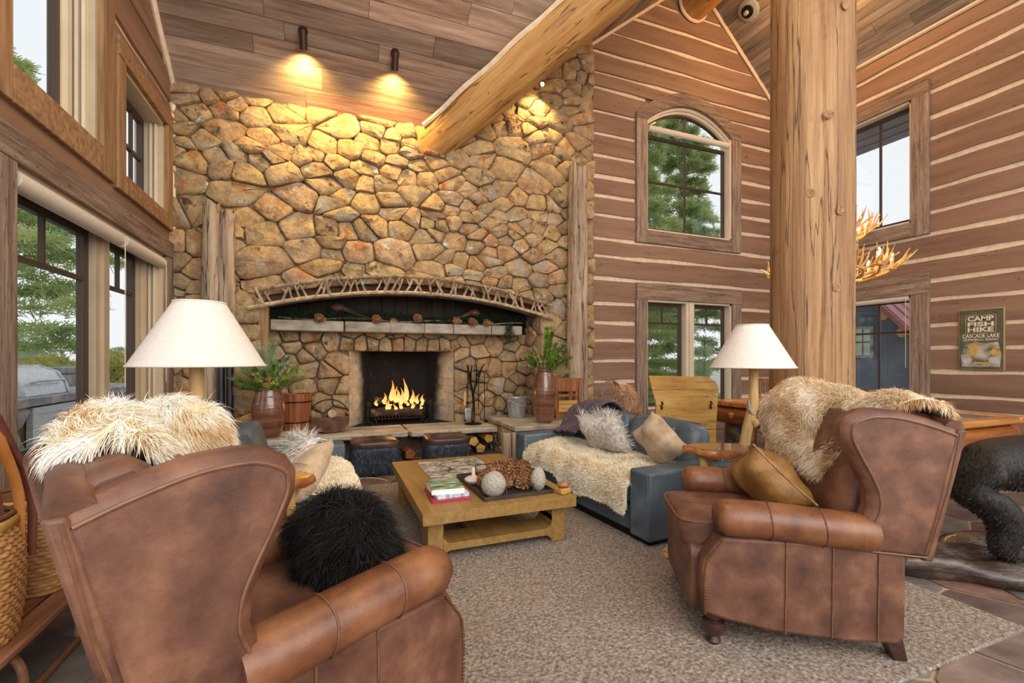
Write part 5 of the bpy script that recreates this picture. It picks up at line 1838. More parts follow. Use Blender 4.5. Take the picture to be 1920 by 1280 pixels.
M_pale = mat('pale_stone', [(0.3, 'cbb8a4'), (0.7, 'e2d5c6')], (9, 9, 9), rough=0.6)
for q, lb in (((1.085, 3.60, TZ), 'pale pebble candle holder at the left corner of the tray'), ((1.50, 3.68, TZ), 'pale pebble candle holder at the back corner of the tray')):
    e = empty('pebble_candle', (q[0], q[1], q[2] + 0.006), label=lb, cat='candle')
    obj('pebble', blob(0.075, 0.07, 0.035, 10, 8, 0.03, (0, 0, 0.034)), M_pale, e)
    obj('candle', lathe([(0.015, 0.05), (0.015, 0.128), (0.012, 0.131), (0.001, 0.132)], 12), flat('wax', 'ecdcb8', 0.5), e)
e = empty('trinket_box', (1.655, 3.12, TZ), R(15), label='small orange wooden block with a dark knot at the table corner', cat='ornament')
obj('block', sbox(0.10, 0.09, 0.045, 6, 6, (0, 0, 0.0225)), M_yellow, e)
obj('knot', blob(0.046, 0.04, 0.026, 8, 3, 0.12, (0, 0, 0.062)), M_cone, e)


# ------------------------------------------------------------------ floor lamps with burl tables
def floor_lamp(loc, rz, label, mir=1, table=True, topmat=None, up=0.0):
    """loc = foot of the main stem; table reaches to local -x"""
    e = empty('floor_lamp', loc, rz, label=label, cat='lamp')
    ST = [(-0.10 * mir, 0.02, 0.03), (-0.09 * mir, 0.01, 0.35), (-0.07 * mir, 0.0, 0.70), (-0.02 * mir, 0.0, 0.95), (0.01 * mir, 0.0, 1.05), (0.012 * mir, 0.0, 1.2), (0.015 * mir, 0, 1.34 + up)]
    st = obj('stem', tube(interp_path(ST, 24), [0.042 - 0.010 * k / 23 for k in range(24)], 12, noise=0.05, seed=3), M_aspen, e)
    obj('branch_stub', tube([(0.0, -0.02, 0.98), (-0.045 * mir, -0.03, 1.03), (-0.05 * mir, -0.03, 1.10)], [0.014, 0.016, 0.008], 8, noise=0.1), M_drift, st)
    obj('knot', blob(0.035, 0.03, 0.04, 6, 2, 0.1, (-0.0, -0.02, 0.93)), M_aspen, st)
    r0, r1, z0, z1 = 0.287, 0.11, 1.335 + up, 1.645 + up
    sh = obj('lamp_shade', join(lathe([(r0, z0), (r1, z1)], 40, cap=False), (lambda g: (g[0], [q[::-1] for q in g[1]]))(lathe([(r0 - 0.004, z0), (r1 - 0.004, z1)], 40, cap=False))), M_shade, e)
    for rr, zz in ((r0, z0), (r1, z1)):
        obj('shade_trim', tube([(rr * cos(a), rr * sin(a), zz) for a in np.linspace(0, 2 * pi, 41)], 0.005, 6, cap=False), M_shade, sh)
    obj('socket', lathe([(0.012, 1.33 + up), (0.026, 1.34 + up), (0.026, 1.36 + up), (0.014, 1.37 + up), (0.014, 1.42 + up)], 12), M_nail, e)
    obj('harp', join(tube([(-r1, 0, z1 - 0.01), (0, 0, z1 - 0.02), (r1, 0, z1 - 0.01)], 0.003, 5), tube([(0.0, 0, 1.4 + up), (0.05, 0, 1.48 + up), (0.05, 0, 1.58 + up), (0, 0, 1.63 + up)], 0.003, 5)), M_nail, e)
    # burl table top
    rg = random.Random(8)
    P = []
    for k in range(40):
        a = 2 * pi * k / 40
        r = 1 + 0.09 * sin(3 * a + 1) + 0.06 * sin(5 * a) + 0.04 * sin(9 * a + 2)
        P.append((-0.28 * mir + 0.235 * r * cos(a), -0.03 + 0.16 * r * sin(a)))
    tp = obj('table_top', prism(P, lambda a, b, d: (a, b, d), 0.715, 0.765), topmat or M_copper, e, bevel=0.012)
    V, F = [], []
    for k, (a, b) in enumerate(P):
        cx, cy = -0.28 * mir, -0.03
        for j, (s, z) in enumerate(((0.97, 0.705), (1.035 + 0.02 * sin(5 * k), 0.722), (1.04, 0.742), (1.0, 0.760))):
            V.append((cx + (a - cx) * s, cy + (b - cy) * s, z + 0.006 * sin(2.3 * k)))
    for k in range(40):
        for j in range(3):
            F.append((k * 4 + j, ((k + 1) % 40) * 4 + j, ((k + 1) % 40) * 4 + j + 1, k * 4 + j + 1))
    obj('bark_edge', (V, F), M_varnish, tp)
    for k, (x, y, xx, yy) in enumerate(((-0.42, -0.06, -0.50, -0.12), (-0.33, 0.04, -0.30, 0.07), (-0.15, -0.06, -0.17, -0.13))):
        obj('table_leg', tube(interp_path([(x * mir, y, 0.73), ((x * 0.6 + xx * 0.4 + 0.02) * mir, (y + yy) / 2, 0.45), (xx * mir, yy, 0.02)], 10), [0.026, 0.027, 0.027, 0.027, 0.026, 0.026, 0.026, 0.027, 0.03, 0.032], 10, noise=0.07, seed=k), M_aspen, e)
    for k, (ax, ay, bx, by) in enumerate(((-0.50, -0.12, -0.74, -0.12), (-0.50, -0.12, -0.60, 0.03), (-0.10, 0.02, 0.08, -0.05), (-0.17, -0.13, -0.30, -0.22), (-0.74, -0.12, -0.60, 0.03))):
        obj('root_foot', tube(interp_path([(ax * mir, ay, 0.045), ((ax + bx) / 2 * mir, (ay + by) / 2 - 0.01, 0.055), (bx * mir, by, 0.03)], 8), [0.032, 0.03, 0.028, 0.027, 0.026, 0.026, 0.026, 0.024], 9, noise=0.12, seed=k + 4), M_aspen, e)
    return e


M_burl = mat('polished_burl', [(0.3, '6e3e24'), (0.5, '94582f'), (0.7, 'b07a4a')], (7, 7, 7), detail=8, rough=0.12, coat=0.8)
floor_lamp((2.90, 2.50, 0.0), R(-14), 'peeled log floor lamp with round burl table between the right sofa and wing chair', 1, topmat=M_burl)
floor_lamp((-0.60, 2.67, 0.0), R(194), 'peeled log floor lamp with large white shade behind the near wing chair', 1, topmat=M_yellow, up=0.03)


# ------------------------------------------------------------------ ottomans
def ottoman(loc, rz, label):
    e = empty('ottoman', loc, rz, label=label, cat='ottoman', group='shaggy ottomans by the hearth')
    e.scale = (0.99, 0.99, 1.14)
    body = sbox(0.54, 0.48, 0.29, 10, 8, (0, 0, 0.165))
    b = obj('body', body, M_bluefur, e)
    fur(b, body, 9000, 0.06, M_bluefur, w=0.0016, comb=(0, 0, -1.2), lift=0.5, jit=0.25, tuft=0.4, freq=22, keep=lambda P, N: N[:, 2] < 0.5)
    tp = sbox(0.555, 0.495, 0.075, 5, 12, (0, 0, 0.325))
    v = [(x, y, z + (0.02 * (1 - (x / 0.29) ** 2) * (1 - (y / 0.26) ** 2) - 0.018 * math.exp(-((x / 0.05) ** 2 + (y / 0.05) ** 2)) if z > 0.325 else 0)) for x, y, z in tp[0]]
    t = obj('leather_top', (v, tp[1]), mat('dark_ottoman_leather', [(0.3, '33231f'), (0.5, '4d3733'), (0.7, '6b504a')], (5, 5, 5), rough=0.3, bump=0.1), e)
    for q in ([(-0.26, -0.23), (0, 0), (0.26, 0.23)], [(-0.26, 0.23), (0, 0), (0.26, -0.23)]):
        pts = []
        for s in np.linspace(0, 1, 17):
            x, y = q[0][0] + (q[2][0] - q[0][0]) * s, q[0][1] + (q[2][1] - q[0][1]) * s
            pts.append((x, y, 0.3605 + 0.02 * (1 - (x / 0.29) ** 2) * (1 - (y / 0.26) ** 2) - 0.018 * math.exp(-((x / 0.05) ** 2 + (y / 0.05) ** 2))))
        obj('seam', tube(pts, 0.004, 5), M_seam, t)
    for sx in (-1, 1):
        for sy in (-1, 1):
            obj('foot', lathe([(0.025, 0), (0.03, 0.05)], 10), M_dark, e, loc=(sx * 0.21, sy * 0.18, 0))
    return e


ottoman((0.50, 5.86, 0.0), R(2), 'shaggy blue black ottoman with a leather top, nearer the left sofa')
ottoman((1.38, 5.80, 0.0), R(-3), 'shaggy blue black ottoman with a leather top, nearer the firewood')

# ------------------------------------------------------------------ things on the hearth
def vase(loc, prof, label, rz=0):
    e = empty('clay_vase', loc, rz, label=label, cat='vase')
    rr = interp_path([(r, 0, z) for r, z in prof], 40)
    obj('body', join(lathe([(p[0] + 0.0012 * sin(i * 2.4), p[2]) for i, p in enumerate(rr)], 36, cap=False), lathe([(0.001, rr[0][2]), (rr[0][0], rr[0][2])], 36, cap=False)), M_clay, e)
    r, z = prof[-1]
    obj('neck_inside', (lambda g: (g[0], [q[::-1] for q in g[1]]))(lathe([(r - 0.012, z - 0.12), (r - 0.010, z)], 24, cap=False)), M_darkwood, e)
    obj('lip', tube([(r * cos(a), r * sin(a), z) for a in np.linspace(0, 2 * pi, 31)], 0.01, 8, cap=False), M_clay, e)
    return e


def sprig(base, d, L, nl, m, kind, rg, par, name):
    """one stem with needles or leaves"""
    d = Vector(d).normalized()
    sag = Vector((0, 0, -0.12 * L))
    P = [Vector(base) + d * L * t + sag * t * t * 2 for t in (0, 0.33, 0.66, 1.0)]
    stem = tube([tuple(p) for p in P], [0.004, 0.0035, 0.003, 0.0015], 5, cap=False)
    V, F = [], []
    for i in range(nl):
        t = 0.15 + 0.85 * (i + rg.random()) / nl
        k = min(int(t * 3), 2)
        p = P[k].lerp(P[k + 1], t * 3 - k)
        a = rg.uniform(0, 6.28)
        up = Vector((cos(a), sin(a), rg.uniform(-0.4, 0.9)))
        if kind == 'needle':
            q = (d * 0.9 + up * 0.75).normalized()
            ln, wd = rg.uniform(0.08, 0.15), 0.0026
            s = q.cross(Vector((rg.uniform(-1, 1), rg.uniform(-1, 1), rg.uniform(-1, 1)))).normalized() * wd
            b = len(V)
            V += [tuple(p - s), tuple(p + s), tuple(p + q * ln)]
            F.append((b, b + 1, b + 2))
        else:
            q = (d * 0.5 + up).normalized()
            ln, wd = rg.uniform(0.028, 0.06), rg.uniform(0.009, 0.017)
            s = q.cross(Vector((rg.uniform(-1, 1), rg.uniform(-1, 1), rg.uniform(-1, 1)))).normalized() * wd
            b = len(V)
            V += [tuple(p), tuple(p + q * ln * 0.5 + s), tuple(p + q * ln), tuple(p + q * ln * 0.5 - s)]
            F.append((b, b + 1, b + 2, b + 3))
    obj('stem', stem, M_bark, par)
    obj(name, (V, F), m, par, kind='stuff', smooth=False)


def bouquet(loc, spec, label, seed, cones=0):
    rg = random.Random(seed)
    e = empty('evergreen_bouquet', loc, label=label, cat='bouquet')
    for (dx, dy, dz, L, n, m, kind) in spec:
        sprig((dx * 0.05, dy * 0.05, -0.06), (dx, dy, dz), L * 1.45, int(n * 1.8), m, kind, rg, e, 'needles' if kind == 'needle' else 'leaves')
    for k in range(16):
        a, el = 2 * pi * k / 16 + rg.uniform(-0.3, 0.3), rg.uniform(0.9, 2.4)
        m = rg.choice([q[5] for q in spec])
        sprig((0.05 * cos(a), 0.05 * sin(a), -0.05), (cos(a) * 0.8, sin(a) * 0.8, el), rg.uniform(0.26, 0.48), 210, m, rg.choice(['leaf', 'leaf', 'needle']), rg, e, 'foliage')
    for k in range(cones):
        a = rg.uniform(3.4, 5.6)
        obj('pine_cone', [CONE[0], CONE[1]], M_cone, e, smooth=False, loc=(0.10 * cos(a) + 0.02 * k - 0.02, 0.13 * sin(a), 0.02 + 0.035 * k), rot=(rg.uniform(-1, 1), rg.uniform(-1, 1), 0))
    return e


vase((-0.67, 6.02, 0.487), [(0.105, 0.0), (0.125, 0.03), (0.165, 0.16), (0.18, 0.30), (0.168, 0.42), (0.142, 0.51), (0.137, 0.56)], 'shorter brown glazed vase holding a mixed evergreen bouquet, left of the fire')
M_frost = mat('frosted_green', [(0.3, '6c8660'), (0.6, '9db48a'), (0.75, 'c2d0ae')], (9, 9, 9), rough=0.8)
M_palm = mat('dry_green', [(0.3, '8a8a50'), (0.6, 'b0ac70')], (9, 9, 9), rough=0.8)
bouquet((-0.67, 6.02, 1.047), [(-0.35, 0, 1, 0.62, 260, M_needle, 'leaf'), (0.05, 0, 1, 0.52, 320, M_frost, 'needle'), (-0.1, -0.2, 1, 0.45, 300, M_frost, 'needle'), (0.3, -0.1, 0.9, 0.42, 120, M_frost, 'leaf'),
                               (0.9, -0.1, 0.7, 0.30, 260, M_palm, 'needle'), (0.8, -0.4, 0.9, 0.28, 240, M_palm, 'needle'), (-0.8, -0.1, 0.7, 0.26, 220, M_needle, 'needle'), (-0.6, -0.5, 0.4, 0.22, 200, M_needle, 'needle'),
                               (0.2, -0.7, 0.5, 0.26, 60, M_leaf, 'leaf'), (0.5, -0.6, 0.7, 0.28, 50, M_leaf, 'leaf'), (-0.2, -0.6, 0.6, 0.26, 50, M_leaf, 'leaf'), (-0.2, 0.1, 1, 0.4, 140, M_frost, 'leaf'), (0.1, 0.2, 1, 0.34, 140, M_needle, 'leaf')],
        'bouquet of pine, cedar and leaves with cones in the left vase', 3, 3)
vase((2.84, 5.92, 0.487), [(0.10, 0.0), (0.12, 0.03), (0.155, 0.18), (0.172, 0.36), (0.165, 0.52), (0.135, 0.66), (0.118, 0.72), (0.125, 0.74)], 'taller brown glazed vase on the right ledge beside a steel bucket')
bouquet((2.84, 5.92, 1.227), [(0.1, 0.1, 1, 0.62, 300, M_leaf, 'leaf'), (0.15, 0, 1, 0.55, 280, M_needle, 'leaf'), (0.45, 0, 0.9, 0.45, 260, M_needle, 'leaf'), (-0.3, 0, 0.9, 0.36, 200, M_palm, 'leaf'), (0.6, -0.1, 0.6, 0.36, 200, M_needle, 'leaf'),
                              (0, -0.3, 0.9, 0.34, 200, M_leaf, 'leaf'), (0.3, -0.4, 0.7, 0.3, 160, M_leaf, 'leaf'), (-0.6, -0.1, 0.4, 0.26, 120, M_twig, 'leaf'), (0.75, 0.1, 0.2, 0.3, 150, M_palm, 'needle'), (0.2, -0.2, 1, 0.42, 200, M_needle, 'leaf')],
        'bushy green bouquet in the tall right vase', 8)

# steel bucket, copper log tub, wooden tub, fire tools, wooden rack, firewood
e = empty('steel_bucket', (2.70, 6.62, 0.487), R(20), label='galvanised steel bucket on the right ledge', cat='bucket')
obj('body', join(lathe([(0.001, 0.0), (0.125, 0.0), (0.13, 0.01), (0.165, 0.30), (0.172, 0.305)], 32, cap=False), (lambda g: (g[0], [q[::-1] for q in g[1]]))(lathe([(0.12, 0.012), (0.160, 0.30)], 32, cap=False))), M_tin, e)
obj('rim', tube([(0.172 * cos(a), 0.172 * sin(a), 0.305) for a in np.linspace(0, 2 * pi, 33)], 0.007, 6, cap=False), M_tin, e)
obj('handle', tube([(0.17 * cos(a), -0.15 * abs(sin(a)) - 0.03, 0.27 - 0.09 * abs(sin(a))) for a in np.linspace(0, pi, 17)], 0.005, 6), M_tin, e)
for k in (-1, 1):
    obj('ear', sbox(0.02, 0.05, 0.05, 4, 5, (k * 0.168, -0.01, 0.265)), M_tin, e)
e = empty('log_tub', (-0.02, 6.72, 0.402), R(6), label='dark copper log tub with a swing handle at the left end of the hearth', cat='tub')
q = [(-0.24, 0.24)] + [(0.24 * -cos(a), 0.16 - 0.15 * sin(a)) for a in np.linspace(0, pi, 13)] + [(0.24, 0.24)]
q += [(0.225, 0.24)] + [(0.222 * cos(a), 0.16 - 0.135 * sin(a)) for a in np.linspace(0, pi, 13)] + [(-0.225, 0.24)]
obj('body', prism(q, lambda a, b, d: (a, d, b), -0.16, 0.16), M_copper, e)
obj('side_plate', prism([(0.24 * -cos(a), 0.16 - 0.15 * sin(a)) for a in np.linspace(0, pi, 13)] + [(0.24, 0.22), (-0.24, 0.22)], lambda a, b, d: (a, d, b), -0.165, -0.15), M_copper, e)
obj('handle', tube([(0.24 * cos(a), 0.0, 0.24 + 0.2 * sin(a)) for a in np.linspace(0.1, pi - 0.1, 15)], 0.008, 6), M_black, e)
lg = obj('split_log', xf(lathe([(0.001, -0.2), (0.055, -0.2), (0.06, 0), (0.055, 0.2), (0.001, 0.2)], 9), (0, 0, 0), (R(75), R(20), 0)), M_drift, loc=(0.0, 6.74, 0.62), label='grey log lying across the copper tub', cat='log')
e = empty('wooden_tub', (-0.42, 6.55, 0.487), 0, label='brown wooden stave tub behind the left vase', cat='tub')
for k in range(16):
    a0, a1 = 2 * pi * k / 16 + 0.01, 2 * pi * (k + 1) / 16 - 0.01
    v = [((0.165 + 0.03 * t) * cos(a) * s, (0.165 + 0.03 * t) * sin(a) * s, 0.46 * t) for t in (0, 1) for s in (0.9, 1.0) for a in (a0, a1)]
    obj('stave', (v, [(0, 1, 3, 2), (4, 6, 7, 5), (2, 3, 7, 6), (0, 4, 5, 1), (0, 2, 6, 4), (1, 5, 7, 3)]), M_redwood, e, smooth=False)
for z in (0.10, 0.36):
    obj('hoop', tube([((0.17 + 0.065 * z) * cos(a), (0.17 + 0.065 * z) * sin(a), z) for a in np.linspace(0, 2 * pi, 33)], 0.008, 6, cap=False), M_black, e)
obj('bottom', lathe([(0.001, 0.01), (0.15, 0.01)], 16, cap=False), M_redwood, e)

e = empty('fire_tool_stand', (2.02, 6.72, 0.402), R(10), label='twig shaped black iron stand with fireplace tools on the hearth', cat='fire tools')
obj('base', lathe([(0.13, 0.0), (0.13, 0.015), (0.03, 0.03)], 20), M_black, e)
obj('trunk', tube(interp_path([(0, 0, 0.02), (0.01, 0, 0.3), (-0.01, 0, 0.5), (-0.06, 0, 0.68), (-0.09, 0, 0.90)], 16), [0.024 - 0.0007 * k for k in range(16)], 8, noise=0.1), M_black, e)
for P in ([(0.0, 0, 0.45), (0.05, 0, 0.62), (0.06, 0, 0.80), (0.05, 0, 0.92)], [(0.03, 0, 0.56), (0.10, 0, 0.70), (0.15, 0, 0.86)], [(-0.04, 0, 0.62), (-0.02, 0.03, 0.78), (0.0, 0.03, 0.9)], [(0.06, 0, 0.72), (0.12, -0.03, 0.83), (0.18, -0.03, 0.92)]):
    obj('branch', tube(interp_path(P, 10), [0.016 - 0.0008 * k for k in range(10)], 7, noise=0.12), M_black, e)
s_ = obj('shovel', tube([(-0.12, -0.06, 0.82), (-0.12, -0.06, 0.30)], 0.007, 6), M_black, e)
obj('blade', sbox(0.10, 0.02, 0.17, 6, 5, (-0.12, -0.07, 0.17)), M_tin, s_)
obj('grip', tube([(-0.15, -0.03, 0.50), (-0.155, -0.03, 0.30)], [0.014, 0.02], 8), M_aspen, e)
obj('poker', tube([(0.17, -0.05, 0.80), (0.17, -0.05, 0.06), (0.19, -0.05, 0.05)], 0.007, 6), M_black, e)
b_ = obj('brush', tube([(0.12, 0.05, 0.8), (0.12, 0.05, 0.2)], 0.007, 6), M_black, e)
obj('bristles', lathe([(0.02, 0.2), (0.035, 0.06)], 10), M_darkwood, b_)

e = empty('wooden_rack', (3.32, 6.10, 0.487), R(-8), label='red brown slatted wooden rack behind the tall vase', cat='rack')
for s in (-1, 1):
    obj('upright', xf(box(-0.025, 0.025, -0.02, 0.02, 0, 0.62), (s * 0.17, 0, 0), (0, s * R(3), 0)), M_redwood, e, bevel=0.005)
    obj('rear_leg', xf(box(-0.02, 0.02, -0.02, 0.02, 0, 0.45), (s * 0.16, 0.2, 0), (R(8), 0, 0)), M_redwood, e, bevel=0.005)
obj('head_panel', prism([(-0.16, 0.42), (0.16, 0.42), (0.19, 0.62), (-0.19, 0.62)], lambda a, b, d: (a, d, b), -0.012, 0.012), M_redwood, e, bevel=0.004)
for z in (0.34, 0.05):
    obj('slat', box(-0.16, 0.16, -0.02, 0.01, z, z + 0.04), M_redwood, e, bevel=0.004)
for k in range(3):
    obj('panel_board', box(-0.15, 0.15, -0.015, 0.01, 0.11 + 0.06 * k, 0.165 + 0.06 * k), M_yellow, e, bevel=0.003)

rg = random.Random(14)
for i, (x, z, a, lb) in enumerate(((2.05, 0.08, 0.2, 'split firewood log at the bottom right of the opening under the hearth'), (2.17, 0.225, 0.5, 'split firewood log at the top right of the opening under the hearth'),
                                   (1.93, 0.20, -0.3, 'pale split firewood log beside the right ottoman under the hearth'), (1.02, 0.11, 0.0, 'reddish split log between the two ottomans'))):
    q = [(0.075 * cos(t + a) * (1 + 0.2 * (k % 2)), 0.07 * sin(t + a)) for k, t in enumerate((0.2, 1.5, 2.6, 3.9, 5.1))]
    lo = obj('firewood_log', prism(q, lambda u, v, d: (u, d, v), 0.0, 0.36), M_yellow if i != 3 else M_redwood, loc=(x, 6.42 - 0.03 * i, z if i != 3 else 0.09), rot=(0, 0, rg.uniform(-0.15, 0.15)), bevel=0.005, label=lb, cat='log', group='firewood under the hearth')
    obj('bark', prism([(q[2][0] * 1.05, q[2][1] * 1.05), (q[3][0] * 1.05, q[3][1] * 1.05), (q[3][0] * 1.15, q[3][1] * 1.15), (q[2][0] * 1.15, q[2][1] * 1.15)], lambda u, v, d: (u, d, v), 0.005, 0.355), M_darkwood, lo, smooth=False)

# garland on the mantel
ga = empty('garland', (0, 0, 0), label='dark pine garland with cones along the stone mantel', cat='garland')
V, F = [], []
rg = random.Random(9)
for i in range(4200):
    x = rg.uniform(-0.70, 2.95)
    p = Vector((x, 6.86 + rg.uniform(-0.05, 0.16), 1.94 + rg.uniform(0, 0.11) + 0.03 * sin(3 * x)))
    q = Vector((rg.uniform(-1, 1), rg.uniform(-0.9, 0.5), rg.uniform(-0.5, 0.9))).normalized()
    s = q.cross(Vector((rg.uniform(-1, 1), rg.uniform(-1, 1), rg.uniform(-1, 1)))).normalized() * 0.0035
    b = len(V)
    V += [tuple(p - s), tuple(p + s), tuple(p + q * rg.uniform(0.08, 0.17))]
    F.append((b, b + 1, b + 2))
for i in range(160):
    p = Vector((2.62 + rg.uniform(-0.05, 0.05), 6.76, 1.92 + rg.uniform(-0.25, 0.0)))
    q = Vector((rg.uniform(-0.7, 0.7), -0.3, rg.uniform(-0.6, 0.9))).normalized()
    s = q.cross(Vector((0.3, 1, 0.2))).normalized() * 0.003
    b = len(V)
    V += [tuple(p - s), tuple(p + s), tuple(p + q * 0.14)]
    F.append((b, b + 1, b + 2))
obj('needles', (V, F), M_needled, ga, kind='stuff', smooth=False)
obj('vine', tube([(x, 6.88 + 0.03 * sin(4 * x), 1.955 + 0.02 * sin(5 * x)) for x in np.linspace(-0.65, 2.9, 40)], 0.012, 6), M_twig, ga)
for x, z, r in ((0.56, 1.97, 0.4), (0.80, 1.93, 1.2), (1.16, 2.0, 0.2), (1.72, 1.98, 1.0), (1.98, 1.97, 0.3), (2.2, 1.96, 0.8), (-0.2, 1.96, 0.5)):
    obj('pine_cone', [CONE[0], CONE[1]], M_cone, ga, smooth=False, loc=(x, 6.80, z), rot=(R(100), r, r * 2))
M_scoop = mat('dark_scoop_wood', [(0.3, '4a2c20'), (0.7, '744a38')], (12, 12, 12), rough=0.5)
for x, sg, lb in ((0.12, 1, 'red brown wooden scoop with its handle in the garland, left'), (2.06, -1, 'red brown wooden scoop with its handle in the garland, right')):
    e = empty('wooden_scoop', (x, 6.86, 2.08), 0, label=lb, cat='scoop')
    obj('handle', tube(interp_path([(0.05 * sg, 0, 0.02), (0.22 * sg, 0.02, -0.05), (0.52 * sg, 0.03, -0.14)], 10), [0.035, 0.03, 0.025, 0.022, 0.02, 0.018, 0.017, 0.016, 0.015, 0.014], 8, noise=0.06), M_scoop, e)
    obj('bowl', blob(0.10, 0.05, 0.055, 9, 4, 0.05, (-0.03 * sg, 0, 0.03)), M_scoop, e)

# fire: grate, logs, andirons, flames
e = empty('fire_grate', (0.98, 7.28, FZ0), 0, label='black iron grate holding the fire', cat='grate')
for k in range(15):
    x = -0.36 + 0.72 * k / 14
    obj('bar', tube([(x, -0.12, 0.14), (x, -0.11, 0.09), (x, 0.18, 0.09), (x, 0.24, 0.17)], 0.009, 6), flat('hot_iron', '5a2c22', 0.6, 0.3), e)
for y in (-0.11, 0.16):
    obj('cross_bar', tube([(-0.4, y, 0.085), (0.4, y, 0.085)], 0.012, 6), M_black, e)
for sx in (-1, 1):
    for y in (-0.11, 0.16):
        obj('leg', tube([(sx * 0.34, y, 0.0), (sx * 0.34, y, 0.085)], 0.012, 6), M_black, e)
M_char = mat('charred_log', [(0.3, '15100e'), (0.55, '3a2c24'), (0.75, '7a6858')], (9, 9, 9), detail=7, rough=0.9, bump=0.6)
for i, (P, r, lb) in enumerate((([(-0.42, -0.06, 0.17), (0.35, -0.04, 0.16)], 0.065, 'charred log at the front of the fire'), ([(-0.3, 0.1, 0.17), (0.42, 0.06, 0.18)], 0.07, 'charred log at the back of the fire'),
                                ([(-0.36, 0.06, 0.36), (0.28, -0.03, 0.28)], 0.055, 'charred log leaning on top of the fire'), ([(0.05, 0.08, 0.29), (0.44, -0.02, 0.33)], 0.04, 'short charred log at the right of the fire'))):
    obj('burning_log', tube(interp_path([P[0], ((P[0][0] + P[1][0]) / 2, P[0][1], (P[0][2] + P[1][2]) / 2 + 0.01), P[1]], 9), r, 10, noise=0.1, seed=i), M_char, loc=(0.98, 7.28, FZ0), label=lb, cat='log', group='logs in the fire')
for s, lb in ((-1, 'black iron andiron left of the fire'), (1, 'black iron andiron right of the fire')):
    e = empty('andiron', (0.98 + s * 0.47, 7.13, FZ0), 0, label=lb, cat='andiron')
    obj('post', lathe([(0.05, 0.05), (0.03, 0.07), (0.035, 0.12), (0.045, 0.18), (0.03, 0.25), (0.042, 0.30), (0.03, 0.36), (0.005, 0.38)], 14, bump=lambda i, j: 0.004 * ((i + j) % 2)), M_black, e)
    obj('foot', tube([(-0.10, -0.03, 0.0), (-0.05, -0.01, 0.05), (0.05, -0.01, 0.05), (0.10, -0.03, 0.0)], 0.014, 8), M_black, e)
    obj('bar', tube([(0, 0, 0.06), (0, 0.35, 0.06), (0, 0.38, 0.0)], 0.014, 8), M_black, e)


def flame_mat():
    m = bpy.data.materials.new('flame')
    m.use_nodes = True
    n, l = m.node_tree.nodes, m.node_tree.links
    n.remove(n['Principled BSDF'])
    tcn = n.new('ShaderNodeTexCoord'); sx = n.new('ShaderNodeSeparateXYZ'); l.new(tcn.outputs['Generated'], sx.inputs[0])
    r = n.new('ShaderNodeValToRGB')
    r.color_ramp.elements[0].position = 0.0; r.color_ramp.elements[0].color = (1.0, 0.62, 0.20, 1)
    r.color_ramp.elements[1].position = 1.0; r.color_ramp.elements[1].color = (1.0, 0.22, 0.03, 1)
    l.new(sx.outputs[2], r.inputs[0])
    em = n.new('ShaderNodeEmission'); em.inputs[1].default_value = 1.45
    l.new(r.outputs[0], em.inputs[0])
    tr_ = n.new('ShaderNodeBsdfTransparent')
    lw = n.new('ShaderNodeLayerWeight'); lw.inputs[0].default_value = 0.35
    rr = n.new('ShaderNodeValToRGB')
    rr.color_ramp.elements[0].position = 0.25; rr.color_ramp.elements[0].color = (0, 0, 0, 1)
    rr.color_ramp.elements[1].position = 0.85; rr.color_ramp.elements[1].color = (1, 1, 1, 1)
    l.new(lw.outputs['Facing'], rr.inputs[0])
    mx = n.new('ShaderNodeMixShader')
    l.new(rr.outputs[0], mx.inputs[0]); l.new(em.outputs[0], mx.inputs[1]); l.new(tr_.outputs[0], mx.inputs[2])
    l.new(mx.outputs[0], n['Material Output'].inputs[0])
    return m


M_flame = flame_mat()
fi = empty('fire', (0.98, 7.24, FZ0), label='yellow and orange flames rising from the burning logs', cat='fire')
rg = random.Random(4)
for i in range(26):
    t = rg.uniform(-1, 1)
    x, y = 0.36 * t, rg.uniform(-0.10, 0.10)
    h = (0.50 if i in (3, 9) else rg.uniform(0.10, 0.30)) * (1 - 0.35 * abs(t))
    if i == 3: x = -0.10
    if i == 9: x = 0.10
    z = rg.uniform(0.20, 0.34)
    r = 0.022 + 0.055 * h
    pr = [(0, 0.0), (0.75, 0.12), (1.0, 0.25), (0.8, 0.45), (0.45, 0.68), (0.2, 0.86), (0.02, 1.0)]
    ph = rg.uniform(0, 6.28)
    v, f = lathe([(max(0.0015, a * r), b * h) for a, b in pr], 10)
    v = [(q[0] + 0.035 * sin(7 * q[2] / max(h, .1) * 0.6 + ph) * q[2] / h + x, q[1] * 0.7 + y, q[2] + z) for q in v]
    obj('flame', (v, f), M_flame, fi)
lamp('fire_light', 'POINT', (0.98, 7.15, 0.85), 5, (1.0, 0.5, 0.18), 0.12)

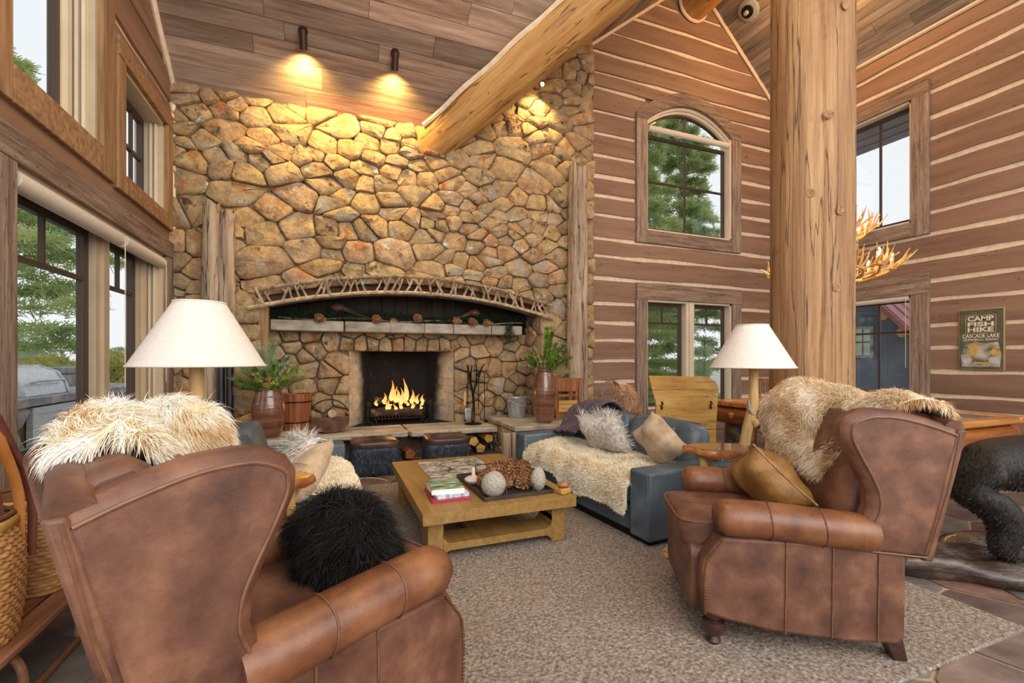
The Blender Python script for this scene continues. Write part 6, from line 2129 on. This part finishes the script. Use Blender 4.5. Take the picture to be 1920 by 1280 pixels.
# ------------------------------------------------------------------ pool table
pt = empty('pool_table', (5.62, 3.62, 0), 0, label='log framed pool table with a varnished rail behind the seating group', cat='pool table')
PW, PL = 0.75, 1.30
M_felt = mat('taupe_felt', [(0.3, '75695c'), (0.7, '8c8072')], (60, 60, 60), rough=0.95)
obj('bed', box(-PW + 0.1, PW - 0.1, -PL + 0.1, PL - 0.1, 0.72, 0.785), M_felt, pt, smooth=False)
for s in (-1, 1):
    obj('side_rail', box(s * PW - (0.13 if s > 0 else 0), s * PW + (0.13 if s < 0 else 0), -PL, PL, 0.765, 0.83), M_varnx, pt, bevel=0.015)
    obj('end_rail', box(-PW + 0.13, PW - 0.13, s * PL - (0.13 if s > 0 else 0), s * PL + (0.13 if s < 0 else 0), 0.765, 0.83), M_varnx, pt, bevel=0.015)
    obj('cushion', box(-PW + 0.13, -PW + 0.18, -PL + 0.18, PL - 0.18, 0.785, 0.82) if s < 0 else box(PW - 0.18, PW - 0.13, -PL + 0.18, PL - 0.18, 0.785, 0.82), M_felt, pt, smooth=False)
    obj('side_log', logtube((s * (PW - 0.12), -PL + 0.05, 0.65), (s * (PW - 0.12), PL - 0.05, 0.65), 0.12, 0.115, 18, 24, 3 + s, 0.04, 0.004), M_varnish, pt)
    obj('end_log', logtube((-PW + 0.15, s * (PL - 0.12), 0.65), (PW - 0.15, s * (PL - 0.12), 0.65), 0.115, 0.11, 18, 16, 6 + s, 0.04, 0.004), mat('varnished_log_x', [(0.3, '6a3416'), (0.5, '9a5626'), (0.72, 'bc8040')], (1.2, 9, 9), detail=8, rough=0.3, coat=0.3, bump=0.4), pt)
    for y in (-1, 1):
        obj('leg', logtube((s * (PW - 0.22), y * (PL - 0.28), 0), (s * (PW - 0.22), y * (PL - 0.28), 0.62), 0.15, 0.125, 18, 16, 9 + s + 2 * y, 0.05, 0.006), M_root, pt)
for y, x in ((0.55, -0.74), (-0.2, -0.75), (0.9, -0.74)):
    obj('knot', blob(0.05, 0.045, 0.045, 7, int(y * 10), 0.1, (x, y, 0.66)), M_varnish, pt)

# wooden chair at the far end of the pool table
e = empty('slat_chair', (6.62, 5.30, 0), R(150), label='red brown wooden slat back chair beyond the pool table, beside the log post', cat='chair')
for s in (-1, 1):
    obj('rear_post', tube([(s * 0.2, -0.2, 0), (s * 0.2, -0.2, 0.45), (s * 0.21, -0.27, 1.14)], [0.02, 0.022, 0.018], 8), M_redwood, e)
    obj('front_leg', tube([(s * 0.2, 0.2, 0), (s * 0.2, 0.2, 0.44)], 0.022, 8), M_redwood, e)
    obj('side_stretcher', tube([(s * 0.2, -0.2, 0.2), (s * 0.2, 0.2, 0.2)], 0.012, 6), M_redwood, e)
obj('seat', sbox(0.46, 0.46, 0.04, 8, 6, (0, 0, 0.45)), M_redwood, e)
for k in range(4):
    obj('slat', tube([(-0.12 + 0.08 * k, -0.2, 0.47), (-0.12 + 0.08 * k, -0.25, 1.06)], 0.013, 6), M_redwood, e)
obj('top_rail', tube([(-0.21, -0.26, 1.06), (0.21, -0.26, 1.06)], 0.018, 8), M_redwood, e)

# old yellow sleigh behind the sofa
e = empty('wooden_sleigh', (3.62, 3.99, 0), R(-16), label='old yellow wooden sleigh body standing behind the right sofa', cat='sleigh')
q = [(-0.33, 0.62), (0.36, 0.62), (0.38, 0.95), (0.39, 1.08), (0.35, 1.15), (0.27, 1.195), (-0.02, 1.205), (-0.41, 1.215), (-0.38, 1.08), (-0.33, 0.92)]
low = clip(q, 0, 1, 1.055)
upp = clip(q, 0, -1, -1.059)
obj('lower_board', prism(low, lambda a, b, d: (a, d, b), -0.015, 0.015), M_yellow, e, bevel=0.004)
obj('upper_board', prism(upp, lambda a, b, d: (a, d, b), -0.015, 0.015), M_yellow, e, bevel=0.004)
for x in (-0.27, 0.29):
    obj('iron_hook', tube([(x, -0.02, 0.93), (x + 0.012, -0.035, 0.91), (x - 0.01, -0.035, 0.885), (x + 0.005, -0.03, 0.86), (x, -0.02, 0.85)], 0.009, 6), M_black, e)
obj('seat_board', box(-0.33, 0.36, 0.02, 0.30, 0.58, 0.62), M_yellow, e, bevel=0.004)
obj('body_panel', box(-0.33, 0.36, -0.012, 0.012, 0.25, 0.615), M_yellow, e, bevel=0.004)
for s in (-0.30, 0.33):
    obj('runner', tube(interp_path([(s, -0.10, 0.25), (s, -0.2, 0.10), (s, -0.05, 0.025), (s, 0.5, 0.02), (s, 0.8, 0.12)], 18), 0.02, 8), M_yellow, e)
    obj('strut', tube([(s, 0.05, 0.03), (s, 0.05, 0.3)], 0.016, 6), M_yellow, e)
    obj('side_panel', prism([(0.0, 0.3), (0.35, 0.3), (0.35, 0.62), (0.0, 0.75)], lambda a, b, d, s=s: (s + d, a, b), -0.01, 0.01), M_yellow, e)

# bent handle basket with a hide, behind the far end of the sofa
e = empty('pack_basket', (3.36, 5.02, 0), R(-10), label='tall dark basket with a bent wooden handle behind the right sofa', cat='basket')
obj('body', lathe([(0.001, 0.0), (0.18, 0.0), (0.21, 0.3), (0.2, 0.68), (0.19, 0.70)], 24, bump=lambda i, j: 0.004 * ((i + j) % 2)), M_wickerd, e)
for o_ in (-0.025, 0.025):
    obj('handle', tube(interp_path([(-0.19, o_, 0.60), (-0.16, o_, 0.86), (-0.06, o_, 1.09), (0.05, o_, 1.10), (0.12, o_, 1.0), (0.16, o_, 0.8), (0.17, o_, 0.6)], 24), 0.013, 7), M_twig, e)
hb = blob(0.15, 0.13, 0.22, 10, 7, 0.1)
o = obj('fox_pelt', hb, M_sheept, loc=(3.60, 5.02, 0.84), rot=(0, R(-24), 0), label='reddish tan pelt hanging over the tall basket behind the sofa', cat='pelt')
fur(o, hb, 4000, 0.05, mat('fox_fur', [(0.35, 'b07a52'), (0.5, 'd2a07c'), (0.66, 'e6c8ac')], (9, 9, 9), rough=0.9), w=0.003, comb=(0, 0, -0.6), lift=0.7, jit=0.3, tuft=0.4)
e = empty('wood_block', (3.66, 3.12, 0), R(-12), label='small square wooden block stool behind the arm of the right sofa', cat='stool')
obj('block', box(-0.13, 0.13, -0.13, 0.13, 0, 0.49), M_honeyz, e, bevel=0.012)
obj('top_board', box(-0.14, 0.14, -0.14, 0.14, 0.492, 0.515), M_yellow, e, bevel=0.006)

# dark poles by the left split logs
for i, (x, lb) in enumerate(((-1.19, 'dark glossy pole left of two, leaning by the stone left of the fire'), (-1.10, 'dark glossy pole right of two, leaning by the stone left of the fire'))):
    e = empty('dark_pole', (x, 6.22, 0.487), 0, label=lb, cat='pole')
    obj('shaft', tube([(0, 0, 0), (0.0, 0.02, 0.82)], [0.042, 0.038], 14), flat('dark_blue_lacquer', '1d1f29', 0.2, 0.1, coat=0.6), e)
    obj('cap', tube([(0, 0.02, 0.82), (0, 0.02, 0.86)], [0.043, 0.036], 14), M_black, e)

# ------------------------------------------------------------------ bear on its root
ru = Vector((0.9298, -0.3681, 0))
rv = Vector((0.3681, 0.9298, 0))
BO = Vector((3.80, 1.72, 0))


def skin(name, verts, edges, radii, m, parent=None, sub=2, root=0):
    me = bpy.data.meshes.new(name)
    me.from_pydata(verts, edges, [])
    o = bpy.data.objects.new(name, me)
    col.objects.link(o)
    s = o.modifiers.new('skin', 'SKIN')
    s.use_smooth_shade = True
    s.branch_smoothing = 0.6
    for i, r in enumerate(radii):
        me.skin_vertices[0].data[i].radius = r if isinstance(r, tuple) else (r, r)
    me.skin_vertices[0].data[root].use_root = True
    b = o.modifiers.new('sub', 'SUBSURF')
    b.levels = b.render_levels = sub
    dg = bpy.context.evaluated_depsgraph_get()
    new = bpy.data.meshes.new_from_object(o.evaluated_get(dg))
    bpy.data.objects.remove(o)
    new.materials.clear()
    new.materials.append(m)
    o = bpy.data.objects.new(name, new)
    col.objects.link(o)
    if parent:
        o.parent = parent
    return o


be = empty('bear_statue', tuple(BO), -math.atan2(0.3681, 0.9298), label='black bear statue walking on a dark root base behind the right wing chair', cat='statue')
# local x = forward (to the right of the photo), y = away
bv = [(0.10, 0.0, 0.70), (0.40, 0.0, 0.73), (0.72, 0.0, 0.72), (0.98, 0, 0.74), (1.16, 0, 0.80), (1.32, 0, 0.80), (1.48, 0, 0.74),
      (0.06, -0.12, 0.55), (0.20, -0.15, 0.38), (0.14, -0.15, 0.20), (0.30, -0.15, 0.155),
      (0.14, 0.12, 0.55), (0.36, 0.15, 0.42), (0.52, 0.15, 0.24), (0.66, 0.15, 0.20),
      (0.92, -0.13, 0.52), (0.90, -0.15, 0.34), (0.88, -0.15, 0.19), (1.0, -0.15, 0.155),
      (0.96, 0.13, 0.52), (1.10, 0.15, 0.34), (1.16, 0.15, 0.22), (1.28, 0.15, 0.19)]
bedges = [(0, 1), (1, 2), (2, 3), (3, 4), (4, 5), (5, 6), (0, 7), (7, 8), (8, 9), (9, 10), (0, 11), (11, 12), (12, 13), (13, 14), (3, 15), (15, 16), (16, 17), (17, 18), (3, 19), (19, 20), (20, 21), (21, 22)]
br = [(0.20, 0.19), (0.23, 0.21), (0.22, 0.21), (0.21, 0.20), (0.15, 0.15), (0.13, 0.13), (0.06, 0.06), 0.15, 0.105, 0.075, 0.06, 0.14, 0.10, 0.07, 0.055, 0.13, 0.09, 0.07, 0.06, 0.13, 0.09, 0.07, 0.055]
body = skin('body', bv, bedges, br, M_bearm, be, 2, 1)
for s in (-1, 1):
    obj('ear', blob(0.045, 0.03, 0.05, 8, 1, 0.03, (1.26, s * 0.09, 0.93)), M_bearm, be)
    obj('eye', blob(0.012, 0.012, 0.012, 6, 1, 0.0, (1.42, s * 0.065, 0.80)), flat('glass_eye', '0a0606', 0.05), be)
    for y0, x0 in ((-0.15, 0.33), (0.15, 0.69), (-0.15, 1.03), (0.15, 1.31)):
        if s < 0:
            zz = 0.125 if y0 < 0 else 0.165
            for k in range(4):
                obj('claw', tube([(x0 + 0.03, y0 - 0.04 + 0.027 * k, zz + 0.02), (x0 + 0.065, y0 - 0.04 + 0.027 * k, zz - 0.005)], [0.009, 0.003], 5), M_black, be)
obj('nose', blob(0.03, 0.03, 0.022, 7, 1, 0.03, (1.535, 0, 0.755)), M_black, be)
# the coat: short strands moulded in relief
dgv = [tuple(v.co) for v in body.data.vertices], [tuple(p.vertices) for p in body.data.polygons]
fur(be, dgv, 16000, 0.02, M_bearm, w=0.0018, comb=(-0.9, 0, -0.8), lift=0.12, jit=0.08, tuft=0.3, freq=9, name='coat', droop=0.1)


def root_base():
    rg = random.Random(6)
    ph = [rg.uniform(0, 6.28) for _ in range(8)]
    V, F = [], []
    nu, nv = 60, 26
    for j in range(nv):
        for i in range(nu):
            a = 2 * pi * i / nu
            t = j / (nv - 1)
            r = sin(min(t * 1.25, 1) * pi / 2) if t < 0.8 else 1 - (t - 0.8) * 0.5
            wv = 1 + 0.12 * sin(3 * a + ph[0]) + 0.08 * sin(5 * a + ph[1]) + 0.04 * sin(11 * a + ph[2])
            x, y = 0.62 + 0.92 * wv * r * cos(a), 0.0 + 0.40 * wv * r * sin(a)
            z = (0.135 * (1 - 0.55 * max(0, t - 0.45) / 0.35) if t < 0.8 else 0.06 * (1 - (t - 0.8) / 0.2)) + 0.03 * sin(5 * x + 4 * sin(6 * y) + 9 * y) * (t < 0.8) + 0.018 * sin(15 * y + 5 * x + 2 * sin(4 * x)) * (t < 0.9)
            V.append((x, y, max(0.002, z)))
    for j in range(nv - 1):
        for i in range(nu):
            a, b = j * nu + i, j * nu + (i + 1) % nu
            F.append((a, a + nu, b + nu, b)[::-1])
    return V, F


obj('root_base', root_base(), M_root, be)

# ------------------------------------------------------------------ sled with baskets at the left
sl = empty('wooden_sled', (-1.36, 2.85, 0), 0, label='bentwood sled at the left carrying two woven baskets', cat='sled')
M_sled = mat('sled_wood', [(0.3, '6a4430'), (0.5, '8a5e44'), (0.7, 'a67a5e')], (16, 2, 16), detail=7, rough=0.4, bump=0.15)
for k, x in enumerate((-0.16, -0.055, 0.05, 0.155)):
    obj('deck_slat', box(x - 0.045, x + 0.045, -0.72, 0.75, 0.245, 0.265), M_sled, sl, bevel=0.004)
for s in (-1, 1):
    obj('side_rail', tube([(s * 0.215, -0.75, 0.26), (s * 0.215, 0.78, 0.26)], 0.018, 8), M_sled, sl)
    obj('runner', tube(interp_path([(s * 0.20, -0.62, 0.06), (s * 0.20, -0.52, 0.02), (s * 0.20, -0.3, 0.015), (s * 0.20, 0.3, 0.015), (s * 0.20, 0.75, 0.03), (s * 0.20, 0.95, 0.12), (s * 0.20, 0.98, 0.25)], 30), 0.016, 8), M_sled, sl)
    for y in (-0.38, 0.05, 0.48):
        obj('bent_strut', tube(interp_path([(s * 0.02, y, 0.235), (s * 0.12, y, 0.225), (s * 0.185, y, 0.15), (s * 0.20, y, 0.03)], 10), 0.016, 8), M_sled, sl)
    obj('rear_bow', tube(interp_path([(s * 0.20, -0.62, 0.06), (s * 0.20, -0.70, 0.14), (s * 0.205, -0.72, 0.24)], 8), 0.016, 8), M_sled, sl)


def pack_basket(loc, rz, r, h, label):
    e = empty('woven_basket', loc, rz, label=label, cat='basket')
    ns, nr = 44, 24                     # stakes, weavers
    n, rows = ns * 4, nr * 4

    def prof(t):
        return r * (0.86 + 0.16 * sin(pi * min(1, 0.1 + t * 0.75)) - 0.10 * max(0, t - 0.72) / 0.28)
    V, F = [], []
    for j in range(rows + 1):
        t = j / rows
        row, pr = j // 4, (j % 4) / 4
        for i in range(n):
            a = 2 * pi * i / n
            st, ps = i // 4, (i % 4) / 4
            over = 1 if (st + row) % 2 else -1
            q = prof(t) + (0.0035 * over * sin(pi * (ps + 0.125)) + 0.0025) * (0 if pr == 0 else 1) - (0.003 if pr == 0 else 0)
            ca, sa = cos(a), sin(a)
            sq = (abs(ca) ** 3.2 + abs(sa) ** 3.2) ** (-1 / 3.2)
            V.append((q * sq * ca, q * sq * sa * 0.86, h * t))
    for j in range(rows):
        for i in range(n):
            a, b = j * n + i, j * n + (i + 1) % n
            F.append((a, b, b + n, a + n))
    F.append(tuple(range(n))[::-1])
    w_ = obj('woven_body', (V, F), M_wicker, e, ang=35)

    def ring(t, dr, k=40):
        q = prof(t) + dr
        return [((q * (abs(cos(a)) ** 3.2 + abs(sin(a)) ** 3.2) ** (-1 / 3.2)) * cos(a), (q * (abs(cos(a)) ** 3.2 + abs(sin(a)) ** 3.2) ** (-1 / 3.2)) * sin(a) * 0.86, h * t) for a in np.linspace(0, 2 * pi, k + 1)]
    obj('inner_lining', (lambda g: (g[0], [x[::-1] for x in g[1]]))(lathe([(prof(0.3) * 0.9, h * 0.3), (prof(1.0) * 0.93, h * 0.99)], 24, cap=True)), M_wickerd, e)
    obj('rim_band', tube(ring(0.94, 0.008), 0.022, 6, cap=False, ell=(1.0, 0.35)), M_yellow, e)
    obj('rim_band', tube(ring(1.0, 0.003), 0.011, 8, cap=False), M_wickerd, e)
    k = ring(1.0, 0.003, 90)
    obj('lashing', join(*[tube([(p[0] * 0.985, p[1] * 0.985, p[2] - 0.02), (q[0] * 1.02, q[1] * 1.02, q[2] + 0.012)], 0.004, 4) for p, q in zip(k[:-2:3], k[2::3])]), M_wickerd, e, kind='stuff')
    return e


pack_basket((-1.37, 2.46, 0.266), R(8), 0.185, 0.50, 'woven splint basket nearest the photo edge on the sled')
pack_basket((-1.38, 2.99, 0.266), R(-5), 0.18, 0.47, 'woven splint basket farther along the sled, beside the wing chair')
# paddle-like wooden staves standing in the near basket
M_pad = {'d': mat('dark_red_wood', [(0.3, '5c3028'), (0.7, '85503f')], (14, 14, 2), rough=0.35, coat=0.3), 'o': mat('orange_wood', [(0.3, 'b06a2c'), (0.7, 'd08a48')], (14, 14, 2), rough=0.35, coat=0.3)}
for i, (P, m, wd, lb) in enumerate((([(-1.25, 2.52, 0.60), (-1.255, 2.46, 0.85), (-1.29, 2.34, 1.15), (-1.33, 2.2, 1.45)], 'd', 0.075, 'broad dark red wooden paddle in the near basket'),
                                    ([(-1.215, 2.55, 0.55), (-1.205, 2.52, 0.84), (-1.20, 2.40, 1.07), (-1.21, 2.3, 1.25)], 'o', 0.024, 'orange wooden paddle in the near basket'),
                                    ([(-1.205, 2.61, 0.55), (-1.19, 2.57, 0.83), (-1.178, 2.36, 1.14), (-1.18, 2.2, 1.33)], 'd', 0.02, 'slim dark wooden stave in the near basket'))):
    pth = interp_path(P, 16)
    rr = [0.016 + (wd - 0.016) * (max(0, k / 15 - 0.15) / 0.85) ** 0.8 for k in range(16)]
    obj('wooden_paddle', tube(pth, rr, 10, ell=(1, 0.38)), M_pad[m], label=lb, cat='paddle')
obj('cord_coil', join(*[tube([(-1.05 + (0.08 + 0.004 * k) * cos(a), 3.0 + (0.06 + 0.004 * k) * sin(a), 0.012 + 0.008 * k) for a in np.linspace(0.3 * k, 0.3 * k + 6.1, 24)], 0.005, 5) for k in range(4)]), M_black,
    label='small coil of dark cord on the floor behind the near wing chair', cat='cord', kind='thing')
obj('lamp_cord', tube(interp_path([(0.02, 5.6, 0.006), (0.18, 5.5, 0.006), (0.35, 5.62, 0.006), (0.52, 5.52, 0.006), (0.60, 5.40, 0.006)], 30), 0.005, 5), M_cream, label='thin pale cord on the floor by the ottoman nearest the left sofa', cat='cord')

# ------------------------------------------------------------------ antler chandelier
chd = empty('antler_chandelier', (5.54, 3.66, 2.30), R(20), label='two tiered antler chandelier with candle bulbs over the pool table', cat='chandelier')
rg = random.Random(12)


def antler(a0, r, z, L, seed, flip=1):
    rg = random.Random(seed)
    main = []
    for t in np.linspace(0, 1, 9):
        a = a0 + 0.75 * t * flip
        q = r * (0.45 + 0.55 * t) + 0.03 * sin(6 * t)
        main.append((q * cos(a), q * sin(a), z + L * (0.05 * sin(5 * t) + 0.42 * t ** 2.4)))
    parts = [tube(main, [0.020 - 0.013 * t for t in np.linspace(0, 1, 9)], 7, noise=0.1, seed=seed)]
    for k in (2, 4, 5, 6):
        p = Vector(main[k])
        out = Vector((p.x, p.y, 0)).normalized()
        d = out * rg.uniform(0.3, 1.0) + Vector((0, 0, rg.uniform(0.6, 1.1))) + Vector((rg.uniform(-0.4, 0.4), rg.uniform(-0.4, 0.4), 0))
        d.normalize()
        ln = rg.uniform(0.14, 0.26)
        parts.append(tube([tuple(p), tuple(p + d * ln * 0.5 + out * 0.02), tuple(p + d * ln + Vector((0, 0, 0.03)))], [0.013, 0.010, 0.003], 6))
    return join(*parts)


for k in range(18):
    obj('antler', antler(2 * pi * k / 18, 0.76 - 0.06 * (k % 3), 0.02 + 0.03 * (k % 2), 0.52, k, 1 if k % 2 else -1), M_antler, chd)
for k in range(13):
    obj('antler', antler(2 * pi * k / 13 + 0.2, 0.44, 0.48 + 0.02 * (k % 2), 0.42, k + 30, 1 if k % 2 else -1), M_antler, chd)
for k in range(5):
    a = 2 * pi * k / 5
    obj('antler', tube(interp_path([(0.16 * cos(a), 0.16 * sin(a), 0.0), (0.10 * cos(a + 0.5), 0.10 * sin(a + 0.5), 0.3), (0.12 * cos(a + 0.9), 0.12 * sin(a + 0.9), 0.6), (0.24 * cos(a + 1), 0.24 * sin(a + 1), 0.86)], 12), [0.022 - 0.0015 * j for j in range(12)], 7), M_antler, chd)
M_bulb = flat('warm_bulb', 'fff0c8', 0.3, 0, 'ffd890', 16.0)
for k in range(8):
    a = 2 * pi * k / 8 + 0.3
    for (r, z, n) in ((0.55, 0.10, 8), (0.28, 0.55, 4)):
        if n == 4 and k % 2:
            continue
        x, y = r * cos(a), r * sin(a)
        c = obj('candle', join(lathe([(0.038, z), (0.045, z + 0.012), (0.017, z + 0.016), (0.016, z + 0.10)], 12)), M_antler, chd, loc=(x, y, 0))
        obj('bulb', lathe([(0.008, z + 0.10), (0.020, z + 0.125), (0.022, z + 0.145), (0.012, z + 0.175), (0.002, z + 0.195)], 12), M_bulb, c)
obj('chain', join(*[tube([(0.018 * cos(b) * (1 if i % 2 else 0), 0.018 * cos(b) * (0 if i % 2 else 1), 0.9 + i * 0.075 + 0.045 * sin(b)) for b in np.linspace(0, 2 * pi, 9)], 0.006, 4, cap=False) for i in range(62)]), M_black, chd, kind='stuff')
lamp('chandelier_light', 'POINT', (5.54, 3.66, 2.75), 55, (1.0, 0.62, 0.28), 0.3)

# ------------------------------------------------------------------ sign on the right wall
sg = empty('camp_sign', (XR - 0.035, 3.714, 1.68), R(-90), label='weathered camp, fish, hike sign on the right log wall', cat='sign')
M_signbg = mat('sign_green', [(0.3, '45463a'), (0.55, '5c5c4c'), (0.75, '757260')], (9, 9, 9), detail=6, rough=0.6)
M_scene = mat('sign_scene', [(0.36, '4a5446'), (0.46, '8c8d80'), (0.56, 'b8b0a0'), (0.68, 'd8cfc0')], (5, 5, 7), detail=6, rough=0.6, spots=[('d0a040', 6.5, 0.60, 0.06), ('8a8aa0', 5, 0.64, 0.06)])
M_edge = flat('sign_edge', 'a88e62', 0.6)
M_letter = flat('sign_letter', 'e8dcc4', 0.6)
W2, H2 = 0.257, 0.45
obj('board', box(-W2, W2, -0.012, 0.03, -H2, H2), M_edge, sg, bevel=0.006)
obj('face', box(-W2 + 0.014, W2 - 0.014, -0.016, -0.012, -H2 + 0.014, H2 - 0.014), M_signbg, sg, smooth=False)
obj('scene_panel', prism([(-0.21, -0.40), (0.21, -0.40), (0.225, -0.2), (0.19, -0.04), (0.05, -0.06), (-0.07, -0.03), (-0.18, -0.09), (-0.225, -0.22)], lambda a, b, d: (a, d, b), -0.0175, -0.016), M_scene, sg, smooth=False)
M_ylw = mat('sign_yellow', [(0.3, 'b88a34'), (0.7, 'dcb85c')], (20, 20, 20), rough=0.6)
M_wht = mat('sign_rock', [(0.3, 'a8a4a8'), (0.7, 'd8d4d4')], (14, 14, 14), rough=0.6)
for nm, m_, pl in (('yellow_tree', M_ylw, (-0.08, -0.115, 0.055, 0.06)), ('yellow_tree', M_ylw, (-0.10, -0.20, 0.03, 0.035)), ('yellow_tree', M_ylw, (0.155, -0.19, 0.06, 0.045)), ('rock', M_wht, (-0.15, -0.31, 0.06, 0.05)), ('rock', M_wht, (0.15, -0.30, 0.065, 0.05)), ('canoe', M_ylw, (0.0, -0.345, 0.11, 0.014))):
    cx, cz, rx, rz_ = pl
    obj(nm, prism([(cx + rx * cos(t) * (1 + 0.15 * sin(5 * t)), cz + rz_ * sin(t) * (1 + 0.15 * sin(4 * t))) for t in np.linspace(0, 2 * pi, 15)[:-1]], lambda a, b, d: (a, d, b), -0.019, -0.0175), m_, sg, smooth=False)
obj('letter_frame', join(box(-0.17, 0.17, -0.0175, -0.016, 0.352, 0.358), box(-0.17, 0.17, -0.0175, -0.016, 0.098, 0.104), box(-0.17, -0.164, -0.0175, -0.016, 0.098, 0.358), box(0.164, 0.17, -0.0175, -0.016, 0.098, 0.358)), M_ylw, sg, smooth=False)


def text(body, parent, loc, width, height, m, rot=(R(90), 0, 0), off=0.0, name='lettering'):
    cu = bpy.data.curves.new(name, 'FONT')
    cu.body = body
    cu.align_x = 'CENTER'
    cu.size = 1.0
    cu.offset = off
    cu.extrude = 0.01
    o = bpy.data.objects.new(name, cu)
    col.objects.link(o)
    bpy.context.view_layer.update()
    d = o.dimensions
    me = bpy.data.meshes.new_from_object(o.evaluated_get(bpy.context.evaluated_depsgraph_get()))
    bpy.data.objects.remove(o)
    v = np.array([q.co for q in me.vertices])
    lo, hi = v.min(0), v.max(0)
    for q in me.vertices:
        q.co.x = (q.co.x - (lo[0] + hi[0]) / 2) / (hi[0] - lo[0]) * width
        q.co.y = (q.co.y - lo[1]) / (hi[1] - lo[1]) * height
        q.co.z = q.co.z * 0.1
    me.materials.clear()
    me.materials.append(m)
    o = bpy.data.objects.new(name, me)
    col.objects.link(o)
    o.parent = parent
    o.location = loc
    o.rotation_euler = rot
    return o


for tx, z, wd, ht, of in (('CAMP', 0.272, 0.29, 0.072, 0.03), ('FISH', 0.192, 0.29, 0.066, 0.03), ('HIKE', 0.112, 0.29, 0.068, 0.03), ('CASCADE LAKE', 0.026, 0.41, 0.058, 0.012), ('DONNELLY, IDAHO', -0.022, 0.39, 0.036, 0.012)):
    text(tx, sg, (0, -0.0175, z), wd, ht, M_letter, off=of)

# ------------------------------------------------------------------ lights on the ceiling
nA = Vector((0, -sA, -cA))
M_can = flat('bronze_can', '4a342c', 0.35, 0.6)
for i, (x, y, lb) in enumerate(((-0.30, 5.89, 'bronze ceiling spotlight, left of two above the chimney'), (0.75, 5.89, 'bronze ceiling spotlight, right of two above the chimney'))):
    z = zA(y)
    e = empty('ceiling_spotlight', (x, y, z), 0, label=lb, cat='ceiling light', group='ceiling spotlights')
    obj('mount', tube([(0, 0.0, 0.01), tuple(nA * 0.045)], [0.058, 0.05], 16), M_can, e)
    dr = Vector((0.02, 0.50, -0.88)).normalized()
    c0_ = nA * 0.06
    obj('can', tube([tuple(c0_ - dr * 0.03), tuple(c0_ + dr * 0.17)], 0.042, 16, cap=False), M_can, e)
    obj('can_top', tube([tuple(c0_ - dr * 0.032), tuple(c0_ - dr * 0.028)], 0.042, 16), M_can, e)
    obj('bulb', tube([tuple(c0_ + dr * 0.10), tuple(c0_ + dr * 0.11)], 0.036, 14), flat('spot_bulb', 'ffe8b0', 0.3, 0, 'ffd27a', 6.0), e)
    p = Vector((x, y, z)) + c0_ + dr * 0.185
    lamp('spot_light', 'SPOT', tuple(p), 125, (1.0, 0.66, 0.20), 0.03, target=tuple(p + Vector((0.02, 0.66, -0.76))), spot=132, blend=0.95)
e = empty('beam_spotlight', (2.99, 6.30, 5.62), 0, label='small glowing spotlight under the beam at the top right of the chimney', cat='ceiling light')
obj('bulb', blob(0.025, 0.025, 0.025, 8, 1, 0, (0, 0, -0.06)), flat('bright_bulb', 'fff4d8', 0.3, 0, 'ffe2a0', 30.0), e)
obj('can', tube([(0, 0, 0.12), (0, 0, -0.04)], 0.035, 14), M_can, e)
obj('cord', tube([(0, 0, 0.12), (-0.05, -0.08, 0.32)], 0.006, 6), M_black, e)
lamp('beam_light', 'SPOT', (2.99, 6.24, 5.50), 60, (1.0, 0.70, 0.26), 0.03, target=(2.98, 6.7, 4.9), spot=110, blend=0.8)
e = empty('ceiling_speaker', (6.86, 5.78, 8.5), (0), label='round silver detector on the orange lit ceiling near the ridge', cat='detector', rot=None)
sp_ = Vector((6.373, 5.544, 7.11))
dv = (sp_ - Vector((0, 0, 1.4))).normalized()
# where that sight line meets the right slope
tt = (RZ + KR * RX - 1.4) / (dv.z + KR * dv.x)
hit = Vector((0, 0, 1.4)) + dv * tt
e.location = hit
nB = Vector((-sR, 0, -cR))
e.rotation_euler = (-nB).to_track_quat('Z', 'Y').to_euler()
obj('base_plate', lathe([(0.20, 0.0), (0.20, -0.03), (0.15, -0.06), (0.001, -0.06)], 28, cap=False), M_tin, e)
obj('dome', lathe([(0.11, -0.06), (0.11, -0.09), (0.06, -0.11), (0.001, -0.11)], 24, cap=False), M_black, e)
obj('tip', lathe([(0.05, -0.10), (0.035, -0.16), (0.001, -0.17)], 16, cap=False), M_tin, e)
